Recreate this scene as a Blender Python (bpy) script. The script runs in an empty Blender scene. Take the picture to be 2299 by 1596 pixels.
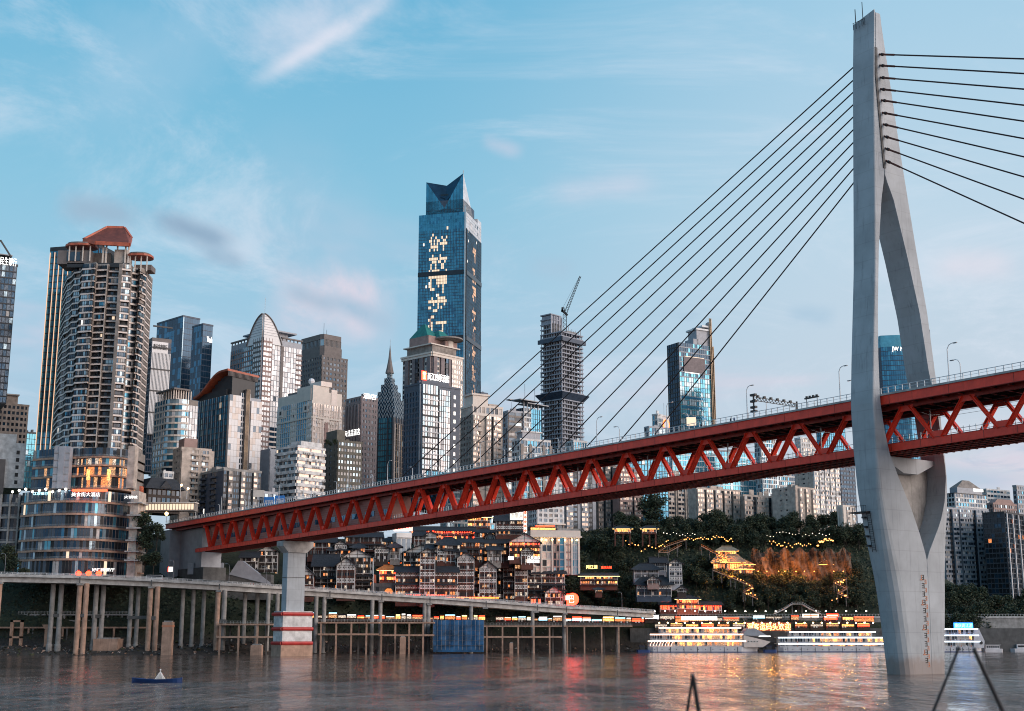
import bpy, bmesh, math, random
from math import sin, cos, tan, pi, radians, sqrt, atan2, floor
from mathutils import Vector, Matrix
from mathutils.bvhtree import BVHTree

C = bpy.context.scene.collection
SC = bpy.context.scene

# ------------------------------------------------------------------ camera
VW, VH, FPX, CX, CY = 2299.0, 1596.0, 2950.0, 1149.5, 798.0
PITCH = radians(12.0); CAMH = 8.6
cd = bpy.data.cameras.new("camera"); cam = bpy.data.objects.new("camera", cd); C.objects.link(cam)
cam.location = (0, 0, CAMH); cam.rotation_euler = (pi/2 + PITCH, 0, 0)
cd.sensor_width = 36.0; cd.lens = FPX/VW*36.0; cd.clip_start = 0.5; cd.clip_end = 30000
cd.dof.use_dof = True; cd.dof.focus_distance = 420; cd.dof.aperture_fstop = 2.2
SC.camera = cam

# ------------------------------------------------------------------ world: dusk sky
SUN_AZ = Vector((0.90, -0.42, 0)).normalized(); SUN_EL = radians(12)
w = bpy.data.worlds.new("World"); SC.world = w; w.use_nodes = True
nt = w.node_tree; nt.nodes.clear(); N = nt.nodes; LK = nt.links
def nd(tree, typ, **kw):
    n = tree.nodes.new(typ)
    for k, v in kw.items(): setattr(n, k, v)
    return n
def setin(n, key, val):
    n.inputs[key].default_value = val
def mth(tree, op, a, b=None, c=None, clamp=False):
    n = tree.nodes.new('ShaderNodeMath'); n.operation = op; n.use_clamp = clamp
    for i, v in enumerate((a, b, c)):
        if v is None: continue
        if isinstance(v, (int, float)): n.inputs[i].default_value = v
        else: tree.links.new(v, n.inputs[i])
    return n.outputs[0]
def vdot(tree, a, vec):
    n = tree.nodes.new('ShaderNodeVectorMath'); n.operation = 'DOT_PRODUCT'
    tree.links.new(a, n.inputs[0]); n.inputs[1].default_value = vec
    return n.outputs['Value']
def mixc(tree, f, a, b, blend='MIX'):
    n = tree.nodes.new('ShaderNodeMixRGB'); n.blend_type = blend
    for i, v in enumerate((f, a, b)):
        if isinstance(v, (int, float)): n.inputs[i].default_value = v
        elif isinstance(v, (tuple, list)): n.inputs[i].default_value = (*v, 1) if len(v) == 3 else v
        else: tree.links.new(v, n.inputs[i])
    return n.outputs[0]
def ramp(tree, f, stops, interp='LINEAR'):
    n = tree.nodes.new('ShaderNodeValToRGB'); cr = n.color_ramp; cr.interpolation = interp
    while len(cr.elements) < len(stops): cr.elements.new(0.5)
    for e, (p, c) in zip(cr.elements, stops):
        e.position = p; e.color = (*c, 1) if len(c) == 3 else c
    if f is not None: tree.links.new(f, n.inputs[0])
    return n.outputs[0]
def sstep(tree, v, a, b):
    n = tree.nodes.new('ShaderNodeMapRange'); n.interpolation_type = 'SMOOTHSTEP'
    tree.links.new(v, n.inputs[0]); n.inputs[1].default_value = a; n.inputs[2].default_value = b
    return n.outputs[0]
def noise(tree, vec, scale, detail=4, rough=.55, dist=0.0):
    n = tree.nodes.new('ShaderNodeTexNoise'); n.inputs['Scale'].default_value = scale
    n.inputs['Detail'].default_value = detail; n.inputs['Roughness'].default_value = rough
    n.inputs['Distortion'].default_value = dist
    if vec is not None: tree.links.new(vec, n.inputs['Vector'])
    return n.outputs['Fac']

def ray(x, y):
    u = (x-CX)/FPX; v = (CY-y)/FPX
    return Vector((u, cos(PITCH)-v*sin(PITCH), sin(PITCH)+v*cos(PITCH)))

tc = nd(nt, 'ShaderNodeTexCoord'); G = tc.outputs['Generated']
sep = nd(nt, 'ShaderNodeSeparateXYZ'); LK.new(G, sep.inputs[0]); Xd, Yd, Zd = sep.outputs
zc = mth(nt, 'MAXIMUM', Zd, 0.0)
base = ramp(nt, zc, [(0, (.40, .46, .56)), (.10, (.38, .49, .60)), (.2, (.33, .51, .65)), (.32, (.22, .48, .64)), (.46, (.12, .40, .60)), (1, (.05, .20, .42))])
pale = ramp(nt, zc, [(0, (.46, .50, .58)), (.12, (.50, .56, .64)), (.3, (.46, .60, .71)), (.5, (.28, .52, .69)), (1, (.07, .24, .46))])
rf = sstep(nt, Xd, -.12, .30)
sky = mixc(nt, rf, base, pale)
nish = nd(nt, 'ShaderNodeTexSky'); nish.sky_type = 'NISHITA'; nish.sun_disc = False
nish.sun_elevation = SUN_EL; nish.sun_rotation = atan2(SUN_AZ.x, SUN_AZ.y)
nsc = mixc(nt, 1.0, nish.outputs[0], (.075, .075, .075), 'MULTIPLY')
sky = mixc(nt, .12, sky, nsc)
# warm afterglow low in the direction of the sunset
gl = mth(nt, 'MAXIMUM', vdot(nt, G, tuple(SUN_AZ)), 0.0)
gl = mth(nt, 'POWER', gl, 1.6)
gz = mth(nt, 'POWER', mth(nt, 'SUBTRACT', 1.0, mth(nt, 'MINIMUM', zc, 1.0)), 3.5)
sky = mixc(nt, mth(nt, 'MULTIPLY', mth(nt, 'MULTIPLY', gl, gz), .95), sky, (1.12, .86, .77))
# projected plane for flat clouds
inv = mth(nt, 'DIVIDE', 1.0, mth(nt, 'ADD', zc, .13))
cmb = nd(nt, 'ShaderNodeCombineXYZ')
LK.new(mth(nt, 'MULTIPLY', Xd, inv), cmb.inputs[0]); LK.new(mth(nt, 'MULTIPLY', Yd, inv), cmb.inputs[1])
CP = cmb.outputs[0]
big = noise(nt, CP, .9, 5, .6, .4)
pk = mth(nt, 'MULTIPLY', sstep(nt, big, .50, .72), mth(nt, 'SUBTRACT', 1.0, sstep(nt, zc, .22, .42)))
sky = mixc(nt, mth(nt, 'MULTIPLY', pk, .62), sky, (.62, .54, .62))
fine = noise(nt, CP, 2.2, 6, .62, .8)
gk = mth(nt, 'MULTIPLY', sstep(nt, fine, .58, .72), mth(nt, 'SUBTRACT', 1.0, sstep(nt, zc, .20, .33)))
sky = mixc(nt, mth(nt, 'MULTIPLY', gk, .5), sky, (.27, .40, .53))
thin = noise(nt, CP, 1.4, 7, .7, 1.2)
tk = mth(nt, 'MULTIPLY', sstep(nt, thin, .46, .74), .42)
sky = mixc(nt, tk, sky, (.62, .66, .74))
def streak(p, q, width, amt, col):
    global sky
    a = ray(*p).normalized(); b = ray(*q).normalized(); n = a.cross(b).normalized(); m = (a+b).normalized(); al = (b-a).normalized()
    ds = vdot(nt, G, tuple(n)); wob = mth(nt, 'MULTIPLY', mth(nt, 'SUBTRACT', noise(nt, G, 9, 4, .6), .5), width*1.6)
    ds = mth(nt, 'ABSOLUTE', mth(nt, 'ADD', ds, wob))
    f1 = mth(nt, 'SUBTRACT', 1.0, sstep(nt, ds, 0.0, width))
    hl = (b-a).length/2
    f2 = mth(nt, 'SUBTRACT', 1.0, sstep(nt, mth(nt, 'ABSOLUTE', mth(nt, 'SUBTRACT', vdot(nt, G, tuple(al)), m.dot(al))), hl*.35, hl*1.15))
    f3 = mth(nt, 'GREATER_THAN', vdot(nt, G, tuple(m)), .5)
    f = mth(nt, 'MULTIPLY', mth(nt, 'MULTIPLY', f1, f2), mth(nt, 'MULTIPLY', f3, amt))
    f = mth(nt, 'MULTIPLY', f, sstep(nt, noise(nt, G, 8, 7, .66, .5), .22, .60))
    sky = mixc(nt, f, sky, col)
streak((560, 195), (900, -20), .010, .62, (.68, .67, .74)); streak((590, 150), (900, -60), .03, .38, (.62, .62, .71))
streak((520, 130), (780, -30), .03, .30, (.60, .60, .70))
streak((60, 250), (620, -60), .06, .25, (.45, .56, .68))
streak((600, 640), (900, 730), .05, .9, (.70, .58, .64))
streak((1080, 310), (1180, 340), .010, .4, (.60, .55, .64))
streak((1220, 440), (1480, 420), .020, .35, (.60, .56, .65))
streak((330, 480), (540, 550), .014, 1.0, (.24, .35, .47))
streak((120, 450), (330, 490), .018, 1.0, (.27, .40, .52))
streak((720, 670), (900, 740), .014, 1.0, (.27, .42, .55))
streak((640, 640), (760, 700), .012, .9, (.25, .38, .50)); streak((450, 560), (560, 590), .010, .8, (.27, .39, .51)); streak((1760, 700), (1880, 712), .012, .55, (.29, .44, .57))
streak((1180, 590), (1300, 610), .014, .45, (.32, .44, .56))
streak((2060, 1060), (2299, 1090), .012, .5, (.33, .45, .58))
streak((2080, 610), (2299, 590), .02, .45, (.66, .60, .66))
bgn = nd(nt, 'ShaderNodeBackground'); LK.new(sky, bgn.inputs[0]); bgn.inputs[1].default_value = 1.12
out = nd(nt, 'ShaderNodeOutputWorld'); LK.new(bgn.outputs[0], out.inputs[0])

# ------------------------------------------------------------------ sun, view
sd = bpy.data.lights.new("sun", 'SUN'); so = bpy.data.objects.new("sun", sd); C.objects.link(so)
sd.energy = 3.1; sd.angle = radians(60); sd.color = (1.0, .83, .73)
sdir = Vector((SUN_AZ.x*cos(SUN_EL), SUN_AZ.y*cos(SUN_EL), sin(SUN_EL)))
so.rotation_euler = sdir.to_track_quat('Z', 'Y').to_euler(); so.location = (600, -300, 300)
SC.view_settings.view_transform = 'Standard'; SC.view_settings.look = 'None'
SC.view_settings.exposure = 0.16; SC.view_settings.gamma = 1.0
SC.render.engine = 'CYCLES'; SC.cycles.use_denoising = True
SC.cycles.max_bounces = 5; SC.cycles.diffuse_bounces = 2; SC.cycles.glossy_bounces = 3
SC.cycles.filter_width = 1.05; SC.cycles.sample_clamp_indirect = 6.0; SC.cycles.caustics_reflective = False; SC.cycles.caustics_refractive = False

# ------------------------------------------------------------------ pixel helpers
def at(x, y, Y):
    r = ray(x, y); s = Y/r.y
    return Vector((r.x*s, Y, CAMH + r.z*s))
def zat(y, Y): return at(CX, y, Y).z

# ------------------------------------------------------------------ materials
MATS = {}
def new_mat(name):
    m = bpy.data.materials.new(name); m.use_nodes = True
    return m, m.node_tree, m.node_tree.nodes['Principled BSDF']
def mat(name, col, rough=.7, metal=0.0, var=.25, scale=.35, streaks=0.0, bump=0.0, emit=None, es=0.0, spec=.5, varc=None):
    if name in MATS: return MATS[name]
    m, t, p = new_mat(name)
    p.inputs['Roughness'].default_value = rough; p.inputs['Metallic'].default_value = metal
    p.inputs['Specular IOR Level'].default_value = spec
    if var or streaks:
        co = nd(t, 'ShaderNodeTexCoord').outputs['Object']
        n1 = noise(t, co, scale, 5, .6)
        dark = tuple(c*(1-var*1.6) for c in col); lite = tuple(min(1, c*(1+var)) for c in col)
        if varc: dark = varc
        c = ramp(t, n1, [(.3, dark), (.7, lite)])
        if streaks:
            mp = nd(t, 'ShaderNodeMapping'); t.links.new(co, mp.inputs[0]); mp.inputs['Scale'].default_value = (1.4, 1.4, .07)
            n2 = noise(t, mp.outputs[0], .9, 5, .7)
            c = mixc(t, mth(t, 'MULTIPLY', sstep(t, n2, .52, .75), streaks), c, tuple(v*.38 for v in col))
        t.links.new(c, p.inputs['Base Color'])
    else:
        p.inputs['Base Color'].default_value = (*col, 1)
    if bump:
        co = nd(t, 'ShaderNodeTexCoord').outputs['Object']
        bn = nd(t, 'ShaderNodeBump'); bn.inputs['Strength'].default_value = bump
        t.links.new(noise(t, co, scale*9, 5, .65), bn.inputs['Height']); t.links.new(bn.outputs[0], p.inputs['Normal'])
    if emit:
        p.inputs['Emission Color'].default_value = (*emit, 1); p.inputs['Emission Strength'].default_value = es
    MATS[name] = m
    return m
def glass(name, col, rough=.07, metal=.9, wob=.012):
    m, t, p = new_mat(name)
    co = nd(t, 'ShaderNodeTexCoord').outputs['Object']
    c = ramp(t, noise(t, co, .12, 4, .7), [(.3, tuple(v*.62 for v in col)), (.72, tuple(min(1, v*1.18) for v in col))])
    t.links.new(c, p.inputs['Base Color'])
    p.inputs['Roughness'].default_value = rough; p.inputs['Metallic'].default_value = metal
    bn = nd(t, 'ShaderNodeBump'); bn.inputs['Strength'].default_value = .25; bn.inputs['Distance'].default_value = wob*10
    t.links.new(noise(t, co, .5, 2), bn.inputs['Height']); t.links.new(bn.outputs[0], p.inputs['Normal'])
    MATS[name] = m
    return m
def glow(name, col, s):
    """a lamp, lit sign or lit window: only things that give off light use it"""
    m, t, p = new_mat(name)
    p.inputs['Base Color'].default_value = (*[c*.5 for c in col], 1)
    p.inputs['Emission Color'].default_value = (*col, 1); p.inputs['Emission Strength'].default_value = s
    MATS[name] = m
    return m
def litroom(name, col, s, scale=2.0):
    """a lit interior seen through a window: brighter and darker furniture-sized patches"""
    m, t, p = new_mat(name)
    co = nd(t, 'ShaderNodeTexCoord').outputs['Object']
    f = ramp(t, noise(t, co, scale, 3, .7), [(.36, (.04, .03, .03)), (.5, tuple(c*.45 for c in col)), (.64, col)])
    p.inputs['Base Color'].default_value = (.05, .04, .03, 1)
    t.links.new(f, p.inputs['Emission Color']); p.inputs['Emission Strength'].default_value = s
    MATS[name] = m
    return m

mat('concrete', (.30, .29, .28), .85, streaks=.55, bump=.1); mat('concrete_warm', (.42, .27, .20), .85, streaks=.55)
mat('concrete_pale', (.42, .41, .40), .8, streaks=.35); mat('pylon_concrete', (.37, .40, .43), .75, var=.12, scale=.12, streaks=.5, bump=.04)
m_ = MATS['pylon_concrete']; t_ = m_.node_tree; p_ = t_.nodes['Principled BSDF']; src = p_.inputs['Base Color'].links[0].from_socket
g_ = nd(t_, 'ShaderNodeNewGeometry'); s_ = nd(t_, 'ShaderNodeSeparateXYZ'); t_.links.new(g_.outputs['Position'], s_.inputs[0]); zf = mth(t_, 'FRACT', mth(t_, 'DIVIDE', s_.outputs[2], 4.5))
c_ = mixc(t_, mth(t_, 'MULTIPLY', mth(t_, 'LESS_THAN', zf, .04), .2), src, (.16, .16, .16))
wl_ = mth(t_, 'ADD', s_.outputs[2], mth(t_, 'MULTIPLY', noise(t_, g_.outputs['Position'], .5, 4), -3.0))
c_ = mixc(t_, mth(t_, 'MULTIPLY', mth(t_, 'SUBTRACT', 1.0, sstep(t_, wl_, .8, 3.2)), .55), c_, (.22, .14, .10))
b_ = noise(t_, g_.outputs['Position'], .09, 3, .6); c_ = mixc(t_, mth(t_, 'MULTIPLY', sstep(t_, b_, .56, .62), .14), c_, (.20, .21, .22)); t_.links.new(c_, p_.inputs['Base Color'])
mat('concrete_dark', (.10, .10, .10), .9, streaks=.4)
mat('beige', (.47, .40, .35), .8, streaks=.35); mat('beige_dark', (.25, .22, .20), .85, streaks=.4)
mat('peach_panel', (.66, .57, .52), .45, var=.08); mat('white_panel', (.66, .65, .66), .35, var=.07, scale=.1)
mat('white_tile', (.60, .60, .60), .6, streaks=.35); mat('grey_panel', (.30, .32, .36), .5, var=.12)
mat('brown_stone', (.155, .135, .13), .7, var=.15); mat('pink_stone', (.30, .20, .18), .7, var=.15)
mat('bare_concrete', (.30, .32, .37), .8, var=.2); mat('olive_stone', (.125, .115, .095), .8, var=.2, streaks=.3); mat('mauve_brick', (.20, .165, .17), .75, var=.15)
mat('cream', (.64, .57, .51), .7, var=.06, streaks=.10); mat('navy_panel', (.04, .062, .10), .5, var=.2)
mat('dark_frame', (.02, .022, .027), .5, var=.1); mat('mullion', (.035, .045, .06), .4, var=.1)
mat('steel', (.22, .23, .25), .45, .6); mat('steel_white', (.62, .64, .66), .45, var=.1)
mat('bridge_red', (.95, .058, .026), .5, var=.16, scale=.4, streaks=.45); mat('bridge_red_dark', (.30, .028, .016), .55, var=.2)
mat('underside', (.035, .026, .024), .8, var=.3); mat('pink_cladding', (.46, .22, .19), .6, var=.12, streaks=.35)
mat('slab_red', (.42, .10, .05), .5); mat('slab_dark', (.16, .045, .03), .7); mat('cable', (.030, .012, .010), .5, var=0)
mat('asphalt', (.05, .05, .052), .9); mat('rail_glass', (.45, .52, .56), .25, .3, var=.1)
mat('roof_tile', (.022, .026, .034), .75, var=.35, scale=1.2, bump=.3); mat('green_roof', (.015, .17, .15), .6, var=.2)
mat('timber_red', (.11, .035, .024), .7, var=.3); mat('timber_dark', (.035, .024, .020), .75, var=.3)
mat('plaster', (.70, .68, .66), .8, var=.1); mat('brick_grey', (.13, .12, .12), .9, var=.3, bump=.2)
mat('rock', (.10, .07, .05), .95, var=.6, scale=.16, bump=1.0); mat('bank_mud', (.060, .048, .042), .95, var=.5, scale=.15, bump=.8)
mat('bark', (.05, .038, .028), .9); mat('orange_net', (.5, .17, .05), .8); mat('brass', (.40, .29, .19), .5, .3)
mat('leaf_dark', (.020, .036, .020), .8, var=.4, scale=.5); mat('leaf_mid', (.038, .058, .028), .8, var=.4, scale=.5); mat('leaf_olive', (.062, .066, .030), .8, var=.4)
mat('terrain', (.022, .030, .018), 1.0, var=.5, scale=.08, bump=.8)
mat('blue_net', (.015, .10, .24), .7, var=.45, scale=.18, streaks=.5); mat('hull_white', (.55, .55, .58), .35, var=.1, streaks=.3); mat('hull_blue', (.012, .045, .16), .4)
mat('skin', (.45, .29, .22), .6); mat('cloth_white', (.6, .6, .6), .9); mat('cloth_dark', (.03, .03, .04), .9); mat('cloth_red', (.4, .05, .04), .9); mat('cloth_blue', (.05, .1, .25), .9)
mat('car_white', (.6, .6, .6), .25); mat('car_dark', (.03, .03, .035), .25); mat('car_red', (.35, .03, .02), .25); mat('tyre', (.01, .01, .01), .9)
mat('gauge_orange', (.50, .20, .11), .6, var=0); mat('gauge_black', (.012, .012, .012), .6, var=0); mat('rubber_red', (.48, .035, .03), .5, var=.15)
mat('lattice', (.018, .02, .024), .5, var=0); mat('ac_unit', (.35, .35, .35), .6)
glass('g_dark', (.06, .085, .115), .12, .55); glass('g_black', (.022, .03, .042), .12, .5)
glass('g_blue', (.06, .26, .40), .06, .5); glass('g_deep', (.04, .17, .29), .06, .5); glass('g_teal', (.10, .34, .45), .07, .5)
glass('g_sky', (.34, .47, .55), .10, .45); glass('g_bright', (.74, .75, .78), .16, .25); glass('g_warm', (.80, .70, .63), .16, .25)  # bright and warm panes have the sky glow's reflection put into their colour
glass('g_navy', (.018, .055, .10), .12, .5); glass('g_green', (.10, .26, .27), .15, .6)
mat('curtain', (.42, .37, .33), .8); mat('blind', (.55, .52, .50), .7); mat('room_dark', (.012, .013, .016), .6)
litroom('lit_warm', (1, .50, .22), 1.35); litroom('lit_white', (1, .80, .62), 1.3); litroom('lit_orange', (1, .30, .08), 2.0); litroom('lit_gold', (1, .40, .09), 5.0, 1.6)
mat('pane_sunset_reflection', (.80, .62, .52), .3, .25, var=.15); glow('pane_warm', (1, .76, .54), .85); glow('pane_white', (1, .93, .82), 1.3)  # peach panes: sunset reflection painted into the base colour
glow('sign_white', (1, .98, .94), 1.8); glow('sign_red', (1, .035, .014), 9); glow('sign_orange', (1, .13, .02), 5); glow('sign_gold', (1, .66, .22), 4.5)
glow('sign_blue', (.03, .30, 1), 3); glow('sign_cyan', (.45, .85, 1), 2.2); mat('pane_blue', (.04, .28, .46), .2, .1, var=.2); mat('pane_teal', (.045, .25, .34), .18, .1, var=.2); glow('bulb_warm', (1, .42, .10), 4); glow('bulb_white', (1, .86, .66), 3); glow('lamp_white', (1, .93, .80), 12); glow('lamp_warm', (1, .62, .25), 22)
glow('deck_pink', (1, .62, .46), 3.2); glow('deck_white', (.80, .92, 1), 2.0); glow('led_amber', (1, .60, .38), .85); glow('led_white', (.75, .88, 1), .9); glow('neon_red', (1, .04, .014), 8)

# ------------------------------------------------------------------ mesh builder and scene records
class MB:
    def __init__(s): s.v = []; s.f = []; s.m = []; s.mats = []
    def mi(s, m):
        if m not in s.mats: s.mats.append(m)
        return s.mats.index(m)
    def face(s, pts, m):
        i = len(s.v); s.v += [tuple(p) for p in pts]; s.f.append(tuple(range(i, i+len(pts)))); s.m.append(s.mi(m))
    def box(s, x0, x1, y0, y1, z0, z1, m):
        if x0 > x1: x0, x1 = x1, x0
        if y0 > y1: y0, y1 = y1, y0
        i = len(s.v); s.v += [(x, y, z) for z in (z0, z1) for y in (y0, y1) for x in (x0, x1)]
        k = s.mi(m)
        for q in ((0,2,3,1), (4,5,7,6), (0,1,5,4), (2,6,7,3), (0,4,6,2), (1,3,7,5)):
            s.f.append(tuple(i+a for a in q)); s.m.append(k)
    def prism(s, poly, z0, z1, m, top=None):
        n = len(poly); i = len(s.v); top = top or poly
        s.v += [(p[0], p[1], z0) for p in poly] + [(p[0], p[1], z1) for p in top]; k = s.mi(m)
        for a in range(n):
            b = (a+1) % n; s.f.append((i+a, i+b, i+n+b, i+n+a)); s.m.append(k)
        s.f.append(tuple(i+n+a for a in range(n))); s.m.append(k)
        s.f.append(tuple(i+n-1-a for a in range(n))); s.m.append(k)
    def extr(s, poly, org, ux, uy, th, m):
        """polygon in plane org+a*ux+b*uy, thickened by vector th"""
        org = Vector(org); ux = Vector(ux); uy = Vector(uy); th = Vector(th); n = len(poly); i = len(s.v)
        P = [org+ux*a+uy*b for a, b in poly]
        s.v += [tuple(p) for p in P] + [tuple(p+th) for p in P]; k = s.mi(m)
        for a in range(n):
            b = (a+1) % n; s.f.append((i+a, i+b, i+n+b, i+n+a)); s.m.append(k)
        s.f.append(tuple(i+n+a for a in range(n))); s.m.append(k)
        s.f.append(tuple(i+n-1-a for a in range(n))); s.m.append(k)
    def beam(s, p, q, w, h, m, up=(0, 0, 1)):
        p = Vector(p); q = Vector(q); d = (q-p)
        if d.length < 1e-6: return
        d.normalize(); a = d.cross(Vector(up))
        if a.length < 1e-4: a = d.cross(Vector((1, 0, 0)))
        a.normalize(); b = a.cross(d)
        i = len(s.v); k = s.mi(m)
        for o in (p, q):
            for u, v in ((-1, -1), (1, -1), (1, 1), (-1, 1)): s.v.append(tuple(o+a*u*w/2+b*v*h/2))
        for qd in ((0,1,5,4), (1,2,6,5), (2,3,7,6), (3,0,4,7), (3,2,1,0), (4,5,6,7)):
            s.f.append(tuple(i+j for j in qd)); s.m.append(k)
    def tube(s, pts, rads, m, n=6, cap=True):
        pts = [Vector(p) for p in pts]
        if not isinstance(rads, (list, tuple)): rads = [rads]*len(pts)
        i = len(s.v); k = s.mi(m)
        for j, p in enumerate(pts):
            d = (pts[min(j+1, len(pts)-1)]-pts[max(j-1, 0)]).normalized()
            a = d.cross(Vector((0, 0, 1)))
            if a.length < 1e-3: a = Vector((1, 0, 0))
            a.normalize(); b = a.cross(d)
            for t in range(n):
                an = 2*pi*t/n; s.v.append(tuple(p+(a*cos(an)+b*sin(an))*rads[j]))
        for j in range(len(pts)-1):
            for t in range(n):
                u = (t+1) % n; s.f.append((i+j*n+t, i+j*n+u, i+(j+1)*n+u, i+(j+1)*n+t)); s.m.append(k)
        if cap:
            s.f.append(tuple(i+t for t in range(n))[::-1]); s.m.append(k)
            e = i+(len(pts)-1)*n; s.f.append(tuple(e+t for t in range(n))); s.m.append(k)
    def ball(s, c, r, m, n=6, sq=(1, 1, 1)):
        rings = 4; i = len(s.v); k = s.mi(m)
        for a in range(rings+1):
            th = pi*a/rings
            for b in range(n):
                ph = 2*pi*b/n; s.v.append((c[0]+r*sq[0]*sin(th)*cos(ph), c[1]+r*sq[1]*sin(th)*sin(ph), c[2]+r*sq[2]*cos(th)))
        for a in range(rings):
            for b in range(n):
                d = (b+1) % n; s.f.append((i+a*n+b, i+(a+1)*n+b, i+(a+1)*n+d, i+a*n+d)); s.m.append(k)
    def build(s, name, parent=None, loc=None, rotz=0.0, smooth=False):
        if not s.f: return None
        me = bpy.data.meshes.new(name); me.from_pydata(s.v, [], s.f)
        for mn in s.mats: me.materials.append(MATS[mn])
        me.polygons.foreach_set('material_index', s.m)
        if smooth: me.polygons.foreach_set('use_smooth', [True]*len(s.f))
        me.update()
        o = bpy.data.objects.new(name, me); C.objects.link(o)
        if parent is not None: o.parent = parent
        if loc is not None: o.location = loc
        if rotz: o.rotation_euler = (0, 0, rotz)
        return o

def tag(o, label=None, cat=None, group=None, kind=None):
    if label: o['label'] = label
    if cat: o['category'] = cat
    if group: o['group'] = group
    if kind: o['kind'] = kind
    return o
def empty(name, loc, rotz, label, cat, group=None):
    o = bpy.data.objects.new(name, None); C.objects.link(o); o.location = loc; o.rotation_euler = (0, 0, rotz)
    o.empty_display_size = 1
    return tag(o, label, cat, group)
def dup(root, loc, rotz=None, label=None, group=None, scale=None):
    r = root.copy(); C.objects.link(r); r.location = loc
    if rotz is not None: r.rotation_euler = (0, 0, rotz)
    if scale is not None: r.scale = scale if isinstance(scale, tuple) else (scale,)*3
    if label: r['label'] = label
    if group: r['group'] = group
    for ch in list(root.children):
        c = ch.copy(); C.objects.link(c); c.parent = r
        for g in list(ch.children):
            d = g.copy(); C.objects.link(d); d.parent = c
    return r
ORD = ['', 'first', 'second', 'third', 'fourth', 'fifth', 'sixth', 'seventh', 'eighth', 'ninth', 'tenth', 'eleventh', 'twelfth', 'thirteenth', 'fourteenth',
 'fifteenth', 'sixteenth', 'seventeenth', 'eighteenth', 'nineteenth', 'twentieth', 'twenty-first', 'twenty-second', 'twenty-third', 'twenty-fourth', 'twenty-fifth',
 'twenty-sixth', 'twenty-seventh', 'twenty-eighth', 'twenty-ninth', 'thirtieth', 'thirty-first', 'thirty-second', 'thirty-third', 'thirty-fourth', 'thirty-fifth',
 'thirty-sixth', 'thirty-seventh', 'thirty-eighth', 'thirty-ninth', 'fortieth']

_txt = {}
def text_mesh(s):
    """triangulated outline of a line of lettering, scaled to unit height and centred on x"""
    if s in _txt: return _txt[s]
    cu = bpy.data.curves.new('lettering', 'FONT'); cu.body = s; cu.size = 1; cu.resolution_u = 2
    o = bpy.data.objects.new('lettering', cu); C.objects.link(o)
    dg = bpy.context.evaluated_depsgraph_get(); dg.update()
    me = bpy.data.meshes.new_from_object(o.evaluated_get(dg))
    vs = [v.co.copy() for v in me.vertices]; fs = [tuple(p.vertices) for p in me.polygons]
    bpy.data.objects.remove(o); bpy.data.meshes.remove(me)
    x0 = min(v.x for v in vs); x1 = max(v.x for v in vs); y0 = min(v.y for v in vs); y1 = max(v.y for v in vs)
    _txt[s] = ([((v.x-(x0+x1)/2), (v.y-y0)) for v in vs], fs, x1-x0, y1-y0)
    return _txt[s]
def lettering(mb, s, cen, ux, width, height, m, up=(0, 0, 1), thick=.25):
    """place a word: centre, direction along the word, total width and height"""
    V, Fc, w_, h_ = text_mesh(s); cen = Vector(cen); ux = Vector(ux).normalized(); up = Vector(up)
    out = ux.cross(up); k = mb.mi(m)
    for off in (0, thick):
        i = len(mb.v)
        for a, b in V: mb.v.append(tuple(cen+ux*(a/w_*width)+up*((b/h_-.5)*height)+out*off))
        for f in Fc: mb.f.append(tuple(i+j for j in f)); mb.m.append(k)
# ------------------------------------------------------------------ buildings
PAL = {
 'res': [('g_dark', 4), ('g_black', 4), ('curtain', 1.6), ('g_sky', 1.5), ('blind', 1.2), ('pane_warm', .04)],
 'reswarm': [('g_dark', 2.2), ('room_dark', 1.4), ('curtain', 1.5), ('pane_sunset_reflection', 9), ('blind', 2.5), ('pane_warm', .05)],
 'resblue': [('g_dark', 3), ('g_navy', 3), ('g_blue', 3), ('g_sky', 2), ('curtain', .8), ('pane_white', .08)],
 'blue': [('g_blue', 9), ('g_deep', 1.2), ('pane_white', .02)],
 'deep': [('g_deep', 10), ('g_navy', 1)],
 'navy': [('g_navy', 12), ('g_black', 1.5), ('pane_white', .02)],
 'teal': [('g_teal', 9), ('g_blue', 2), ('g_sky', .6)],
 'bright': [('g_bright', 8), ('white_panel', 3), ('g_dark', .25)],
 'warm': [('g_warm', 8), ('peach_panel', 2), ('g_bright', 1), ('g_dark', .3)],
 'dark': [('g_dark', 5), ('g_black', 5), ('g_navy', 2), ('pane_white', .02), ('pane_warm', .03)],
 'office': [('g_dark', 5), ('g_navy', 4), ('g_sky', .7), ('pane_warm', .05), ('blind', .5)],
 'sky': [('g_sky', 8), ('g_blue', 3), ('g_bright', 1.5), ('g_dark', .4)],
 'lit': [('lit_warm', 4), ('lit_orange', 3), ('lit_white', 1.5), ('g_dark', 2)],
 'shell': [('room_dark', 8), ('concrete_dark', 2)],
}
def pick(rng, pal):
    pal = PAL[pal] if isinstance(pal, str) else pal
    r = rng.random()*sum(w for _, w in pal)
    for m, w in pal:
        r -= w
        if r <= 0: return m
    return pal[-1][0]
_seed = [100]
def lin_t(x, yref):
    r = ray(x, yref); return r.x/r.y

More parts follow.
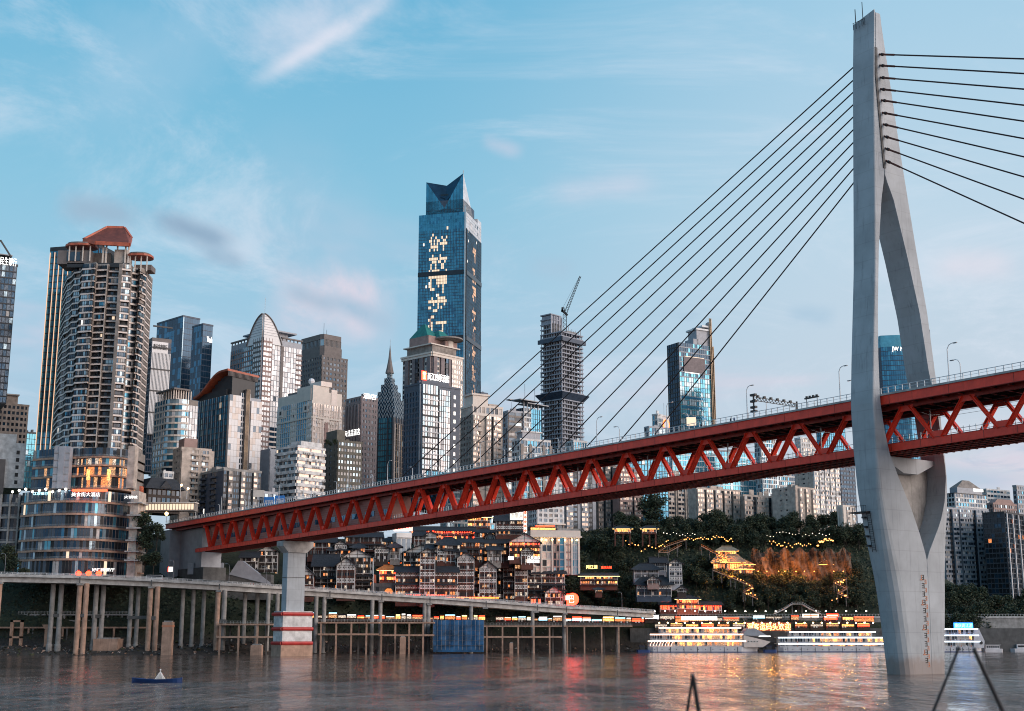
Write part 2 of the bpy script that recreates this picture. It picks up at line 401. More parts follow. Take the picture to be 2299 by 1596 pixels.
class Bld:
    def __init__(s, name, label, xl, xc, xr, yt, yb, Y, b, cat='building', group=None, zbase=None, corner=None):
        _seed[0] += 7; s.rng = random.Random(_seed[0])
        yref = (yt+yb)/2; b = radians(b); p = at(xc, yref, Y); s.Xc, s.Yc = p.x, Y
        s.b = b
        tr = lin_t(xr, yref); tl = lin_t(xl, yref)
        dr = (sin(b), cos(b)); dl = (-cos(b), sin(b))
        s.Lr = (tr*Y-p.x)/(dr[0]-tr*dr[1]) if xr > xc else 14.0
        s.Ll = (tl*Y-p.x)/(dl[0]-tl*dl[1]) if xl < xc else 14.0
        s.Lr = max(2.5, min(s.Lr, 90)); s.Ll = max(2.5, min(s.Ll, 90))
        s.zb = at(xc, yb, Y).z if zbase is None else zbase
        s.H = at(xc, yt, Y).z - s.zb
        s.root = empty(name, (p.x, Y, s.zb), pi/2-b, label, cat, group)
        s.wall = MB(); s.roof = MB(); s.rows = {}; s.extra = {}
    def z(s, y, fr=0):                       # local height of a pixel row at the near corner
        return at(CX, y, s.Yc).z - s.zb
    def row(s, k):
        if k not in s.rows: s.rows[k] = MB()
        return s.rows[k]
    def part(s, k):
        if k not in s.extra: s.extra[k] = MB()
        return s.extra[k]
    def fb(s, mb, side, u0, u1, w0, w1, z0, z1, m):
        if side == 'R': mb.box(u0, u1, -w1, -w0, z0, z1, m)
        elif side == 'L': mb.box(-w1, -w0, u0, u1, z0, z1, m)
        elif side == 'R2': mb.box(s.Lr+w0, s.Lr+w1, u0, u1, z0, z1, m)   # far end face
    def quad(s, mb, side, u0, u1, w, z0, z1, m):
        if side == 'R': mb.face([(u0, -w, z0), (u1, -w, z0), (u1, -w, z1), (u0, -w, z1)], m)
        elif side == 'L': mb.face([(-w, u1, z0), (-w, u0, z0), (-w, u0, z1), (-w, u1, z1)], m)
        else: mb.face([(s.Lr+w, u0, z0), (s.Lr+w, u1, z0), (s.Lr+w, u1, z1), (s.Lr+w, u0, z1)], m)
    def facade(s, side, u0, u1, z0, z1, h=3.4, bay=2.6, sp=.36, pw=.5, pk=1, wd=.35, wall='beige', pal='res', off=0.0, span=None, ac=0.0, tagk='f'):
        span = span or wall; n = max(1, round((z1-z0)/h)); h = (z1-z0)/n
        nb = max(1, round((u1-u0)/bay)); bw = (u1-u0)/nb; rng = s.rng
        for i in range(n):
            za = z0+i*h; mb = s.row(round(z0+i*h, 0))
            if sp > 0: s.fb(s.wall, side, u0, u1, off, off+wd, za, za+sp*h, span)
            for j in range(nb):
                s.quad(mb, side, u0+j*bw, u0+(j+1)*bw, off+.06, za+sp*h, za+h, pick(rng, pal))
                if ac and rng.random() < ac:
                    s.fb(s.wall, side, u0+j*bw+.3, u0+j*bw+1.2, off+wd, off+wd+.5, za+.2, za+.95, 'ac_unit')
        if pw > 0:
            for j in range(0, nb+1, pk):
                uu = min(max(u0+j*bw-pw/2, u0), u1-pw); s.fb(s.wall, side, uu, uu+pw, off, off+wd*1.02, z0, z1, wall)
    def core(s, m, z0=0, z1=None, x0=0, x1=None, y0=0, y1=None):
        s.wall.box(x0, s.Lr if x1 is None else x1, y0, s.Ll if y1 is None else y1, z0, s.H if z1 is None else z1, m)
    def stack(s, side, u0, pattern, z0, z1, h=3.0, wall='beige', pal='res', bay=1.5):
        """residential front: protruding bays, recesses and balconies along the face"""
        n = max(1, round((z1-z0)/h)); h = (z1-z0)/n; u = u0
        for wdt, off, kind in pattern:
            a, b = u, u+wdt
            if kind == 'blank': s.fb(s.wall, side, a, b, 0, max(off, .05), z0, z1, wall)
            elif kind == 'rec':
                s.facade(side, a, b, z0, z1, h, bay, .4, .25, 1, .1, 'dark_frame', 'dark', off=.02)
            elif kind == 'bal':
                s.facade(side, a, b, z0, z1, h, bay, .1, .15, 2, .1, wall, pal, off=.02)
                for i in range(n):
                    za = z0+i*h; s.fb(s.wall, side, a, b, .1, off, za-.12, za+.12, wall); s.fb(s.wall, side, a, b, off-.12, off, za, za+1.0, wall)
            else:
                s.fb(s.wall, side, a, b, 0, off, z0, z1, wall)
                s.facade(side, a, b, z0, z1, h, 1.1, .46, .1, 2, .25, wall, pal, off=off, ac=.06)
            u = b
    def roofbox(s, fx0, fx1, fy0, fy1, z0, z1, m): s.roof.box(fx0*s.Lr, fx1*s.Lr, fy0*s.Ll, fy1*s.Ll, z0, z1, m)
    def crown(s, m='concrete', top=None, para=1.2, clutter=3, pole=0):
        top = s.H if top is None else top; t = .5
        s.roof.box(-.3, s.Lr+.3, -.3, s.Ll+.3, top, top+.35, m)
        for q in ((-.3, s.Lr+.3, -.3, .2), (-.3, s.Lr+.3, s.Ll-.2, s.Ll+.3), (-.3, .2, .2, s.Ll-.2), (s.Lr-.2, s.Lr+.3, .2, s.Ll-.2)): s.roof.box(*q, top+.35, top+para, m)
        for i in range(clutter):
            r = s.rng; cx = r.uniform(.2, .75)*s.Lr; cy = r.uniform(.2, .75)*s.Ll; a = r.uniform(.08, .2)*s.Lr; b = r.uniform(.08, .2)*s.Ll
            s.roof.box(cx, cx+a, cy, cy+b, top+.35, top+r.uniform(1.8, 4.5), m)
        for i in range(pole):
            r = s.rng; cx = r.uniform(.2, .8)*s.Lr; cy = r.uniform(.2, .8)*s.Ll
            s.roof.tube([(cx, cy, top), (cx, cy, top+r.uniform(6, 11))], .12, 'steel', 4)
    def sign(s, side, text, uc, zc, width, height, m='sign_white', w=.7, board=None):
        mb = MB()
        if side == 'R': cen = (uc, -w, zc); ux = (1, 0, 0)
        else: cen = (-w, uc, zc); ux = (0, -1, 0)
        lettering(mb, text, cen, ux, width, height, m)
        if board: s.fb(mb, side, uc-width/2-.5, uc+width/2+.5, w-.35, w-.1, zc-height*.7, zc+height*.7, board)
        return mb.build('lettering', s.root)
    def done(s):
        if s.wall.f: s.wall.build('wall', s.root)
        if s.roof.f: s.roof.build('roof', s.root)
        ks = sorted(s.rows)
        for k in ks: s.rows[k].build('window_row', s.root)
        for k, mb in s.extra.items(): mb.build(k, s.root)
        return s.root

def simple(name, label, xl, xc, xr, yt, yb, Y, b, L=None, R=None, wallm='beige', crown=None, **kw):
    B = Bld(name, label, xl, xc, xr, yt, yb, Y, b, **kw)
    B.core(wallm)
    d = dict(h=3.4, bay=2.6, sp=.36, pw=.5, wall=wallm, pal='res')
    l = dict(d); l.update(L or {}); r = dict(d); r.update(R or {})
    B.facade('L', 0, B.Ll, 0, B.H, **l); B.facade('R', 0, B.Lr, 0, B.H, **r)
    c = dict(m=wallm, clutter=3, pole=1); c.update(crown or {})
    B.crown(**c)
    return B

# --- far left tower with a row of lit characters along its top edge
B = simple('glass_tower', 'dark gridded glass tower cut by the left picture edge, lit characters along its roof edge', -90, -60, 27, 588, 900, 700, 62,
  R=dict(h=3.7, bay=2.0, sp=.18, pw=.22, wall='dark_frame', pal='office'), L=dict(pal='navy', wall='dark_frame'), wallm='dark_frame')
B.sign('R', '国民生银行', B.Lr*.70, B.H+2.2, B.Lr*.55, 4.6, 'sign_white', .4)
B.roofbox(.3, .8, .2, .8, B.H+5, B.H+8, 'dark_frame'); B.roofbox(.2, .9, .1, .9, B.H+8, B.H+8.6, 'steel')
B.roof.beam((B.Lr*.2, 0, B.H+5), (B.Lr*.5, 0, B.H+14), .8, .8, 'dark_frame'); B.roof.beam((B.Lr*.5, 0, B.H+14), (B.Lr*.82, 0, B.H+5), .8, .8, 'dark_frame'); B.done()
B = simple('stone_office', 'grey brown stone block with stepped roof at the left edge, behind the white low building', -40, -10, 58, 908, 1090, 760, 60,
  R=dict(h=3.5, bay=2.4, sp=.45, pw=.9, wall='beige_dark', pal='dark'), L=dict(wall='beige_dark', pal='dark'), wallm='beige_dark', crown=dict(clutter=0))
B.roofbox(0, .62, 0, 1, B.H, B.H+6, 'beige_dark'); B.roofbox(-.03, .65, -.03, 1.03, B.H+6, B.H+6.7, 'concrete'); B.done()
B = Bld('plain_block', 'plain white rendered low block with one column of small dark windows at the left edge', -80, -50, 56, 990, 1092, 668, 66)
B.core('white_tile'); zz = 0
for i in range(5):
    z = 2+i*(B.H-4)/5; B.fb(B.row(i), 'R', B.Lr*.80, B.Lr*.87, .02, .1, z, z+2.0, 'room_dark')
B.fb(B.wall, 'R', B.Lr*.30, B.Lr*.58, 0.02, 1.2, -4, B.H*.62, 'brown_stone'); B.roofbox(0, .78, 0, 1, B.H, B.H+4.5, 'white_tile'); B.done()
B = simple('teal_office', 'small turquoise glass office seen in the gap left of the banded tower', 30, 44, 86, 972, 1095, 860, 55, R=dict(h=3.8, bay=1.6, sp=.08, pw=.1, wall='mullion', pal='teal'), L=dict(pal='teal', sp=.08, pw=.1), wallm='mullion', crown=dict(pole=0)); B.done()

# --- tower with vertical amber light strips behind the big residential tower
B = Bld('strip_lit_tower', 'blue glass tower edged with vertical amber light strips behind the curved apartment tower', 96, 205, 250, 556, 1040, 760, 14)
B.core('navy_panel'); B.facade('L', 0, B.Ll, 0, B.H, h=4, bay=2.2, sp=.1, pw=.12, wall='mullion', pal='blue'); B.facade('R', 0, B.Lr, 0, B.H, h=4, bay=2.2, sp=.1, pw=.12, wall='mullion', pal='deep')
ls = MB()
for j in range(9):
    u = B.Ll-.4-j*3.2
    if u > 0: B.fb(ls, 'L', u, u+.3, .4, .8, 2, B.H-1, 'led_amber')
ls.build('light_strip', B.root); B.crown('dark_frame', para=2.5, clutter=0); B.done()

# --- white ribbed bank block and the dark twin towers behind it
B = Bld('ribbed_office', 'white ribbed office slab with dark lettering band, right of the curved apartment tower', 322, 333, 377, 766, 1060, 790, 58)
B.core('navy_panel'); nb = 22
B.facade('L', 0, B.Ll, 0, B.H, pal='navy', wall='navy_panel', sp=.2)
B.facade('R', 0, B.Lr, B.H*.28, B.H-7, h=3.6, bay=1.3, sp=.04, pw=.1, wall='mullion', pal='sky')
B.facade('R', 0, B.Lr, 0, B.H*.28, h=3.6, bay=1.6, sp=.2, pw=.3, wall='navy_panel', pal='navy')
for j in range(14): B.fb(B.wall, 'R', j*B.Lr/14, j*B.Lr/14+.5, .1, .8, B.H*.28, B.H-7, 'white_panel')
for j in range(6): B.fb(B.wall, 'R', 0, B.Lr, .1, .9, B.H*.28+j*13.5, B.H*.28+j*13.5+.9, 'dark_frame')
B.fb(B.wall, 'R', 0, B.Lr*.82, .05, .8, B.H-7, B.H, 'white_panel'); B.sign('R', '重庆农商银行', B.Lr*.42, B.H-3.2, B.Lr*.72, 3.4, 'dark_frame', .95)
B.roofbox(0, 1, 0, 1, B.H, B.H+2.5, 'brown_stone'); B.done()
B = Bld('dark_office_tower', 'taller left one of the twin dark glass office towers, with a small green sign', 344, 402, 440, 711, 1060, 930, 44)
B.core('navy_panel'); B.facade('L', 0, B.Ll, 0, B.H, h=4.2, bay=3.4, sp=.04, pw=.05, wd=.1, wall='mullion', pal=[('g_navy', 3), ('g_deep', 1)]); B.facade('R', 0, B.Lr, 0, B.H, h=4.2, bay=2, sp=.12, pw=.12, wd=.08, wall='navy_panel', pal=[('g_navy', 1)])
B.fb(B.wall, 'R', 0, .5, .1, .6, 0, B.H, 'g_sky'); B.crown('navy_panel', clutter=0, pole=0)
sg = MB(); B.fb(sg, 'R', B.Lr*.76, B.Lr*.98, .8, 4, B.H-27, B.H-20, 'white_panel'); sg.box(B.Lr*.755, B.Lr*.76, -4, -.8, B.H-26.5, B.H-20.5, 'sign_cyan'); sg.build('sign_box', B.root); B.done()
B = Bld('dark_office_tower', 'dark navy glass office tower with white lit lettering near its right top corner', 424, 448, 470, 729, 1060, 905, 44)
B.core('navy_panel'); B.facade('L', 0, B.Ll, 0, B.H, h=4.2, bay=2.2, sp=.05, pw=.06, wd=.1, wall='mullion', pal=[('g_navy', 2), ('g_deep', 1)]); B.facade('R', 0, B.Lr, 0, B.H, h=4.2, bay=2, sp=.12, pw=.12, wd=.08, wall='navy_panel', pal=[('g_navy', 1)])
B.sign('R', 'Wanda', B.Lr*.66, B.H-10, B.Lr*.55, 4.2, 'sign_white', .7); B.crown('navy_panel', clutter=0, pole=0); B.done()

# --- grey banded building with rounded corner (dome sail behind)
B = Bld('rounded_office', 'cream banded office with rounded left corner and open roof frame, left of the red-roofed tower', 343, 384, 440, 893, 1120, 700, 48)
R_ = 9.0; arc = [(R_*(1-cos(a)), R_*(1-sin(a))) for a in [i*pi/2/8 for i in range(9)]]
poly = [(0+p[0], p[1]) for p in arc]            # from (0,R) to (R,0)
B.wall.prism([(x+.0, y) for x, y in poly]+[(B.Lr, 0), (B.Lr, B.Ll), (0, B.Ll)], 0, B.H, 'beige_dark')
n = round(B.H/3.5); hh = B.H/n
for i in range(n):
    za = i*hh; mb = B.row(i)
    for a in range(8):
        p, q = poly[a], poly[a+1]; c = Vector(((p[0]+q[0])/2-R_, (p[1]+q[1])/2-R_)).normalized()
        o = c*.12; mb.face([(p[0]+o.x, p[1]+o.y, za+1.1), (q[0]+o.x, q[1]+o.y, za+1.1), (q[0]+o.x, q[1]+o.y, za+hh), (p[0]+o.x, p[1]+o.y, za+hh)], pick(B.rng, 'sky' if i > n*.3 else 'navy'))
        P = (Vector((*p, 0))+Vector((*c*.25, 0)), Vector((*q, 0))+Vector((*c*.25, 0)))
        B.wall.beam((P[0].x, P[0].y, za+.55), (P[1].x, P[1].y, za+.55), .5, 1.0, 'cream')
B.facade('R', R_, B.Lr*.56, 0, B.H, h=hh, bay=3, sp=.26, pw=.3, wall='cream', pal='bright'); B.facade('L', R_, B.Ll, 0, B.H, h=hh, bay=3, sp=.3, pw=.3, wall='cream', pal='sky')
B.facade('R', B.Lr*.56, B.Lr, 0, B.H-3, h=hh, bay=1.5, sp=.04, pw=.06, wall='grey_panel', pal=[('white_panel', 9), ('g_bright', 3), ('g_dark', .2)])
B.roof.box(2, B.Lr, 2, B.Ll, B.H, B.H+.4, 'cream')
for i in range(7): B.roof.box(2+i*(B.Lr*.6)/6, 2.5+i*(B.Lr*.6)/6, 1.6, 2.1, B.H, B.H+5, 'cream'); B.roof.box(.8, 1.3, 2+i*(B.Ll-4)/6, 2.6+i*(B.Ll-4)/6, B.H, B.H+5, 'cream')
B.roof.box(4, B.Lr*.6, 5, B.Ll, B.H, B.H+4.5, 'brown_stone'); B.roof.box(.3, B.Lr*.68, .5, B.Ll, B.H+5, B.H+5.9, 'brown_stone')
B.done()

# --- blue glass tower with curved red roof
B = Bld('curved_roof_tower', 'blue glass and white panel tower under a curved orange red roof', 434, 507, 581, 886, 1150, 715, 47)
B.core('grey_panel'); H = B.H
B.facade('L', 0, B.Ll, 0, H, h=3.4, bay=2.2, sp=.08, pw=.1, wall='mullion', pal=[('pane_blue', 9), ('g_blue', 2), ('pane_warm', .04)])
for j in range(7): B.fb(B.wall, 'L', 3+j*B.Ll/8, 3.35+j*B.Ll/8, .1, .5, H*.45, H, 'rail_glass')
for (a, b) in ((0, .36), (.66, 1)):
    B.fb(B.wall, 'R', a*B.Lr, b*B.Lr, 0, 1.6, 0, H-2*(a > 0), 'peach_panel'); B.facade('R', a*B.Lr, b*B.Lr, 0, H-2*(a > 0), h=3.4, bay=1.7, sp=.03, pw=.05, wd=.08, wall='beige_dark', pal=[('white_panel', 9), ('peach_panel', 6), ('g_dark', .7)], off=1.6)
B.facade('R', .36*B.Lr, .66*B.Lr, 0, H+2, h=3.4, bay=1.5, sp=.25, pw=.4, wall='white_panel', pal='navy', off=.3)
B.fb(B.wall, 'R', .47*B.Lr, .60*B.Lr, .3, 2.4, 0, H+4, 'brown_stone')
for k in range(4): B.fb(B.wall, 'R', (.475+k*.03)*B.Lr, (.485+k*.03)*B.Lr, 2.4, 2.7, 0, H+4, 'brass')
B.roof.box(B.Lr*.25, B.Lr*.85, 3, B.Ll*.6, H, H+9, 'beige'); 
for k in range(3): B.roof.box(B.Lr*.6+k*2, B.Lr*.6+k*2+1, 2.9, 3, H+5.5, H+6.5, 'room_dark')
B.roof.box(1, B.Lr*.9, 4, B.Ll-2, H+.1, H+4, 'dark_frame')
pts = []                                        # S-curve from low left to high right, running along the left face
for k in range(13):
    t = k/12; y = B.Ll+1.5-t*(B.Ll+1.5); z = H+3.2+11.5*(0.5-0.5*cos(pi*min(1, t*1.25)))
    pts.append((y, z))
cr = MB()
for k in range(12):
    (ya, za), (yb_, zb_) = pts[k], pts[k+1]
    for (x0, x1) in ((-1.2, B.Lr*.92),):
        i = len(cr.v); cr.v += [(x0, ya, za), (x1, ya, za-1.5), (x1, yb_, zb_-1.5), (x0, yb_, zb_), (x0, ya, za-1.2), (x1, ya, za-2.7), (x1, yb_, zb_-2.7), (x0, yb_, zb_-1.2)]
        for q in ((0,1,2,3), (7,6,5,4), (0,3,7,4), (1,5,6,2), (0,4,5,1), (3,2,6,7)): cr.f.append(tuple(i+a for a in q)); cr.m.append(cr.mi('slab_red'))
    if k > 2: B.wall.box(2, B.Lr*.8, min(ya, yb_), max(ya, yb_), H, min(za, zb_)-2.9, 'dark_frame')
for k in range(26): cr.box(k*B.Lr*.92/26-.8, k*B.Lr*.92/26-.5, -.6, .2, H+10.6-k*.055, H+13.4-k*.055, 'brown_stone')
cr.build('curved_roof', B.root); B.done()

# --- white tower with parabolic crest
B = Bld('arched_crest_tower', 'tall white and grey banded tower with a rounded arch crest and thin mast', 512, 583, 672, 757, 1130, 880, 46)
H = B.H; B.core('grey_panel')
B.facade('L', B.Ll*.28, B.Ll, 0, H-4, h=3.5, bay=2.4, sp=.25, pw=.2, wall='pink_stone', pal='sky')
B.facade('L', 0, B.Ll*.26, 0, H, h=3.5, bay=2.4, sp=.35, pw=.2, wall='brown_stone', pal='bright', off=.8); B.fb(B.wall, 'L', 0, B.Ll*.26, 0, .8, 0, H, 'grey_panel')
B.facade('R', 0, B.Lr*.22, 0, H, h=3.5, bay=2.4, sp=.35, pw=.2, wall='pink_stone', pal='bright', off=.8); B.fb(B.wall, 'R', 0, B.Lr*.22, 0, .8, 0, H, 'grey_panel')
B.facade('R', B.Lr*.24, B.Lr, H*.46, H-4, h=3.5, bay=2.2, sp=.10, pw=.12, wall='grey_panel', pal=[('white_panel', 6), ('g_bright', 6), ('g_dark', .5)])
B.facade('R', B.Lr*.24, B.Lr*.9, 0, H*.46, h=3.5, bay=4, sp=.34, pw=.1, wall='peach_panel', pal='navy')
B.fb(B.wall, 'R', B.Lr*.46, B.Lr*.53, .1, .5, H*.4, H-4, 'brown_stone')
for k in range(int((H-4)/3.5)): B.fb(B.wall, 'R', B.Lr*.86, B.Lr+.2, .2, .8, 3.5*k, 3.5*k+.8, 'pink_stone')
ar = MB(); n = 16                                # arch crest on both faces
hh = B.z(705)-H
for side, L in (('R', B.Lr*.46), ('L', B.Ll*.46)):
    prof = [(L*t/n, H+hh*(1-(t/n)**2.2)-4*(t/n)) for t in range(n+1)]
    for t in range(n):
        (ua, za), (ub, zb_) = prof[t], prof[t+1]
        pts = [(ua, H-4), (ub, H-4), (ub, zb_), (ua, za)]
        if side == 'R': ar.extr(pts, (0, -1.0, 0), (1, 0, 0), (0, 0, 1), (0, .8, 0), 'white_panel'); ar.beam((ua, -1, za+.2), (ub, -1, zb_+.2), 1.6, .5, 'brown_stone')
        else: ar.extr(pts, (-1.0, 0, 0), (0, 1, 0), (0, 0, 1), (.8, 0, 0), 'white_panel'); ar.beam((-1, ua, za+.2), (-1, ub, zb_+.2), 1.6, .5, 'brown_stone')
for k in range(1, 9):
    z = H+k*hh/9; uu = ((1-k/9)**(1/2.2))
    ar.box(0, B.Lr*.46*uu-.8, -1.12, -1.0, z, z+.22, 'grey_panel'); ar.box(-1.12, -1.0, 0, B.Ll*.46*uu-.8, z, z+.22, 'grey_panel')
ar.box(-1.3, -.9, -1.3, -.9, H-4, H+hh, 'brown_stone')
ar.build('arch_crest', B.root)
for q in ((.45, 1),):
    for k in range(6): B.roof.box(B.Lr*(.5+k*.098), B.Lr*(.5+k*.098)+.6, .3, .9, H-4, H+1.6, 'brown_stone'); B.roof.box(.3, .9, B.Ll*(.5+k*.098), B.Ll*(.5+k*.098)+.6, H-4, H+1.6, 'brown_stone')
B.roof.box(B.Lr*.47, B.Lr+.6, -.4, 1, H+1.6, H+2.6, 'brown_stone'); B.roof.box(-.4, 1, B.Ll*.47, B.Ll+.6, H+1.6, H+2.6, 'brown_stone')
B.roof.box(B.Lr*.3, B.Lr*.8, B.Ll*.2, B.Ll*.8, H-4, H+7, 'grey_panel'); B.roof.box(B.Lr*.2, B.Lr*.95, B.Ll*.1, B.Ll*.9, H+7, H+8, 'grey_panel')
B.roof.tube([(B.Lr*.1, B.Ll*.1, H+hh-3), (B.Lr*.1, B.Ll*.1, H+hh+13)], .15, 'steel_white', 4); B.done()

# --- brown stepped tower
B = simple('stepped_brown_tower', 'brown stone office tower with stepped octagonal top, behind the white ornate block', 668, 718, 776, 800, 1130, 990, 46,
  L=dict(h=3.9, bay=2.3, sp=.5, pw=.9, wall='brown_stone', pal='office'), R=dict(h=3.9, bay=3.4, sp=.5, pw=1.3, wall='brown_stone', pal='dark'), wallm='brown_stone', crown=dict(clutter=0, pole=0))
L_, R2 = B.Ll, B.Lr; z = B.H
B.roof.prism([(R2*.08, -.2), (R2*.72, -.2), (R2*.9, L_*.15), (R2*.9, L_*.95), (-.2, L_*.95), (-.2, L_*.1)], z+.3, z+9, 'brown_stone')
B.roof.prism([(R2*.06, .2), (R2*.7, .2), (R2*.8, L_*.15), (R2*.8, L_*.9), (.2, L_*.9), (.2, L_*.1)], z+9, z+14, 'g_sky')
for k in range(14): B.roof.box(R2*.06+k*R2*.64/13, R2*.06+k*R2*.64/13+.8, -.1, .25, z+9, z+14, 'brown_stone'); B.roof.box(-.1, .25, L_*.1+k*L_*.78/13, L_*.1+k*L_*.78/13+.8, z+9, z+14, 'brown_stone')
B.roof.prism([(R2*.05, -.3), (R2*.72, -.3), (R2*.84, L_*.15), (R2*.84, L_*.95), (-.3, L_*.95), (-.3, L_*.1)], z+14, z+18, 'brown_stone')
B.roof.tube([(R2*.3, L_*.3, z+18), (R2*.3, L_*.3, z+29)], .2, 'steel', 4); B.roof.tube([(R2*.5, L_*.4, z+18), (R2*.5, L_*.4, z+25)], .2, 'steel', 4); B.done()

# --- white ornate commercial block
B = Bld('ornate_white_block', 'cream commercial block with stepped gable tops and blue glass strips', 622, 700, 766, 876, 1050, 800, 47)
H = B.H; B.core('cream')
for (a, b, pl, wl) in ((0, .14, 'bright', 'cream'), (.14, .44, [('pane_blue', 5), ('g_blue', 2)], 'cream'), (.44, .6, 'bright', 'cream'), (.6, .9, [('pane_blue', 5), ('g_blue', 2)], 'cream'), (.9, 1, 'bright', 'cream')):
    B.facade('L', a*B.Ll, b*B.Ll, 0, H-6, h=3.6, bay=2.4, sp=.1 if pl != 'bright' else .5, pw=.5, wall=wl, pal=pl)
for (a, b, pl, sp) in ((0, .1, 'warm', .4), (.1, .36, 'warm', .08), (.36, .56, 'warm', .5), (.56, .9, 'warm', .08), (.9, 1, 'warm', .4)):
    B.facade('R', a*B.Lr, b*B.Lr, 0, H-8, h=3.6, bay=2.0, sp=sp, pw=.4, wall='peach_panel', pal=pl, off=.3 if sp > .2 else 0)
B.fb(B.wall, 'R', B.Lr*.4, B.Lr*.52, .3, .9, 0, H*.6, 'pink_stone')
for k in range(4):
    for m_ in (0, 1): B.fb(B.wall, 'R', B.Lr*(.15+.22*k)+m_*1.6, B.Lr*(.15+.22*k)+m_*1.6+1, .4, .7, H*.58, H*.62, 'cream'); 
B.fb(B.wall, 'R', -.3, B.Lr, 0, .7, H*.64, H*.66, 'cream'); B.fb(B.wall, 'L', 0, B.Ll, 0, .7, H*.64, H*.66, 'cream')
B.roof.box(0, B.Lr*.55, 0, B.Ll*.45, H, H+3.4, 'cream'); B.roof.box(B.Lr*.25, B.Lr*.62, -.5, B.Ll*.3, H+3.4, H+6.5, 'peach_panel'); B.roof.box(B.Lr*.62, B.Lr*.82, -.4, B.Ll*.4, H-8, H+2, 'peach_panel')
B.roof.box(-.5, 0, B.Ll*.04, B.Ll*.3, H-6, H+1.5, 'cream'); B.roof.box(-.5, 0, B.Ll*.74, B.Ll*.98, H-14, H-9, 'cream')
for f in (.1, .82): B.fb(B.wall, 'L', B.Ll*f, B.Ll*f+5, .35, .8, H-13, H-8, 'peach_panel'); B.fb(B.wall, 'L', B.Ll*f+1.5, B.Ll*f+3.5, .8, .9, H-11.7, H-9.3, 'room_dark')
B.roof.ball((B.Lr*.3, B.Ll*.3, H+8), 2.2, 'white_panel', 8); B.roof.box(B.Lr*.1, B.Lr*.6, B.Ll*.5, B.Ll*.8, H, H+2, 'brown_stone'); B.done()

# --- olive block and mauve hotel
B = simple('olive_office', 'olive brown slab block with rows of pale windows, right of the white banded office', 727, 757, 811, 992, 1140, 720, 54,
  R=dict(h=3.4, bay=2.0, sp=.48, pw=.5, wall='olive_stone', pal=[('g_sky', 4), ('blind', 4), ('g_dark', 3)]), L=dict(h=3.4, bay=5, sp=.6, pw=3, wall='olive_stone', pal='dark'), wallm='olive_stone')
B.roofbox(0, .35, .1, .9, B.H, B.H+7, 'olive_stone'); B.done()
B = simple('mauve_hotel', 'mauve brick hotel with a lit roof sign and lit characters on its left face', 774, 808, 845, 893, 1140, 830, 48,
  L=dict(h=3.5, bay=2.6, sp=.5, pw=1.2, wall='mauve_brick', pal='office'), R=dict(h=3.5, bay=2.6, sp=.5, pw=1.2, wall='mauve_brick', pal='dark'), wallm='mauve_brick', crown=dict(clutter=2, pole=0))
B.sign('R', '酒店', B.Lr*.5, B.H+1.6, B.Lr*.8, 3.6, 'sign_white', .4); B.sign('L', '天优品酒店', B.Ll*.45, B.z(969), B.Ll*1.0, 4.2, 'sign_white', 1.0)
for k in range(5): B.fb(B.wall, 'L', k*B.Ll/5+1, k*B.Ll/5+3, .4, 1.2, B.H*.6, B.H-4, 'mauve_brick')
B.done()

# --- art deco spire tower
B = Bld('art_deco_spire_tower', 'slim teal glass art deco tower with stepped scalloped crown and needle spire', 834, 882, 907, 937, 1160, 860, 26)
H = B.H; B.core('g_black', z1=H); cw, cl = B.Lr, B.Ll
B.facade('L', 0, cl, 0, H, h=3.7, bay=1.7, sp=.12, pw=.16, wall='mullion', pal=[('pane_teal', 8), ('g_teal', 3)]); B.facade('R', 0, cw, 0, H, h=3.7, bay=2, sp=.1, pw=.5, wall='brown_stone', pal='office')
for f in (0, .24, .72): B.fb(B.wall, 'L', cl*f, cl*f+.7, .3, .9, 0, H, 'mullion')
for k in range(5): B.fb(B.wall, 'R', cw*k/5+.6, cw*k/5+1.0, .4, .7, 6, H-4, 'brass' if k % 2 else 'peach_panel')
prev = (0, H); ctr = (cw/2, cl/2); tiers = [(0.0, 14), (.05, 12), (.14, 11), (.24, 10), (.34, 9), (.42, 8)]
z = H; crn = MB(); total = B.z(830)-H; sc = total/sum(t[1] for t in tiers)
for k, (ins, th) in enumerate(tiers):
    th *= sc; ax0, ax1, ay0, ay1 = cw*ins, cw*(1-ins), cl*ins, cl*(1-ins)
    crn.box(ax0, ax1, ay0, ay1, z, z+th*.98, 'g_navy')
    nx = max(3, int((ay1-ay0)/1.9)); nyy = max(3, int((ax1-ax0)/1.9))
    for j in range(nx):        # scalloped arches as paired slanting ribs
        a = ay0+j*(ay1-ay0)/nx; b = a+(ay1-ay0)/nx; m_ = (a+b)/2
        for r_ in range(2):
            z_0 = z+r_*th/2; crn.beam((ax0-.25, a, z_0), (ax0-.25, m_, z_0+th/2), .2, .2, 'rail_glass'); crn.beam((ax0-.25, b, z_0), (ax0-.25, m_, z_0+th/2), .2, .2, 'rail_glass')
    for j in range(nyy):
        a = ax0+j*(ax1-ax0)/nyy; b = a+(ax1-ax0)/nyy; m_ = (a+b)/2
        for r_ in range(2):
            z_0 = z+r_*th/2; crn.beam((a, ay0-.25, z_0), (m_, ay0-.25, z_0+th/2), .2, .2, 'rail_glass'); crn.beam((b, ay0-.25, z_0), (m_, ay0-.25, z_0+th/2), .2, .2, 'rail_glass')
    z += th
crn.build('crown', B.root)
sp_ = MB(); sp_.tube([(ctr[0], ctr[1], z-.5), (ctr[0], ctr[1], z+3), (ctr[0], ctr[1], B.z(800)), (ctr[0], ctr[1], B.z(768))], [3.0, 2.2, 1.1, .15], 'brown_stone', 8); sp_.tube([(ctr[0], ctr[1], B.z(770)), (ctr[0], ctr[1], B.z(755))], .12, 'steel', 4)
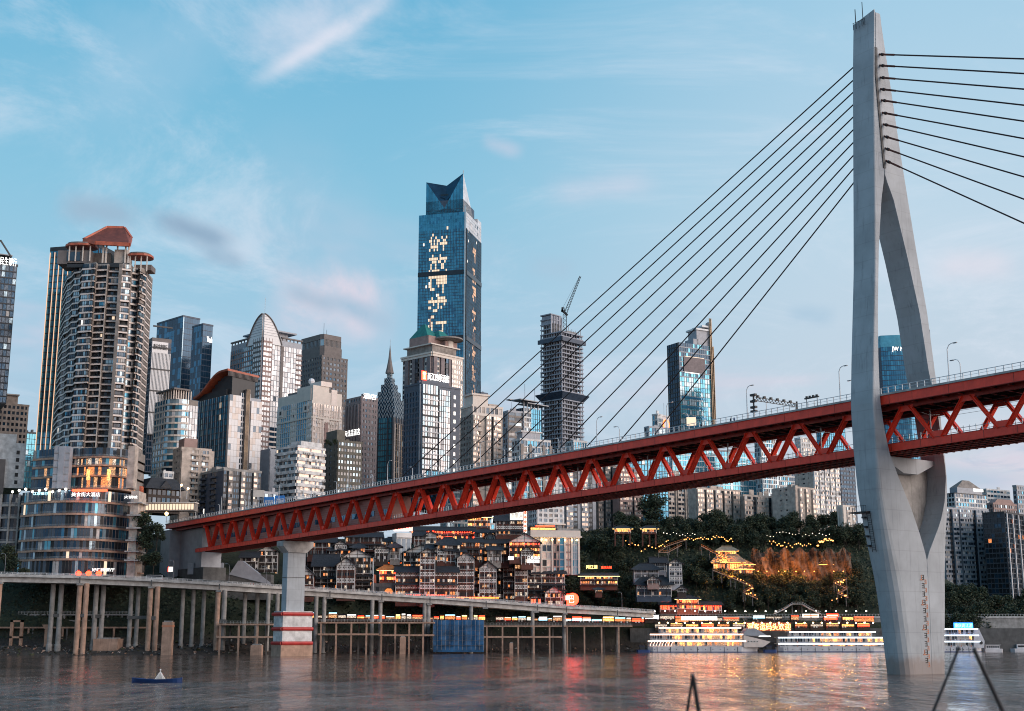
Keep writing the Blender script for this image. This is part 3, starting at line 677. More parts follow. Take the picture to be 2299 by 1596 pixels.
sp_.build('spire', B.root); B.done()

# --- brown hotel with green tiled roofs
B = Bld('green_roof_hotel', 'brown stone hotel tower with green pyramid roofs and a round rooftop disc', 902, 968, 1034, 790, 1140, 890, 43)
H = B.H; B.core('mauve_brick')
for side, L in (('L', B.Ll), ('R', B.Lr)):
    for k in range(4):
        a = L*k/4; B.fb(B.wall, side, a+L*.02, a+L*.14, 0, 1.3, 0, H-3, 'mauve_brick')
        B.facade(side, a+L*.15, a+L*.23, 0, H-3, h=3.5, bay=1.6, sp=.35, pw=.2, wall='cream', pal='res', off=.2)
    B.facade(side, L*.42, L*.52, 0, H-3, h=3.5, bay=2, sp=.05, pw=.1, wall='dark_frame', pal='dark', off=1.4)
    B.fb(B.wall, side, -.8, L, 0, 1.6, H-3, H-1.2, 'cream'); B.fb(B.wall, side, -1.2, L+.5, 0, 2.1, H-1.2, H, 'cream')
B.facade('R', B.Lr*.62, B.Lr, 0, H-3, h=3.5, bay=2.2, sp=.35, pw=.3, wall='cream', pal='warm', off=1.6)
r = B.roof; r.box(2, B.Lr-3, 2, B.Ll-2, H, H+6, 'beige_dark'); r.box(0, B.Lr, 1, B.Ll, H+6, H+6.8, 'cream')
r.box(4, B.Lr-8, 8, B.Ll-2, H+6.8, H+14, 'pink_stone'); r.box(B.Lr*.55, B.Lr-1, 3, B.Ll*.6, H+6.8, H+11, 'pink_stone')
gr = MB()
def pyr(mb, x0, x1, y0, y1, z0, z1, m, ov=1.0, ridge=.0):
    x0 -= ov; x1 += ov; y0 -= ov; y1 += ov; cx, cy = (x0+x1)/2, (y0+y1)/2; rx = (x1-x0)*ridge/2; ry = (y1-y0)*ridge/2
    mb.prism([(x0, y0), (x1, y0), (x1, y1), (x0, y1)], z0, z1, m, [(cx-rx, cy-ry), (cx+rx, cy-ry), (cx+rx, cy+ry), (cx-rx, cy+ry)])
pyr(gr, 5, B.Lr*.48, 10, B.Ll-3, H+14, H+24, 'green_roof', ridge=.12); pyr(gr, B.Lr*.4, B.Lr*.8, 4, B.Ll*.7, H+12.5, H+19, 'green_roof', ridge=.35)
gr.build('green_roof', B.root); ds = MB(); ds.tube([(B.Lr*.74, 6, H+11.5), (B.Lr*.74, 6, H+12.3), (B.Lr*.74, 6, H+13.4)], [6.5, 11, 10.6], 'beige_dark', 20); ds.tube([(B.Lr*.74, 6, H), (B.Lr*.74, 6, H+12)], 4, 'cream', 12); ds.build('rooftop_disc', B.root)
r.tube([(B.Lr*.42, B.Ll*.5, H+22), (B.Lr*.42, B.Ll*.5, H+30)], [.8, .2], 'pink_stone', 6); B.done()

# --- two-tone hotel with white lit sign in front of it
B = Bld('banded_glass_hotel', 'dark hotel slab with white banded front, lit roof characters and a red emblem', 906, 945, 1032, 862, 1140, 775, 48)
H = B.H; B.core('navy_panel')
B.facade('L', 0, B.Ll, 0, H-4, h=3.4, bay=2.8, sp=.3, pw=.9, wall='navy_panel', pal='navy')
B.fb(B.wall, 'L', .2, 1.2, .2, .9, 0, H, 'grey_panel')
a, b, c = .30, .70, .9
B.facade('R', 0, B.Lr*.40, H*.3, H, h=6.6, bay=2.0, sp=.16, pw=.12, wall='dark_frame', pal=[('g_bright', 5), ('g_sky', 3), ('white_panel', 3)], off=1.0)
for k in range(int(H*.7/6.6)): B.fb(B.wall, 'R', 0, B.Lr*.40, 1.0, 1.6, H*.3+k*6.6+3.0, H*.3+k*6.6+3.7, 'white_panel')
B.fb(B.wall, 'R', 0, B.Lr*.40, 0, 1.0, 0, H, 'grey_panel'); B.facade('R', 0, B.Lr*.7, 0, H*.3, h=3.3, bay=1.8, sp=.12, pw=.15, wall='dark_frame', pal=[('g_deep', 4), ('g_bright', 2), ('g_blue', 3), ('pane_warm', .5), ('g_navy', 4)], off=1.0)
B.facade('R', B.Lr*.42, B.Lr*.71, H*.3, H-2, h=3.3, bay=1.7, sp=.06, pw=.12, wall='dark_frame', pal=[('g_bright', 6), ('g_sky', 4), ('white_panel', 2)], off=1.2); B.fb(B.wall, 'R', B.Lr*.42, B.Lr*.71, 0, 1.2, H*.3, H-2, 'grey_panel')
for k in range(int(H/5)): B.fb(B.row(k), 'R', B.Lr*.83, B.Lr*.88, .05, .15, 3+k*5, 5.2+k*5, 'pane_white' if k % 3 else 'g_bright')
B.crown('navy_panel', clutter=2, pole=0); B.roof.box(0, B.Lr*.7, 0, .6, H, H+3.4, 'navy_panel')
B.sign('R', '两江四季酒店', B.Lr*.41, H+5.3, B.Lr*.56, 4.6, 'sign_white', .6)
em = MB(); B.fb(em, 'R', -.6, B.Lr*.10, .4, .7, H+2.6, H+8.0, 'sign_red'); em.extr([(-.9, 0), (.9, 0), (.5, 1.2), (.5, 2.4), (1.3, 3.4), (.8, 4.4), (-.8, 4.4), (-1.3, 3.4), (-.5, 2.4), (-.5, 1.2)], (B.Lr*.045, -.72, H+3.1), (1, 0, 0), (0, 0, 1), (0, -.15, 0), 'sign_gold'); em.build('emblem', B.root); B.done()

# --- the tallest tower, its windows spelling characters
B = Bld('glass_skyscraper', 'tallest blue glass skyscraper, lit windows spelling large characters down its faces', 936, 1044, 1079, 512, 1060, 1250, 15)
H = B.H; Z1 = B.z(462); Z2 = B.z(398); Ll, Lr = B.Ll, B.Lr
B.core('navy_panel')
def char_grid(word, cells, bw, bh, uc, ztop):
    """which window cells of a column of characters are lit"""
    lit = set(); size = bw
    for k, ch in enumerate(word):
        V, Fc, w_, h_ = text_mesh(ch); zc = ztop-k*bh-bh/2
        bv = BVHTree.FromPolygons([(uc+a/w_*size, 0, zc+(b2/h_-.5)*bh*.86) for a, b2 in V], Fc)
        lit.add((k, bv))
    return [b_ for _, b_ in sorted(lit, key=lambda q: q[0])]
def char_face(side, L, word, uc, bw, bh, ztop, pal, litm, h, bay, litp):
    n = round(H/h); hz = H/n; nb = round(L/bay); wb = L/nb; bv = char_grid(word, None, bw, bh, uc, ztop)
    for i in range(n):
        mb = B.row(i)
        for j in range(nb):
            u = (j+.5)*wb; z = (i+.55)*hz; uu = (L-u) if side == 'L' else u
            hit = any(t.ray_cast(Vector((uu, 5, z)), Vector((0, -1, 0)))[0] is not None for t in bv)
            m = litm if hit else pick(B.rng, pal)
            if not hit and B.rng.random() < litp: m = 'pane_white'
            B.quad(mb, side, j*wb+.12, (j+1)*wb-.12, .1, i*hz+.35, (i+1)*hz, m)
        B.fb(B.wall, side, 0, L, 0, .2, i*hz, i*hz+.3, 'mullion')
    for j in range(0, nb+1, 2): B.fb(B.wall, side, max(0, j*wb-.12), min(L, j*wb+.12), 0, .35, 0, H, 'mullion')
zt = B.z(516)
bh = (B.z(518)-B.z(748))/5.0
char_face('L', Ll, '解放碑步行街', Ll*.42, 20, bh, B.z(518), [('g_blue', 9), ('g_deep', 2)], 'pane_warm', 3.1, 1.6, .007)
char_face('R', Lr, '解放碑步行街欢迎', Lr*.55, 11, (B.z(535)-B.z(895))/8.0, B.z(535), [('g_navy', 3), ('g_deep', 9)], 'led_amber', 3.1, 1.6, .003)
for zz in (B.z(608), B.z(755)): B.fb(B.wall, 'L', 2, Ll, .3, .8, zz-3, zz+1.5, 'g_black'); B.fb(B.wall, 'R', 2, Lr, .3, .8, zz-3, zz+1.5, 'g_black')
B.fb(B.wall, 'L', 0, 1.3, 0, 1.0, 0, Z1, 'rail_glass'); B.fb(B.wall, 'R', 0, .8, 0, .8, 0, H, 'dark_frame')
r = B.roof; r.box(0, Lr, 0, Ll, H, Z1-6, 'g_blue')
up = MB()
B2r, B2l = Lr, Ll
def panelled(mb, side, u0, u1, z0, z1, off, pal, bay=1.8, h=3.4):
    n = max(1, round((z1-z0)/h)); nb = max(1, round((u1-u0)/bay))
    for i in range(n):
        for j in range(nb):
            B.quad(mb, side, u0+j*(u1-u0)/nb+.1, u0+(j+1)*(u1-u0)/nb-.1, off, z0+i*(z1-z0)/n+.2, z0+(i+1)*(z1-z0)/n, pick(B.rng, pal))
panelled(up, 'L', 0, Ll, H, Z1-6, .12, [('g_blue', 8), ('g_deep', 2), ('pane_warm', .35)]); panelled(up, 'R', 0, Lr, H-(.0), Z1-6, .12, 'bright')
# offset crown with folded triangular cut
xa, xb, ya, yb_ = 1.0, Lr*.72, 3.5, Ll*.86
up.box(xa, xb, ya, yb_, Z1-6, Z2-22, 'navy_panel')
zt0 = Z1-6; Zl, Zr = Z2-1, Z2+5; zm = Z2-30; ym = (ya+yb_)/2
def tri(pts, m): up.face(pts, m)
def gridface(pa, pb, pc, pd, m, n=9, k=14):
    """panelled quad between four corners with dark joints"""
    pa, pb, pc, pd = map(Vector, (pa, pb, pc, pd)); up.face([pa, pb, pc, pd], m)
# left face of crown: two rising triangles and the recessed dark one between them
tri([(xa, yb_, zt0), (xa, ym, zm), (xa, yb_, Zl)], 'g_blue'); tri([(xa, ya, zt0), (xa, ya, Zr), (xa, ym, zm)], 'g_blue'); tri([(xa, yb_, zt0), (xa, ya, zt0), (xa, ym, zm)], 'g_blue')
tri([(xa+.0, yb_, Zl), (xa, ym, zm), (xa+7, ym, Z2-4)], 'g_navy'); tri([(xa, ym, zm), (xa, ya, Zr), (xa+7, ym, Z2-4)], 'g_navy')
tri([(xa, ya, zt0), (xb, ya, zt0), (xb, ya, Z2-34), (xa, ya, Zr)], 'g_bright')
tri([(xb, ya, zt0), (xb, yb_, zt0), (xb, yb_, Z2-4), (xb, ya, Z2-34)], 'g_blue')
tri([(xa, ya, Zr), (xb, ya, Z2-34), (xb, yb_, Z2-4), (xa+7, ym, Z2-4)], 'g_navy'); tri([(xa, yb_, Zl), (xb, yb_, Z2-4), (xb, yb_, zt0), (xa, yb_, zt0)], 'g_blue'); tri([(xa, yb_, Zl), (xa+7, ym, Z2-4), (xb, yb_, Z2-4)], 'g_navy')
for k in range(1, 9):
    z = zt0+k*(Z2-zt0)/9
    if z < zm: up.box(xa-.15, xa, ya, yb_, z, z+.25, 'mullion')
for k in range(1, 12):
    y = ya+k*(yb_-ya)/12; zlim = (Zr+(zm-Zr)*(y-ya)/(ym-ya)) if y < ym else (zm+(Zl-zm)*(y-ym)/(yb_-ym)); up.box(xa-.15, xa, y, y+.2, zt0, zlim, 'mullion')
up.box(xa-.3, xa, ym-4, ym+4, Z2-17, Z2-15.4, 'g_black')
up.tube([(xa, ya, Zr), (xa, ya, Zr+3)], .3, 'steel', 4)
# bright folded fin at the right
tri([(xb+.2, ya-3, H), (Lr+.3, ya-3, H), (Lr+.3, ya-3, H+10)], 'g_bright'); up.box(Lr*.75, Lr+.2, 0, Ll*.6, Z1-6, Z1-1, 'g_bright')
up.box(xb, Lr+.1, ya+4, Ll*.9, Z1-6, B.z(436), 'g_blue'); panelled(up, 'R2', ya+4, Ll*.9, Z1-6, B.z(436), .1, 'blue')
up.build('folded_crown', B.root); B.done()

# --- right of the skyscraper
B = Bld('beige_apartment_tower', 'pale beige classical apartment tower with curved balconies, right of the tallest skyscraper', 1034, 1060, 1128, 912, 1150, 745, 58)
B.core('beige'); pat = []
wsum = B.Lr; k = 0; seq = [(3.2, 1.0, 'bay'), (2.4, 1.6, 'bal'), (3.0, .1, 'blank'), (3.2, 1.2, 'bay'), (1.8, .1, 'rec')]
while wsum > 2: q = seq[k % 5]; w_ = min(q[0], wsum); pat.append((w_, q[1], q[2])); wsum -= w_; k += 1
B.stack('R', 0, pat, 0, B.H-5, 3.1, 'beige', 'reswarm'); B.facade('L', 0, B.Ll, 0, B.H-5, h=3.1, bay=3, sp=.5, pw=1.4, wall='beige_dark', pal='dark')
B.facade('R', 0, B.Lr, B.H-5, B.H, h=5, bay=3, sp=.3, pw=.8, wall='cream', pal='res'); B.crown('cream', clutter=2, pole=0)
B.roofbox(.05, .55, .1, .8, B.H, B.H+7, 'cream'); B.roofbox(.0, .6, .05, .85, B.H+7, B.H+8, 'cream'); B.roofbox(.62, .95, .2, .8, B.H, B.H+3, 'beige'); B.done()
B = simple('rooftop_dark_block', 'small dark stone top rising right behind the beige apartment tower', 1070, 1080, 1094, 884, 1000, 860, 48, wallm='navy_panel', crown=dict(clutter=1, pole=1)); B.done()
B = simple('grey_slab_block', 'narrow grey brown slab with banded windows behind the cables, left of the winged roof block', 1126, 1141, 1172, 925, 1120, 800, 60, R=dict(h=3.2, bay=4, sp=.4, pw=.3, wall='beige_dark', pal='res'), wallm='grey_panel'); B.done()
B = Bld('winged_roof_block', 'blue grey office with flat flying roof blades and two thin masts', 1146, 1176, 1216, 915, 1120, 860, 46)
B.core('grey_panel'); B.facade('L', 0, B.Ll, 0, B.H, h=3.4, bay=2, sp=.3, pw=.3, wall='grey_panel', pal='navy'); B.facade('R', 0, B.Lr*.4, 0, B.H, h=3.4, bay=2.4, sp=.3, pw=.3, wall='white_tile', pal='res'); B.facade('R', B.Lr*.4, B.Lr, 0, B.H, h=3.4, bay=2, sp=.05, pw=.1, wall='mullion', pal='blue')
for k, (x0, x1, y0, y1, z) in enumerate(((-6, B.Lr*.7, -3, 6, 4.5), (2, B.Lr+5, -2, 8, 3), (-4, B.Lr*.9, 9, B.Ll, 6))): B.roof.box(x0, x1, y0, y1, B.H+z, B.H+z+.6, 'steel')
for k in range(5): B.roof.box(k*B.Lr/5, k*B.Lr/5+.6, 0, .6, B.H, B.H+4.5, 'steel')
B.roof.tube([(4, 3, B.H+4), (4, 3, B.H+17)], .2, 'steel', 4); B.roof.tube([(B.Lr*.8, 3, B.H+4), (B.Lr*.8, 3, B.H+15)], .2, 'steel', 4); B.done()
B = simple('corniced_block', 'pale blue grey block with cornices and tan piers low behind the bridge railing', 1150, 1168, 1236, 988, 1120, 735, 60, R=dict(h=3.6, bay=2.2, sp=.2, pw=.3, wall='white_tile', pal='resblue'), L=dict(pal='resblue', wall='white_tile'), wallm='white_tile', crown=dict(clutter=1, pole=0))
for f in (0, .28, .72, .95): B.fb(B.wall, 'R', B.Lr*f, B.Lr*f+1.8, .3, .8, 0, B.H-2, 'beige_dark')
B.roofbox(.1, .7, .1, .8, B.H, B.H+5, 'grey_panel'); B.roofbox(.05, .75, .05, .85, B.H+5, B.H+5.8, 'white_tile'); B.done()

# --- concrete tower under construction with crane
B = Bld('unfinished_tower', 'unfinished concrete skyscraper frame with open floors and a dark blue skirt', 1216, 1262, 1309, 744, 1090, 980, 43)
H = B.H; Hl = B.z(702)
B.wall.box(3, B.Lr-3, 3, B.Ll-3, 0, H-4, 'concrete_dark'); B.wall.box(1.2, B.Lr*.45, B.Ll*.5, B.Ll-1.2, 0, Hl-6, 'concrete_dark')
n = round(H/3.3); hh = H/n
for i in range(n+1):
    z = i*hh; o = B.row(i)
    o.box(-.6, B.Lr+.6, -.6, B.Ll*.5, z-.42, z+.42, 'bare_concrete'); o.box(-.6, B.Lr*.6, B.Ll*.46, B.Ll+.6, z-.42, z+.42, 'bare_concrete')
    if i < n:
        for j in range(9):
            u = j*B.Lr/8
            if j % 3 == 1 and B.rng.random() < .75: B.fb(B.wall, 'R', u+.5, u+B.Lr/8-.6, -1.6, -1.2, z, z+hh, 'grey_panel')
            if B.rng.random() < .4: B.fb(B.wall, 'L', j*B.Ll/8+.4, j*B.Ll/8+2, -1.6, -1.2, z, z+hh, 'grey_panel')
for j in range(9):
    B.wall.box(j*B.Lr/8-.22, j*B.Lr/8+.22, .2, .7, 0, H, 'bare_concrete'); B.wall.box(.2, .7, j*B.Ll/8-.22, j*B.Ll/8+.22, 0, H if j < 4 else Hl-2, 'bare_concrete')
nn_ = round((Hl-H)/3.9)
for i in range(1, nn_+1):
    z = H+i*3.9; B.row(n+i).box(-.6, B.Lr*.5, B.Ll*.5, B.Ll+.6, z-.42, z+.42, 'bare_concrete')
for j in range(5): B.wall.box(j*B.Lr*.5/4-.4, j*B.Lr*.5/4+.4, B.Ll*.5-.3, B.Ll*.5+.5, H, Hl, 'bare_concrete')
B.wall.box(.3, B.Lr*.48, B.Ll*.52, B.Ll-.5, Hl-8, Hl, 'bare_concrete')
sk = MB(); z = B.z(886)
x0, x1, y0, y1 = 0, B.Lr, 0, B.Ll; o = 3.6
for (a, b_, c_, d_) in (((x0, y0), (x1, y0), (x1+o, y0-o), (x0-o, y0-o)), ((x0, y1), (x0, y0), (x0-o, y0-o), (x0-o, y1+o)), ((x1, y0), (x1, y1), (x1+o, y1+o), (x1+o, y0-o))):
    sk.face([(a[0], a[1], z-3), (b_[0], b_[1], z-3), (c_[0], c_[1], z+2), (d_[0], d_[1], z+2)], 'navy_panel'); sk.face([(a[0], a[1], z-3.6), (b_[0], b_[1], z-3.6), (c_[0], c_[1], z+1.4), (d_[0], d_[1], z+1.4)], 'navy_panel')
sk.build('safety_skirt', B.root); sk = MB(); z = B.z(762); sk.box(-2, B.Lr+2, -2, -.7, z-1, z+2.2, 'navy_panel'); sk.box(-2, -.7, -2, B.Ll+2, z-1, z+2.2, 'navy_panel')
sk.build('safety_skirt', B.root)
for k in range(12): B.roof.box(k*B.Lr/12, k*B.Lr/12+.3, 0, .3, H, H+B.rng.uniform(1.5, 5), 'steel')
B.roof.box(B.Lr*.4, B.Lr*.9, 3, B.Ll*.4, H, H+3, 'concrete'); B.done()
crane = empty('tower_crane', (B.root.location.x+6, B.root.location.y+18, B.zb+H), 0, 'dark luffing tower crane on top of the unfinished concrete tower', 'crane')
def lattice(mb, p, q, w0, w1, m, n=10, r=.16):
    p = Vector(p); q = Vector(q); d = (q-p).normalized(); a = d.cross(Vector((0, 1, .01))).normalized(); b = a.cross(d)
    pr = None
    for i in range(n+1):
        t = i/n; c = p.lerp(q, t); w_ = w0+(w1-w0)*t; cs = [c+a*u*w_/2+b*v*w_/2 for u, v in ((-1, -1), (1, -1), (1, 1), (-1, 1))]
        if pr:
            for k in range(4): mb.beam(pr[k], cs[k], r, r, m); mb.beam(pr[k], cs[(k+1) % 4], r*.7, r*.7, m)
        pr = cs
def vec_px(x, y, Y, org): v = at(x, y, Y)-Vector(org); return v
o = crane.location; Yc = o.y
mb = MB(); lattice(mb, vec_px(1268, 760, Yc, o), vec_px(1268, 706, Yc, o), 2.6, 2.6, 'lattice', 6, .35); mb.build('mast', crane)
mb = MB(); lattice(mb, vec_px(1269, 704, Yc, o), vec_px(1303, 620, Yc, o), 2.2, 1.0, 'lattice', 14, .35); mb.build('jib', crane)
mb = MB(); mb.beam(vec_px(1274, 708, Yc, o), vec_px(1261, 696, Yc, o), 1.6, 1.6, 'lattice'); mb.beam(vec_px(1262, 700, Yc, o), vec_px(1263, 690, Yc, o), 1.6, 1.6, 'lattice'); mb.beam(vec_px(1269, 706, Yc, o), vec_px(1266, 690, Yc, o), .6, .6, 'lattice'); mb.beam(vec_px(1264, 690, Yc, o), vec_px(1300, 622, Yc, o), .15, .15, 'lattice')
mb.build('counterweight', crane)

B = simple('pale_low_block', 'pale low office with white vertical fins at the foot of the unfinished tower', 1270, 1288, 1318, 992, 1080, 900, 60, R=dict(h=4, bay=2, sp=.1, pw=.7, wall='white_tile', pal='blue'), wallm='white_tile', crown=dict(pole=0, clutter=1)); B.done()
B = Bld('emblem_office', 'small pale office with an orange round emblem on its top right wall', 1466, 1478, 1504, 932, 1060, 930, 40)
B.core('white_tile'); B.facade('L', 0, B.Ll, 0, B.H, h=3.6, bay=2, sp=.2, pw=.3, wall='white_tile', pal='resblue'); B.facade('R', 0, B.Lr*.4, 0, B.H-2, h=3.6, bay=2, sp=.2, pw=.3, wall='white_tile', pal='sky')
em = MB(); em.tube([(B.Lr*.7, -.05, B.H-6), (B.Lr*.7, -.4, B.H-6)], 4.2, 'sign_orange', 18); em.tube([(B.Lr*.7, -.42, B.H-6), (B.Lr*.7, -.5, B.H-6)], 3.2, 'white_panel', 18); em.build('emblem', B.root); B.crown('white_tile', clutter=2, pole=1); B.done()
B = simple('low_blue_block', 'low flat blue glass block beside the emblem office above the bridge railing', 1448, 1458, 1503, 960, 1060, 880, 60, R=dict(h=3.6, bay=3, sp=.15, pw=.3, wall='grey_panel', pal='resblue'), wallm='grey_panel', crown=dict(clutter=1, pole=0)); B.done()

# --- blue tower with antenna
B = Bld('mast_tower', 'broad blue glass tower with a tapering mast on its right shoulder', 1502, 1528, 1606, 768, 1110, 1060, 60)
H = B.H; B.core('navy_panel')
B.facade('L', 0, B.Ll, 0, H, h=3.8, bay=3, sp=.2, pw=.15, wall='dark_frame', pal='navy'); B.facade('R', 0, B.Lr*.93, 0, H-29, h=3.8, bay=2.4, sp=.06, pw=.08, wall='mullion', pal=[('g_blue', 1.5), ('g_sky', 4), ('g_teal', 5)])
B.facade('R', 0, B.Lr*.93, H-29, H, h=4, bay=2.4, sp=.2, pw=.2, wall='grey_panel', pal=[('g_teal', 3), ('g_navy', 5)])
B.fb(B.wall, 'R', B.Lr*.12, B.Lr*.74, .3, .8, H-24, H-12, 'mauve_brick'); B.fb(B.part('lit_strip'), 'R', B.Lr*.14, B.Lr*.70, .9, 1.1, H-11.6, H-11.2, 'pane_warm'); B.fb(B.part('lit_strip'), 'R', B.Lr*.14, B.Lr*.55, .9, 1.1, H-25.4, H-24.6, 'pane_white')
for k in range(9): B.fb(B.wall, 'R', B.Lr*.05, B.Lr*.75, .2, .45, H*.12+k*8, H*.12+k*8+1.8, 'g_deep')
for f in (.90, .94, .985): B.fb(B.wall, 'R', B.Lr*f, B.Lr*f+.5, 0, 1.2, 0, H+(24 if f < .97 else 0), 'brass')
B.roof.box(B.Lr*.55, B.Lr*.93, 1, B.Ll*.8, H, H+13, 'grey_panel'); B.roof.box(B.Lr*.45, B.Lr*.6, 1, B.Ll*.8, H, H+5, 'grey_panel'); B.roof.box(B.Lr*.52, B.Lr*.95, 0, B.Ll*.9, H+13, H+14.5, 'steel_white'); B.roof.box(B.Lr*.7, B.Lr*.95, 0, B.Ll*.9, H+16, H+17.5, 'steel_white')
B.roof.tube([(B.Lr*.92, 2, H), (B.Lr*.92, 2, H+20), (B.Lr*.92, 2, B.z(712))], [1.6, 2.2, .5], 'steel', 8); B.done()

# --- curved hotel behind the pylon
B = Bld('curved_glass_hotel', 'curved blue glass hotel tower rising behind the pylon with lettering at its rounded top', 1989, 1991, 2104, 768, 1260, 980, 76)
H = B.H; W_ = B.Lr; n = 14; cp = []
for k in range(n+1):
    t = k/n; cp.append((W_*t, -7*sin(pi*t)))
B.wall.prism(cp+[(W_, 18), (0, 18)], 0, H-4, 'navy_panel')
nf = round(H/3.8); hh = H/nf
for i in range(nf):
    mb = B.row(i)
    for k in range(n):
        p, q = cp[k], cp[k+1]; hgt = 8*sin(pi*(k+.5)/n)
        for s_ in range(2):
            a0 = s_/2; a = (p[0]+(q[0]-p[0])*a0, p[1]+(q[1]-p[1])*a0-.2); b_ = (p[0]+(q[0]-p[0])*(a0+.44), p[1]+(q[1]-p[1])*(a0+.44)-.2)
            mb.face([(a[0], a[1], i*hh+.5), (b_[0], b_[1], i*hh+.5), (b_[0], b_[1], (i+1)*hh), (a[0], a[1], (i+1)*hh)], pick(B.rng, [('g_blue', 3), ('g_deep', 9)]))
B.roof.prism([(x, y-.5) for x, y in cp]+[(W_, 18), (0, 18)], H-4, H+5, 'g_teal'); B.roof.box(W_-1.2, W_+.2, -1, 16, 0, H+12, 'navy_panel')
mb = MB(); lettering(mb, 'JW MARRIOTT', (W_*.42, -9.2, H-7), (1, -.08, 0), W_*.62, 4.2, 'sign_white'); mb.build('lettering', B.root); B.done()
# --- lower left blocks
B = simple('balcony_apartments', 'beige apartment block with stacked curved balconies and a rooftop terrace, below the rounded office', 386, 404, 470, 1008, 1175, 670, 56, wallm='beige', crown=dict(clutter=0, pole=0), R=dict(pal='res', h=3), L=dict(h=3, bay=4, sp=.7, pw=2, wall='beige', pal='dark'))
B.stack('R', 0, [(5, .6, 'blank'), (4, 1.8, 'bal'), (2, .3, 'blank'), (3.4, 1.4, 'bal'), (3, .4, 'blank')], 0, B.H, 3.0, 'beige', 'res'); B.roofbox(.1, .55, .1, .8, B.H, B.H+6, 'pink_stone'); B.done()
B = Bld('old_apartments', 'low old apartment block with peach windows and blank grey end wall above the bridge end', 440, 500, 584, 1056, 1175, 655, 52)
B.core('grey_panel'); B.stack('R', 0, [(min(B.Lr, 9*4.0)/9, (.1, 1.0, .1)[k % 3], ('rec', 'bay', 'rec')[k % 3]) for k in range(9)], 0, B.H, 3.0, 'beige_dark', 'reswarm')
B.stack('L', 0, [(B.Ll*.25, .1, 'blank'), (B.Ll*.2, 1.2, 'bal'), (B.Ll*.15, .4, 'blank'), (B.Ll*.2, 1.4, 'bal')], 0, B.H, 3, 'navy_panel', 'dark'); B.crown('concrete', clutter=4); B.done()
B = simple('grey_infill_block', 'plain blue grey service block squeezed between the red-roofed tower and the banded office', 583, 604, 628, 1012, 1150, 745, 44, wallm='grey_panel', R=dict(pal='dark', bay=5, sp=.75, pw=3.5, wall='grey_panel'), L=dict(wall='grey_panel', pal='dark', bay=5, sp=.75, pw=3.5), crown=dict(clutter=2)); B.done()
B = Bld('banded_office', 'white office block with horizontal balcony bands and air conditioners, just above the bridge deck', 619, 666, 728, 1004, 1150, 690, 42)
B.core('beige_dark')
for side, L in (('L', B.Ll), ('R', B.Lr)):
    B.facade(side, 0, L, 0, B.H, h=3.3, bay=1.3, sp=.5, pw=.0, wd=.9, wall='white_tile', pal='reswarm' if side == 'R' else 'res', ac=.25)
B.crown('white_tile', clutter=3); B.roofbox(.2, .95, .1, .6, B.H, B.H+4, 'white_tile')
B.done()
# hillside small buildings hidden partly
hz = [('low_house', 'dark low temple-like hall with a broad tiled roof above the glowing arcade', 305, 330, 404, 1098, 1150, 640, 52, 'timber_dark', 'dark'),
      ('low_house', 'small pale flat-roofed house beside the balcony apartments, above the dark hall', 352, 366, 388, 1062, 1100, 665, 45, 'white_tile', 'res'),
      ('low_house', 'grey low flat-roofed house between the old apartments and the banded office', 583, 592, 622, 1108, 1150, 640, 45, 'grey_panel', 'res')]
for nm, lb, xl, xc, xr, yt, yb, Y, b, wm, pl in hz:
    B = simple(nm, lb, xl, xc, xr, yt, yb, Y, b, wallm=wm, R=dict(pal=pl, wall=wm), L=dict(pal=pl, wall=wm), crown=dict(clutter=1, pole=0))
    if 'temple' in lb:
        r = MB(); pyr(r, -1, B.Lr+1, -1, B.Ll+1, B.H+.4, B.H+6, 'roof_tile', ridge=.6); r.extr([(-3, 0), (3, 0), (0, 3.6)], (B.Lr*.5, -2, B.H+1.0), (1, 0, 0), (0, 0, 1), (0, 4, 0), 'roof_tile'); r.build('tiled_roof', B.root)
    B.done()

# glowing arcade strip behind the bridge end
e = empty('lit_arcade', at(312, 1142, 625), radians(-6), 'long low arcade glowing amber behind the left end of the bridge', 'arcade')
mb = MB(); L = 27
mb.box(0, L, 0, 5, -1.2, 2.4, 'beige_dark'); mb.box(-.5, L+.5, -.6, 5, 2.4, 2.9, 'cream'); mb.build('wall', e)
for k in range(18): q = MB(); q.box(.4+k*1.48, 1.5+k*1.48, -.15, 0, -.6, 2.1, 'pane_warm'); q.build('window', e)

# --- hill-top blocks seen below and through the bridge
def block(name, label, xl, xc, xr, yt, yb, Y, b, pat, wallm, pal='reswarm', h=3.0, Lpal='dark', lw=None, **kw):
    Y += 55 if xl < 1900 else 0
    B = Bld(name, label, xl, xc, xr, yt, yb+90, Y, 90-b); B.core(wallm)
    tot = sum(p[0] for p in pat); reps = max(1, round(B.Lr/tot)); s = B.Lr/(reps*tot)
    B.stack('R', 0, [(p[0]*s, p[1], p[2]) for _ in range(reps) for p in pat], 0, B.H, h, wallm, pal)
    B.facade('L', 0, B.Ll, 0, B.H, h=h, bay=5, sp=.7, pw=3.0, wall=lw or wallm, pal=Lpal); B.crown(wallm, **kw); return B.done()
block('white_apartments', 'white apartment tower with rows of small paired windows, right of the hillside sign tower', 1186, 1206, 1262, 1050, 1215, 730, 30, [(2.2, .1, 'blank'), (2.0, .2, 'bay')], 'white_tile', 'res', clutter=2)
block('dark_apartments', 'dark grey apartment tower with lit window columns, left of the wooded slope', 1256, 1270, 1338, 1040, 1240, 755, 30, [(4, 1, 'bay'), (3, .1, 'rec'), (2, .3, 'blank')], 'grey_panel', 'reswarm', clutter=2)
block('dark_apartments', 'brown grey apartment tower behind the trees with stacked balconies, second from the white apartments', 1330, 1342, 1392, 1046, 1225, 775, 30, [(4.5, 1, 'bay'), (2, .1, 'rec')], 'beige_dark', 'reswarm', clutter=2)
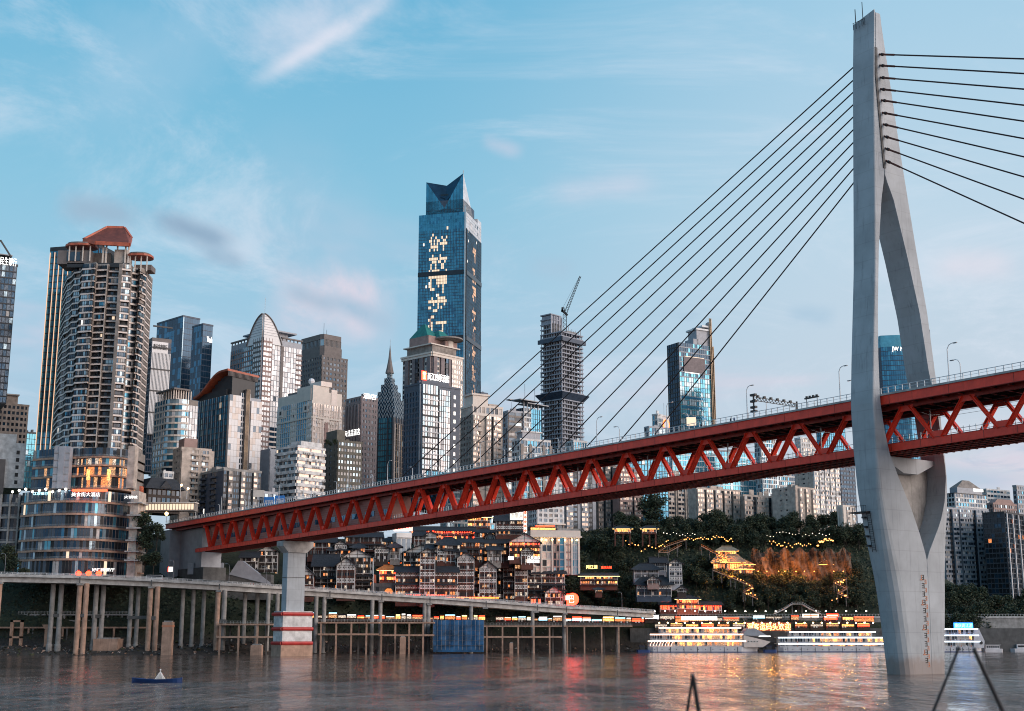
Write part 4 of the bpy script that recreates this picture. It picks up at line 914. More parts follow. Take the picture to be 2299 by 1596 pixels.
block('pink_apartments', 'pinkish apartment slab with long window bands above the round tree', 1378, 1392, 1442, 1052, 1210, 765, 24, [(9, .6, 'bay'), (1.5, .1, 'rec'), (6, .6, 'bay')], 'pink_stone', 'reswarm', clutter=2)
block('beige_apartments', 'tall beige and blue grey apartment slab above the trees, left of the long slab', 1440, 1462, 1550, 1062, 1215, 800, 34, [(3, .8, 'bay'), (2.2, .1, 'rec'), (1.4, .3, 'blank'), (3, .8, 'bay')], 'beige', 'res', clutter=3)
block('long_slab', 'long beige apartment slab with bay windows along the hill crest under the bridge', 1548, 1566, 1666, 1098, 1205, 745, 30, [(5.2, 1.1, 'bay'), (1.8, .1, 'rec')], 'beige', 'reswarm', clutter=5)
block('long_slab', 'lower stepped right wing of the long beige slab, beside the stepped apartment tower', 1666, 1672, 1742, 1114, 1205, 748, 30, [(6, .9, 'bay'), (2.6, .1, 'rec'), (2.5, 1.1, 'bay')], 'beige', 'reswarm', clutter=4)
block('stepped_apartments', 'beige apartment tower with a shaded sawtooth left side, left of the tall ribbed slab', 1738, 1790, 1834, 1096, 1215, 735, 38, [(2.6, .2, 'blank'), (3, 1.2, 'bay'), (1.2, .1, 'rec')], 'beige', 'reswarm', clutter=3, Lpal='res')
block('ribbed_slab', 'tall pale apartment slab with warm enclosed balconies close to the pylon', 1790, 1830, 1890, 1040, 1225, 775, 34, [(4, 1.0, 'bay'), (.8, .1, 'rec')], 'white_tile', 'reswarm', clutter=2, lw='beige')
block('navy_tower', 'dark blue office tower just left of the pylon, behind the small beige house', 1880, 1892, 1925, 1020, 1240, 850, 30, [(3, .2, 'bay')], 'navy_panel', 'navy', clutter=1, Lpal='navy')
block('beige_house', 'small beige flat-roofed house at the foot of the navy tower beside the pylon', 1884, 1896, 1922, 1138, 1195, 720, 34, [(2.4, .3, 'blank'), (2, .6, 'bay')], 'cream', 'res', clutter=0)
# towers glimpsed through the truss
thr = [('glass_block', 'wide curved teal glass block seen through the bridge truss right of centre', 1500, 1512, 1720, 1008, 1150, 900, 20, 'grey_panel', dict(h=4, bay=2, sp=.15, pw=.15, wall='rail_glass', pal='teal')),
 ('lattice_tower', 'blue white gridded tower behind the truss, between the teal block and the pylon', 1698, 1712, 1748, 985, 1150, 870, 30, 'grey_panel', dict(h=3, bay=1.5, sp=.2, pw=.3, wall='rail_glass', pal='resblue')),
 ('pale_tower', 'pale rendered tower with square windows behind the truss next to the pylon', 1788, 1800, 1832, 985, 1100, 920, 30, 'white_tile', dict(h=3.2, bay=2.4, sp=.4, pw=.9, wall='white_tile', pal='reswarm')),
 ('pale_tower', 'plain pale block behind the truss filling the gap left of the square-windowed tower', 1730, 1744, 1800, 1048, 1160, 900, 30, 'grey_panel', dict(h=3.2, bay=1.8, sp=.3, pw=.2, wall='white_tile', pal='resblue')),
 ('blue_tower', 'deep blue glass tower glimpsed through the truss just left of the pylon', 1836, 1846, 1900, 955, 1060, 960, 30, 'navy_panel', dict(h=3.8, bay=2, sp=.06, pw=.1, wall='mullion', pal='blue')),
 ('glass_block', 'blue glass block seen through the truss under the unfinished tower', 1392, 1402, 1500, 1015, 1130, 840, 28, 'navy_panel', dict(h=3.8, bay=2.2, sp=.1, pw=.2, wall='mullion', pal='blue')),
 ('glass_block', 'turquoise glass block seen through the truss below the corniced block', 1268, 1280, 1362, 1035, 1130, 850, 28, 'grey_panel', dict(h=3.6, bay=2.2, sp=.15, pw=.2, wall='mullion', pal='teal')),
 ('glass_block', 'pale blue office with dark windows behind the left part of the truss', 1120, 1134, 1196, 1050, 1160, 790, 28, 'grey_panel', dict(h=3.4, bay=2.2, sp=.3, pw=.3, wall='white_tile', pal='resblue')),
 ('glass_block', 'blue white office behind the truss where the pink cladding ends', 990, 1004, 1110, 1080, 1175, 770, 24, 'grey_panel', dict(h=3.4, bay=2.2, sp=.3, pw=.3, wall='white_tile', pal='sky'))]
for nm, lb, xl, xc, xr, yt, yb, Y, b, wm, R in thr:
    B = simple(nm, lb, xl, xc, xr, yt, yb+40, Y, 90-b, wallm=wm, R=R, L=R, crown=dict(clutter=1, pole=0)); B.done()

# --- right bank behind and beyond the pylon
block('striped_apartments', 'grey striped apartment slab with white balcony bands right of the pylon', 2106, 2122, 2229, 1142, 1352, 850, 24, [(6.5, 1.0, 'bay'), (4, .1, 'rec'), (6, 1.1, 'bay'), (1.6, .1, 'rec'), (6.5, 1.0, 'bay')], 'grey_panel', [('g_dark', 3), ('g_navy', 2), ('blind', 2), ('curtain', 1), ('g_sky', 1)], clutter=0)
B = Bld('gable_top_tower', 'blue grey tower with a stepped gable roof rising behind the striped apartment slab', 2128, 2150, 2222, 1108, 1300, 960, 58)
B.core('grey_panel'); B.facade('R', 0, B.Lr, 0, B.H, h=3.2, bay=3, sp=.3, pw=.6, wall='white_tile', pal='resblue'); B.facade('L', 0, B.Ll, 0, B.H, h=3.2, bay=3, sp=.3, pw=.6, wall='white_tile', pal='dark')
B.roof.box(0, B.Lr, 0, B.Ll, B.H, B.H+.8, 'dark_frame'); B.roof.box(B.Lr*.12, B.Lr*.9, 1, B.Ll-1, B.H, B.H+5, 'grey_panel'); pyr(B.roof, B.Lr*.15, B.Lr*.85, 2, B.Ll-2, B.H+5, B.H+11, 'beige_dark', ridge=.25); B.fb(B.part('lit_board'), 'R', B.Lr*.62, B.Lr*.92, -.9, -.5, B.H+3, B.H+5, 'sign_white'); B.done()
B = simple('blue_top_tower', 'pale blue tower with flat top at the right, behind the dark ribbed tower', 2208, 2222, 2274, 1100, 1300, 1010, 58, wallm='white_tile', R=dict(pal='resblue', bay=4, sp=.5, wall='white_tile'), L=dict(pal='resblue', wall='white_tile'), crown=dict(clutter=1, pole=0)); B.done()
B = simple('brown_top_block', 'brown arched roof block between the pale blue tower and the dark ribbed tower', 2222, 2236, 2288, 1132, 1300, 930, 58, wallm='pink_stone', crown=dict(clutter=0, pole=0)); B.roof.prism([(0, 0), (B.Lr, 0), (B.Lr, B.Ll), (0, B.Ll)], B.H, B.H+4, 'pink_stone', [(B.Lr*.2, 0), (B.Lr*.8, 0), (B.Lr*.8, B.Ll), (B.Lr*.2, B.Ll)]); B.done()
B = simple('edge_tower', 'blue grey tower cut by the right picture edge', 2282, 2290, 2360, 1092, 1300, 1000, 58, wallm='grey_panel', R=dict(pal='resblue', wall='grey_panel'), crown=dict(clutter=2, pole=2)); B.done()
B = Bld('dark_ribbed_tower', 'dark tower with white vertical ribs and scattered orange lit windows at the right edge', 2214, 2262, 2350, 1152, 1356, 830, 42)
B.core('dark_frame'); B.facade('L', 0, B.Ll, 0, B.H, h=3.2, bay=2.4, sp=.2, pw=.2, wall='mullion', pal=[('g_black', 8), ('g_navy', 3), ('lit_orange', .12)]); B.facade('R', 0, B.Lr, 0, B.H, h=3.2, bay=2.2, sp=.2, pw=.2, wall='mullion', pal=[('g_black', 6), ('g_navy', 4), ('lit_orange', .3)])
for k in range(7): B.fb(B.wall, 'R', 2+k*B.Lr/7, 2.9+k*B.Lr/7, .4, 1.0, 0, B.H, 'white_panel')
B.crown('dark_frame', clutter=0, pole=0); B.done()

# ------------------------------------------------------------------ curved apartment tower on its podium
TY = 628
t0 = at(100, 1005, TY); zt = at(200, 590, TY).z; z0 = at(200, 1006, TY).z
root = empty('curved_apartment_tower', (at(205, 1000, TY).x, TY+20, 0), 0, 'large curved beige apartment tower with sawtooth bay windows and red rooftop canopies', 'apartment tower')
ox, oy = root.location.x, root.location.y
rng = random.Random(5)
# plan front (world offsets): traced through image columns at their own depth
cols = [(104, 22), (112, 12), (122, 9), (128, 5), (142, 4), (146, 1.2), (176, 0), (180, 2.0), (206, 1.5), (209, 3.2), (236, 3.5), (240, 1.0), (262, 2.2), (265, 5), (282, 6.5), (285, 5), (300, 9), (303, 12), (314, 18)]
yr_ = 900
cols = [(123+(x-104)*203/210, dy*1.7) for x, dy in cols]
plan = []
for x, dy in cols:
    p = at(x, yr_, TY+dy); plan.append((p.x-ox, p.y-oy))
plan_back = [(plan[-1][0]-9, 34), (plan[0][0]+6, 34)]
W = MB(); nfl = 29; hh = (zt-z0)/nfl
core = [(x*.98, y+1.8) for x, y in plan]
W.prism(core+plan_back, z0, zt, 'beige_dark')
bdark = {4, 7, 10, 13, 17}
rows = []
for i in range(nfl):
    za = z0+i*hh; R_ = MB()
    for k in range(len(plan)-1):
        p, q = Vector((*plan[k], 0)), Vector((*plan[k+1], 0)); L = (q-p).length; d = (q-p)/L; nrm = Vector((d.y, -d.x, 0))
        recess = k in (6, 8, 10) or (k in (3, 12) and rng.random() < .5)
        balc = (k in (7, 8, 9, 4) and rng.random() < .75) or rng.random() < .15
        # slab band
        a = p; b = q
        W.face([(a.x, a.y, za), (b.x, b.y, za), (b.x, b.y, za+.85), (a.x, a.y, za+.85)], 'peach_panel')
        W.face([(a.x, a.y, za+.85), (b.x, b.y, za+.75), (b.x-nrm.x*1.6, b.y-nrm.y*1.6, za+.75), (a.x-nrm.x*1.6, a.y-nrm.y*1.6, za+.75)], 'beige')
        W.face([(a.x, a.y, za), (b.x, b.y, za), (b.x-nrm.x*1.6, b.y-nrm.y*1.6, za), (a.x-nrm.x*1.6, a.y-nrm.y*1.6, za)], 'concrete')
        off = -nrm*(1.5 if balc else .35); nb = max(1, round(L/1.25))
        for j in range(nb):
            u0_, u1_ = p+d*(L*j/nb+.07)+off, p+d*(L*(j+1)/nb-.07)+off
            m = pick(rng, [('g_black', 4), ('g_dark', 3), ('room_dark', 4), ('pane_warm', .06), ('curtain', .5)] if balc else [('g_sky', 4.5), ('g_dark', 4), ('g_black', 2), ('g_navy', 1.5), ('blind', 1.6), ('curtain', 1.0), ('g_blue', .8), ('pane_white', .03)])
            R_.face([(u0_.x, u0_.y, za+.8), (u1_.x, u1_.y, za+.8), (u1_.x, u1_.y, za+hh-.05), (u0_.x, u0_.y, za+hh-.05)], m)
        if balc: W.face([(a.x, a.y, za+.75), (b.x, b.y, za+.75), (b.x, b.y, za+1.25), (a.x, a.y, za+1.25)], 'dark_frame')
        else:
            for j in range(nb+1):
                c = p+d*(L*j/nb)+off*.6; W.box(c.x-.035, c.x+.035, c.y-.035, c.y+.035, za+.7, za+hh, 'dark_frame')
            c1 = p-nrm*.08; c2 = q-nrm*.08; W.beam((c1.x, c1.y, za+1.35), (c2.x, c2.y, za+1.35), .08, .1, 'dark_frame')
    R_.build('window_row', root)
p = plan[8]; W.box(p[0]-.2, p[0]+.2, p[1]-.1, p[1]+.6, z0, zt, 'beige')
# dark vertical slot
p = plan[11]; W.box(p[0]-1.3, p[0]+.2, p[1]-.3, p[1]+1.5, z0, zt, 'beige_dark')
W.build('wall', root)
RF = MB(); RF.prism(core+plan_back, zt, zt+.8, 'concrete')
def px_(x, y, dy=8): v = at(x, y, TY+dy); return Vector((v.x-ox, v.y-oy, v.z))
def pbox(mb, xa, xb, yt_, yb_, dy, th, m):
    a = px_(xa, yb_, dy); b = px_(xb, yt_, dy); mb.box(a.x, b.x, a.y, a.y+th, a.z, b.z, m)
pbox(RF, 128, 205, 562, 592, 6, 14, 'brown_stone'); pbox(RF, 150, 180, 565, 585, 5.5, .5, 'g_dark'); pbox(RF, 205, 250, 568, 600, 12, 14, 'beige_dark'); pbox(RF, 255, 285, 560, 600, 8, 10, 'beige'); pbox(RF, 300, 340, 594, 606, 14, 8, 'brown_stone')
pbox(RF, 150, 290, 590, 600, 6, 1, 'dark_frame'); RF.build('roof', root)
def canopy(x0, x1, ytop0, ytop1, ybot, dy, depth, nm, hex=False):
    e = MB(); a = px_(x0, ytop0, dy); b = px_(x1, ytop1, dy)
    return a, b
# main hexagonal canopy tilted toward the river
mb = MB()
h1 = [px_(190, 541, 8), px_(237, 512, 14), px_(288, 514, 14), px_(291, 546, 8), px_(286, 553, 4), px_(262, 548, 3)]
up_ = Vector((0, 0, 1.0)); i = len(mb.v)
outl = [px_(188, 541, 6), px_(240, 514, 16), px_(278, 515, 18), px_(294, 538, 14), px_(290, 552, 4), px_(215, 548, 3)]
mb.extr([(p.x, p.y) for p in outl], (0, 0, 0), (1, 0, 0), (0, 1, 0), (0, 0, .01), 'slab_red') if False else None
k0 = len(mb.v); n = len(outl); mb.v += [tuple(p) for p in outl]+[tuple(p+Vector((0, 0, 1.3))) for p in outl]; km = mb.mi('slab_dark')
for a in range(n): b = (a+1) % n; mb.f.append((k0+a, k0+b, k0+n+b, k0+n+a)); mb.m.append(km)
mb.f.append(tuple(k0+a for a in range(n))); mb.m.append(km); mb.f.append(tuple(k0+n+a for a in range(n))[::-1]); mb.m.append(km)
for k in range(9):
    t = (k+.5)/9; a = outl[0].lerp(outl[1], t); b = outl[4].lerp(outl[3], t); mb.beam(a-Vector((0, 0, .5)), b-Vector((0, 0, .5)), .45, .5, 'slab_red' if k % 2 else 'timber_red')
for a in range(n): mb.beam(outl[a]+Vector((0, 0, .6)), outl[(a+1) % n]+Vector((0, 0, .6)), 1.3, 1.9, 'slab_red')
mb.build('roof_canopy', root)
mb = MB()
for x, yb_ in ((230, 592), (237, 592), (287, 598), (280, 596), (264, 560)): a = px_(x, yb_, 7); mb.box(a.x-.35, a.x+.35, a.y-.35, a.y+.35, a.z, px_(x, 545 if x < 250 else 548, 7).z, 'cream')
mb.build('canopy_column', root)
mb = MB()
for (x0, x1, yt_, yb_, dy) in ((139, 211, 541, 549, 3), (278, 337, 563, 572, 5)):
    a = px_(x0, yb_, dy); b = px_(x1, yb_, dy); n = 12; ring = []
    cx_, rx = (a.x+b.x)/2, (b.x-a.x)/2
    for k in range(16):
        an = 2*pi*k/16; ring.append((cx_+rx*(abs(cos(an))**.7)*(1 if cos(an) > 0 else -1), a.y+6+6*sin(an)))
    z = px_(x0, yb_, dy).z; mb.prism(ring, z, z+1.0, 'slab_red'); mb.prism([(cx_+(x-cx_)*.86, y) for x, y in ring], z+1.0, z+1.7, 'brown_stone')
    for f in (-.6, -.2, .25, .7): mb.box(cx_+rx*f-.25, cx_+rx*f+.25, a.y+2, a.y+2.5, z-8, z, 'cream')
mb.build('side_canopy', root)

# podium storeys in between and the wide curved base
root = empty('curved_podium', (at(160, 1200, 600).x, 612, 0), 0, 'wide curved glass podium with concrete floor bands under the curved apartment tower, behind the viaduct', 'building')
ox, oy = root.location.x, root.location.y
def arcpts(xa, xb, Y, bulge, n=18, edge=10):
    out = []
    for k in range(n+1):
        t = k/n; x = xa+(xb-xa)*t; s = 1-(2*t-1)**2
        p = at(x, 1150, Y-bulge*s+edge*(t**3)); out.append((p.x-ox, p.y-oy))
    return out
W = MB()
def ringfloor(ar, z0, z1, band, pal, bay=1.6, bandm='concrete_warm', name='window_row', back=30, over=.9, coreM='beige_dark'):
    W.prism([(x, y+over) for x, y in ar]+[(ar[-1][0], back), (ar[0][0], back)], z0, z1, coreM)
    W.prism([(x, y) for x, y in ar]+[(ar[-1][0], back), (ar[0][0], back)], z0-.02, z0+band, bandm)
    R_ = MB()
    for k in range(len(ar)-1):
        p, q = Vector((ar[k][0], ar[k][1]+over-.12, 0)), Vector((ar[k+1][0], ar[k+1][1]+over-.12, 0)); L = (q-p).length; nb = max(1, round(L/bay))
        for j in range(nb):
            a, b = p.lerp(q, j/nb+.03), p.lerp(q, (j+1)/nb-.03)
            R_.face([(a.x, a.y, z0+band), (b.x, b.y, z0+band), (b.x, b.y, z1), (a.x, a.y, z1)], pick(rng, pal))
    for k in range(len(ar)-1):
        for zz in (.35, .75): W.beam((ar[k][0], ar[k][1]+.05, z0+band+zz), (ar[k+1][0], ar[k+1][1]+.05, z0+band+zz), .05, .06, 'steel_white')
    R_.build(name, root)
GP = [('g_teal', 1.2), ('g_dark', 6), ('g_deep', .5), ('g_sky', .8), ('blind', .5), ('g_navy', 3), ('room_dark', 3), ('pane_warm', .08)]
ys = [1278, 1243, 1198, 1154, 1113]   # rough floor lines
levels = [1284, 1258, 1238, 1213, 1185, 1156, 1128, 1100]
zs = [at(180, y, 600).z for y in levels]; zs[0] = at(180, 1296, 600).z
ar0 = arcpts(46, 304, 612, 14)
for i in range(7): ringfloor(ar0, zs[i], zs[i+1], .95, GP)
for i in range(2, 7):      # left darker stack with frames
    arl = arcpts(-20, 62, 622, 4, 8, 0); ringfloor(arl, zs[i], zs[i+1], 1.0, [('g_black', 5), ('g_dark', 3)], 3.0, 'concrete')
    for k in range(0, 9, 2): W.box(arl[k][0]-.4, arl[k][0]+.4, arl[k][1]-.3, arl[k][1]+.4, zs[i], zs[i+1], 'concrete')
p = at(289, 1200, 604); W.box(p.x-ox, p.x-ox+3.6, -8, 4, zs[0], zs[-1], 'beige'); 
for i in range(1, 7):
    W.box(p.x-ox-1, p.x-ox+5.5, -9.6, 2, zs[i]-.1, zs[i]+.5, 'concrete_pale'); W.box(p.x-ox+.5, p.x-ox+1.9, -9.9, -9.3, zs[i]+.6, zs[i]+1.7, 'ac_unit')
p = at(304, 1200, 608); W.box(p.x-ox, p.x-ox+.9, -2, 2, zs[2], zs[-1]+3, 'slab_red')
for i in range(0, 6): W.box(p.x-ox-.5, p.x-ox+3, -4, 3, zs[i]+2.0, zs[i]+2.6, 'concrete_warm')
# upper recessed storeys with warm light
zu = [at(180, y, 618).z for y in (1100, 1072, 1049, 1030, 1006)]
ar1 = arcpts(64, 306, 626, 10)
pals = [[('lit_warm', 3), ('lit_orange', 3), ('g_dark', 5), ('room_dark', 2)], [('lit_orange', 4), ('lit_warm', 4), ('g_dark', 3)], [('lit_warm', 5), ('lit_white', 1), ('g_dark', 5), ('g_teal', 2)], GP]
arm = arcpts(157, 300, 618, 6)
for i in range(4):
    ringfloor(ar1, zu[i], zu[i+1], 1.0, [('g_dark', 4), ('g_teal', 3), ('g_navy', 3), ('curtain', 1), ('lit_warm', .5 if i < 3 else 0)], 1.8, 'concrete_warm')
    ringfloor(arm, zu[i], zu[i+1]-.3, .8, pals[i], 1.3, 'concrete_warm', 'lit_window_row')
for x in (128, 139, 150): p = at(x, 1050, 613); W.box(p.x-ox-1.4, p.x-ox+1.4, p.y-oy-1-(x % 7)*.1, p.y-oy+3, zu[0], zu[4], 'grey_panel')
for k in range(6): p = at(139, 1050, 613); W.box(p.x-ox-3.6, p.x-ox+3.6, p.y-oy-1.5, p.y-oy, zu[0]+k*(zu[4]-zu[0])/6, zu[0]+k*(zu[4]-zu[0])/6+.3, 'concrete')
p = at(296, 1050, 612); W.box(p.x-ox-1.6, p.x-ox+1.6, p.y-oy-2, p.y-oy+4, zu[0], zu[4], 'beige')
for x in (197, 243): p = at(x, 1080, 611); q = MB(); q.tube([(p.x-ox, p.y-oy, zu[1]-2), (p.x-ox, p.y-oy, zu[1]+3)], .8, 'lit_gold', 8); q.build('lit_column', root)
W.build('wall', root)
for (x, y, wd, tx, m) in ((193, 1108, 13, '洪崖洞大酒店', 'sign_white'), (184, 1284, 9.5, '重庆洪崖洞', 'sign_white'), (232, 1278, 9, '好吃街餐厅', 'sign_white'), (96, 1107, 7, '江景酒店', 'sign_cyan'), (293, 1120, 6, '江畔火锅', 'sign_white')):
    pass
def world_sign(name, label, x, y, Y, width, height, text, m, board=None, cat='sign', group=None, boardpad=.35, rz=0):
    p = at(x, y, Y); r = empty(name, p, rz, label, cat, group); mb = MB(); lettering(mb, text, (0, -.2, 0), (1, 0, 0), width, height, m, thick=.1); mb.build('lettering', r)
    if board: q = MB(); q.box(-width/2-boardpad, width/2+boardpad, 0, .3, -height/2-boardpad, height/2+boardpad, board); q.build('board', r)
    return r
world_sign('rooftop_sign', 'white and amber lit sign along the podium roof under the red lanterns', 193, 1110, 596, 13, 1.9, '美食街大酒店', 'sign_white')
world_sign('rooftop_sign', 'small cyan lit sign on the left podium roof edge', 92, 1108, 600, 7, 1.4, '江景餐厅', 'sign_cyan')
world_sign('rooftop_sign', 'small white lit sign at the right corner of the podium roof', 294, 1116, 592, 6, 1.3, '火锅城', 'sign_white')
world_sign('shop_sign', 'white lit sign over the podium ground floor just above the viaduct', 232, 1279, 590, 10, 1.5, '好吃街餐厅', 'sign_white')
for k in range(9):
    x = 28+k*15; p = at(x, 1104-(k % 3)*3, 598); e = empty('terrace_lamp', p, 0, ORD[k+1]+' white globe lamp from the left on the podium roof terrace', 'lamp', 'globe lamps on the podium roof')
    q = MB(); q.ball((0, 0, 0), .55, 'lamp_white', 8); q.build('globe', e); q = MB(); q.tube([(0, 0, -3), (0, 0, -.4)], .08, 'steel', 4); q.build('post', e)
def lantern_row(label, x0, x1, y, Y, n, r, m, group, sag=0, name='red_lantern', cat='lantern'):
    p0 = None
    for k in range(n):
        x = x0+(x1-x0)*k/max(1, n-1); p = at(x, y+sag*sin(pi*k/max(1, n-1)), Y)
        if p0 is None:
            q = MB(); q.ball((0, 0, 0), r, m, 8, (1, 1, .85)); q.tube([(0, 0, r*.8), (0, 0, r*1.3)], r*.25, 'timber_red', 5); q.tube([(0, 0, -r*1.4), (0, 0, -r*.8)], r*.2, 'timber_red', 5)
            p0 = q.build(name, loc=p); tag(p0, label+f', {ORD[1]} from the left', cat, group)
        else: dup(p0, p, label=label+f', {ORD[k+1]} from the left')
lantern_row('red lantern in the row along the podium roof', 165, 238, 1101, 597, 17, .75, 'sign_red', 'red lanterns on the podium roof')
lantern_row('big orange red lantern under the podium beside the viaduct road', 176, 222, 1287, 589, 3, 1.4, 'neon_red', 'three big lanterns at the podium foot')
# ------------------------------------------------------------------ terrain, water
def smooth(t): t = max(0, min(1, t)); return t*t*(3-2*t)
def yshore(X): return 578 + 112*smooth((X+190)/250) + (60*smooth((X-200)/200))
PROF = [(-60, -9), (-6, -1.2), (0, 0.1), (8, 1.6), (12, 4), (16, 15), (30, 18), (58, 44), (88, 66), (120, 71), (170, 74), (600, 76), (4000, 60)]
PROFL = [(-60, -9), (-6, -1.2), (0, .1), (10, 2.5), (26, 5), (32, 15), (42, 20), (62, 34), (90, 42), (130, 56), (200, 66), (600, 72), (4000, 60)]
def prof(P, d):
    if d <= P[0][0]: return P[0][1]
    for (a, za), (b, zb) in zip(P, P[1:]):
        if d <= b: return za+(zb-za)*(d-a)/(b-a)
    return P[-1][1]
def wob(x, y): return sin(x*.13+y*.07)*1.0+sin(x*.31-y*.23)*.6+sin(x*.05+2)*1.2
def ground(X, Y):
    d = Y-yshore(X); s = smooth((X+60)/60)
    z = prof(PROFL, d)*(1-s)+prof(PROF, d)*s
    far = smooth((X-190)/120)
    zfar = prof([(-60, -9), (0, .1), (20, 3), (60, 16), (140, 32), (300, 44), (4000, 50)], d)
    z = z*(1-far)+zfar*far
    return z + (wob(X, Y) if d > 4 else 0)*min(1, max(0, d/30))
def grid_obj(name, xs, ys, fz, m, kind):
    mb = MB(); nx = len(xs)
    mb.v = [(x, y, fz(x, y)) for y in ys for x in xs]; k = mb.mi(m)
    for j in range(len(ys)-1):
        for i in range(nx-1): a = j*nx+i; mb.f.append((a, a+1, a+nx+1, a+nx)); mb.m.append(k)
    return tag(mb.build(name, smooth=True), kind=kind)
fr = lambda a, b, n: [a+(b-a)*i/n for i in range(n+1)]
m_, t, p = new_mat('ground_mat')
geo = nd(t, 'ShaderNodeNewGeometry'); sx = nd(t, 'ShaderNodeSeparateXYZ'); t.links.new(geo.outputs['Position'], sx.inputs[0])
nz = noise(t, geo.outputs['Position'], .12, 6, .65)
lowc = ramp(t, nz, [(.3, (.030, .026, .024)), (.5, (.055, .046, .040)), (.72, (.10, .085, .072))])
hic = ramp(t, nz, [(.3, (.012, .018, .010)), (.7, (.035, .045, .022))])
t.links.new(mixc(t, sstep(t, mth(t, 'ADD', sx.outputs[2], mth(t, 'MULTIPLY', nz, 6)), 6, 16), lowc, hic), p.inputs['Base Color']); p.inputs['Roughness'].default_value = 1
bn = nd(t, 'ShaderNodeBump'); bn.inputs['Strength'].default_value = 1; bn.inputs['Distance'].default_value = 1.5; t.links.new(noise(t, geo.outputs['Position'], .5, 6, .7), bn.inputs['Height']); t.links.new(bn.outputs[0], p.inputs['Normal'])
MATS['ground_mat'] = m_
grid_obj('ground', [-4000, -2000, -1000, -600]+fr(-420, 520, 120)+[700, 1000, 2000, 4000], fr(520, 900, 90)+[960, 1050, 1200, 1600, 2500, 4500], ground, 'ground_mat', 'structure')

m_, t, p = new_mat('river_water')
geo = nd(t, 'ShaderNodeNewGeometry'); P_ = geo.outputs['Position']
def mapped(sc):
    mp = nd(t, 'ShaderNodeMapping'); t.links.new(P_, mp.inputs[0]); mp.inputs['Scale'].default_value = sc; return mp.outputs[0]
c = ramp(t, noise(t, mapped((.10, .035, 1)), 1.0, 6, .7, .6), [(.36, (.036, .025, .020)), (.62, (.22, .14, .11))])
t.links.new(c, p.inputs['Base Color']); p.inputs['IOR'].default_value = 1.33; p.inputs['Specular IOR Level'].default_value = .5
t.links.new(ramp(t, noise(t, mapped((.12, .035, 1)), 1, 5, .7, .5), [(.38, (.03,)*3), (.62, (.16,)*3)]), p.inputs['Roughness'])
h0 = noise(t, mapped((.11, .045, 1)), 1, 4, .6, .6); h1 = noise(t, mapped((.38, .16, 1)), 1, 3, .6); h2 = noise(t, mapped((.45, 1.1, 1)), 1, 4, .6); h3 = noise(t, mapped((1.8, 4.2, 1)), 1, 3, .6)
hh_ = mth(t, 'ADD', mth(t, 'ADD', mth(t, 'MULTIPLY', h0, 4.2), mth(t, 'MULTIPLY', h1, 1.5)), mth(t, 'ADD', mth(t, 'MULTIPLY', h2, .34), mth(t, 'MULTIPLY', h3, .12)))
patch = ramp(t, noise(t, mapped((.012, .03, 1)), 1, 4, .6), [(.35, (.35,)*3), (.65, (1,)*3)])
bn = nd(t, 'ShaderNodeBump'); bn.inputs['Distance'].default_value = 1.3; sy_ = nd(t, 'ShaderNodeSeparateXYZ'); t.links.new(P_, sy_.inputs[0]); fy_ = mth(t, 'SUBTRACT', 1.0, mth(t, 'MULTIPLY', sstep(t, mth(t, 'ADD', sy_.outputs[1], mth(t, 'MULTIPLY', noise(t, mapped((.01, .01, 1)), 1, 3), 60)), 235, 330), .80)); t.links.new(mth(t, 'MULTIPLY', mth(t, 'MULTIPLY', patch, .9), fy_), bn.inputs['Strength']); t.links.new(hh_, bn.inputs['Height']); t.links.new(bn.outputs[0], p.inputs['Normal'])
MATS['river_water'] = m_
mb = MB(); mb.face([(-6000, -300, 0), (6000, -300, 0), (6000, 760, 0), (-6000, 760, 0)], 'river_water'); tag(mb.build('water'), kind='structure')

# ------------------------------------------------------------------ bridge
X0_, Y0_ = 84.473, 300.0
D_ = Vector((-.57677, .81691, 0)).normalized(); NN = Vector((-D_.y, D_.x, 0))   # along the bridge, toward the viewer
BANG = atan2(D_.y, D_.x); BO = Vector((X0_, Y0_, 0))
def hit_y(x, y, yl):
    r = ray(x, y); o = BO+NN*yl; s = (o.x*NN.x+o.y*NN.y)/(r.x*NN.x+r.y*NN.y); p = r*s+Vector((0, 0, CAMH)); q = p-BO
    return Vector((q.x*D_.x+q.y*D_.y, yl, p.z))
def hit_t(x, y, tl):
    r = ray(x, y); s = (tl+BO.x*D_.x+BO.y*D_.y)/(r.x*D_.x+r.y*D_.y); p = r*s+Vector((0, 0, CAMH)); q = p-BO
    return Vector((tl, q.x*NN.x+q.y*NN.y, p.z))
br = empty('truss_bridge', BO, BANG, 'red double-deck steel truss bridge crossing the river from the right to the left bank', 'bridge')
T0, T1, PW, WD = -150, 442, 16.25, -12.0
FY0, FY1 = 3.0, -15.0
def zt_(t): return 61.9+.4*smooth((t-20)/420.)      # top of the upper edge girder
def zl_(t): return 51.1-.0058*t                      # top of the lower chord
n = 74
def seg(i): return T0+(T1-T0)*i/n
for side in (FY0, FY1):
    mb = MB(); s = .5 if side > 0 else -.5
    for i in range(n):
        a, b = seg(i), seg(i+1); mb.beam((a, side-s/2, zt_(a)-1.05), (b, side-s/2, zt_(b)-1.05), .5, 2.1, 'bridge_red'); mb.beam((a, side-s/2, zt_(a)-2.12), (b, side-s/2, zt_(b)-2.12), .9, .1, 'bridge_red_dark')
        if i % 2 == 0: mb.box(a-.06, a+.06, side-.1 if side > 0 else side+.06, side+.03 if side > 0 else side-.06, zt_(a)-2.0, zt_(a)-.1, 'bridge_red_dark')
    mb.build('edge_girder', br)
mb = MB()
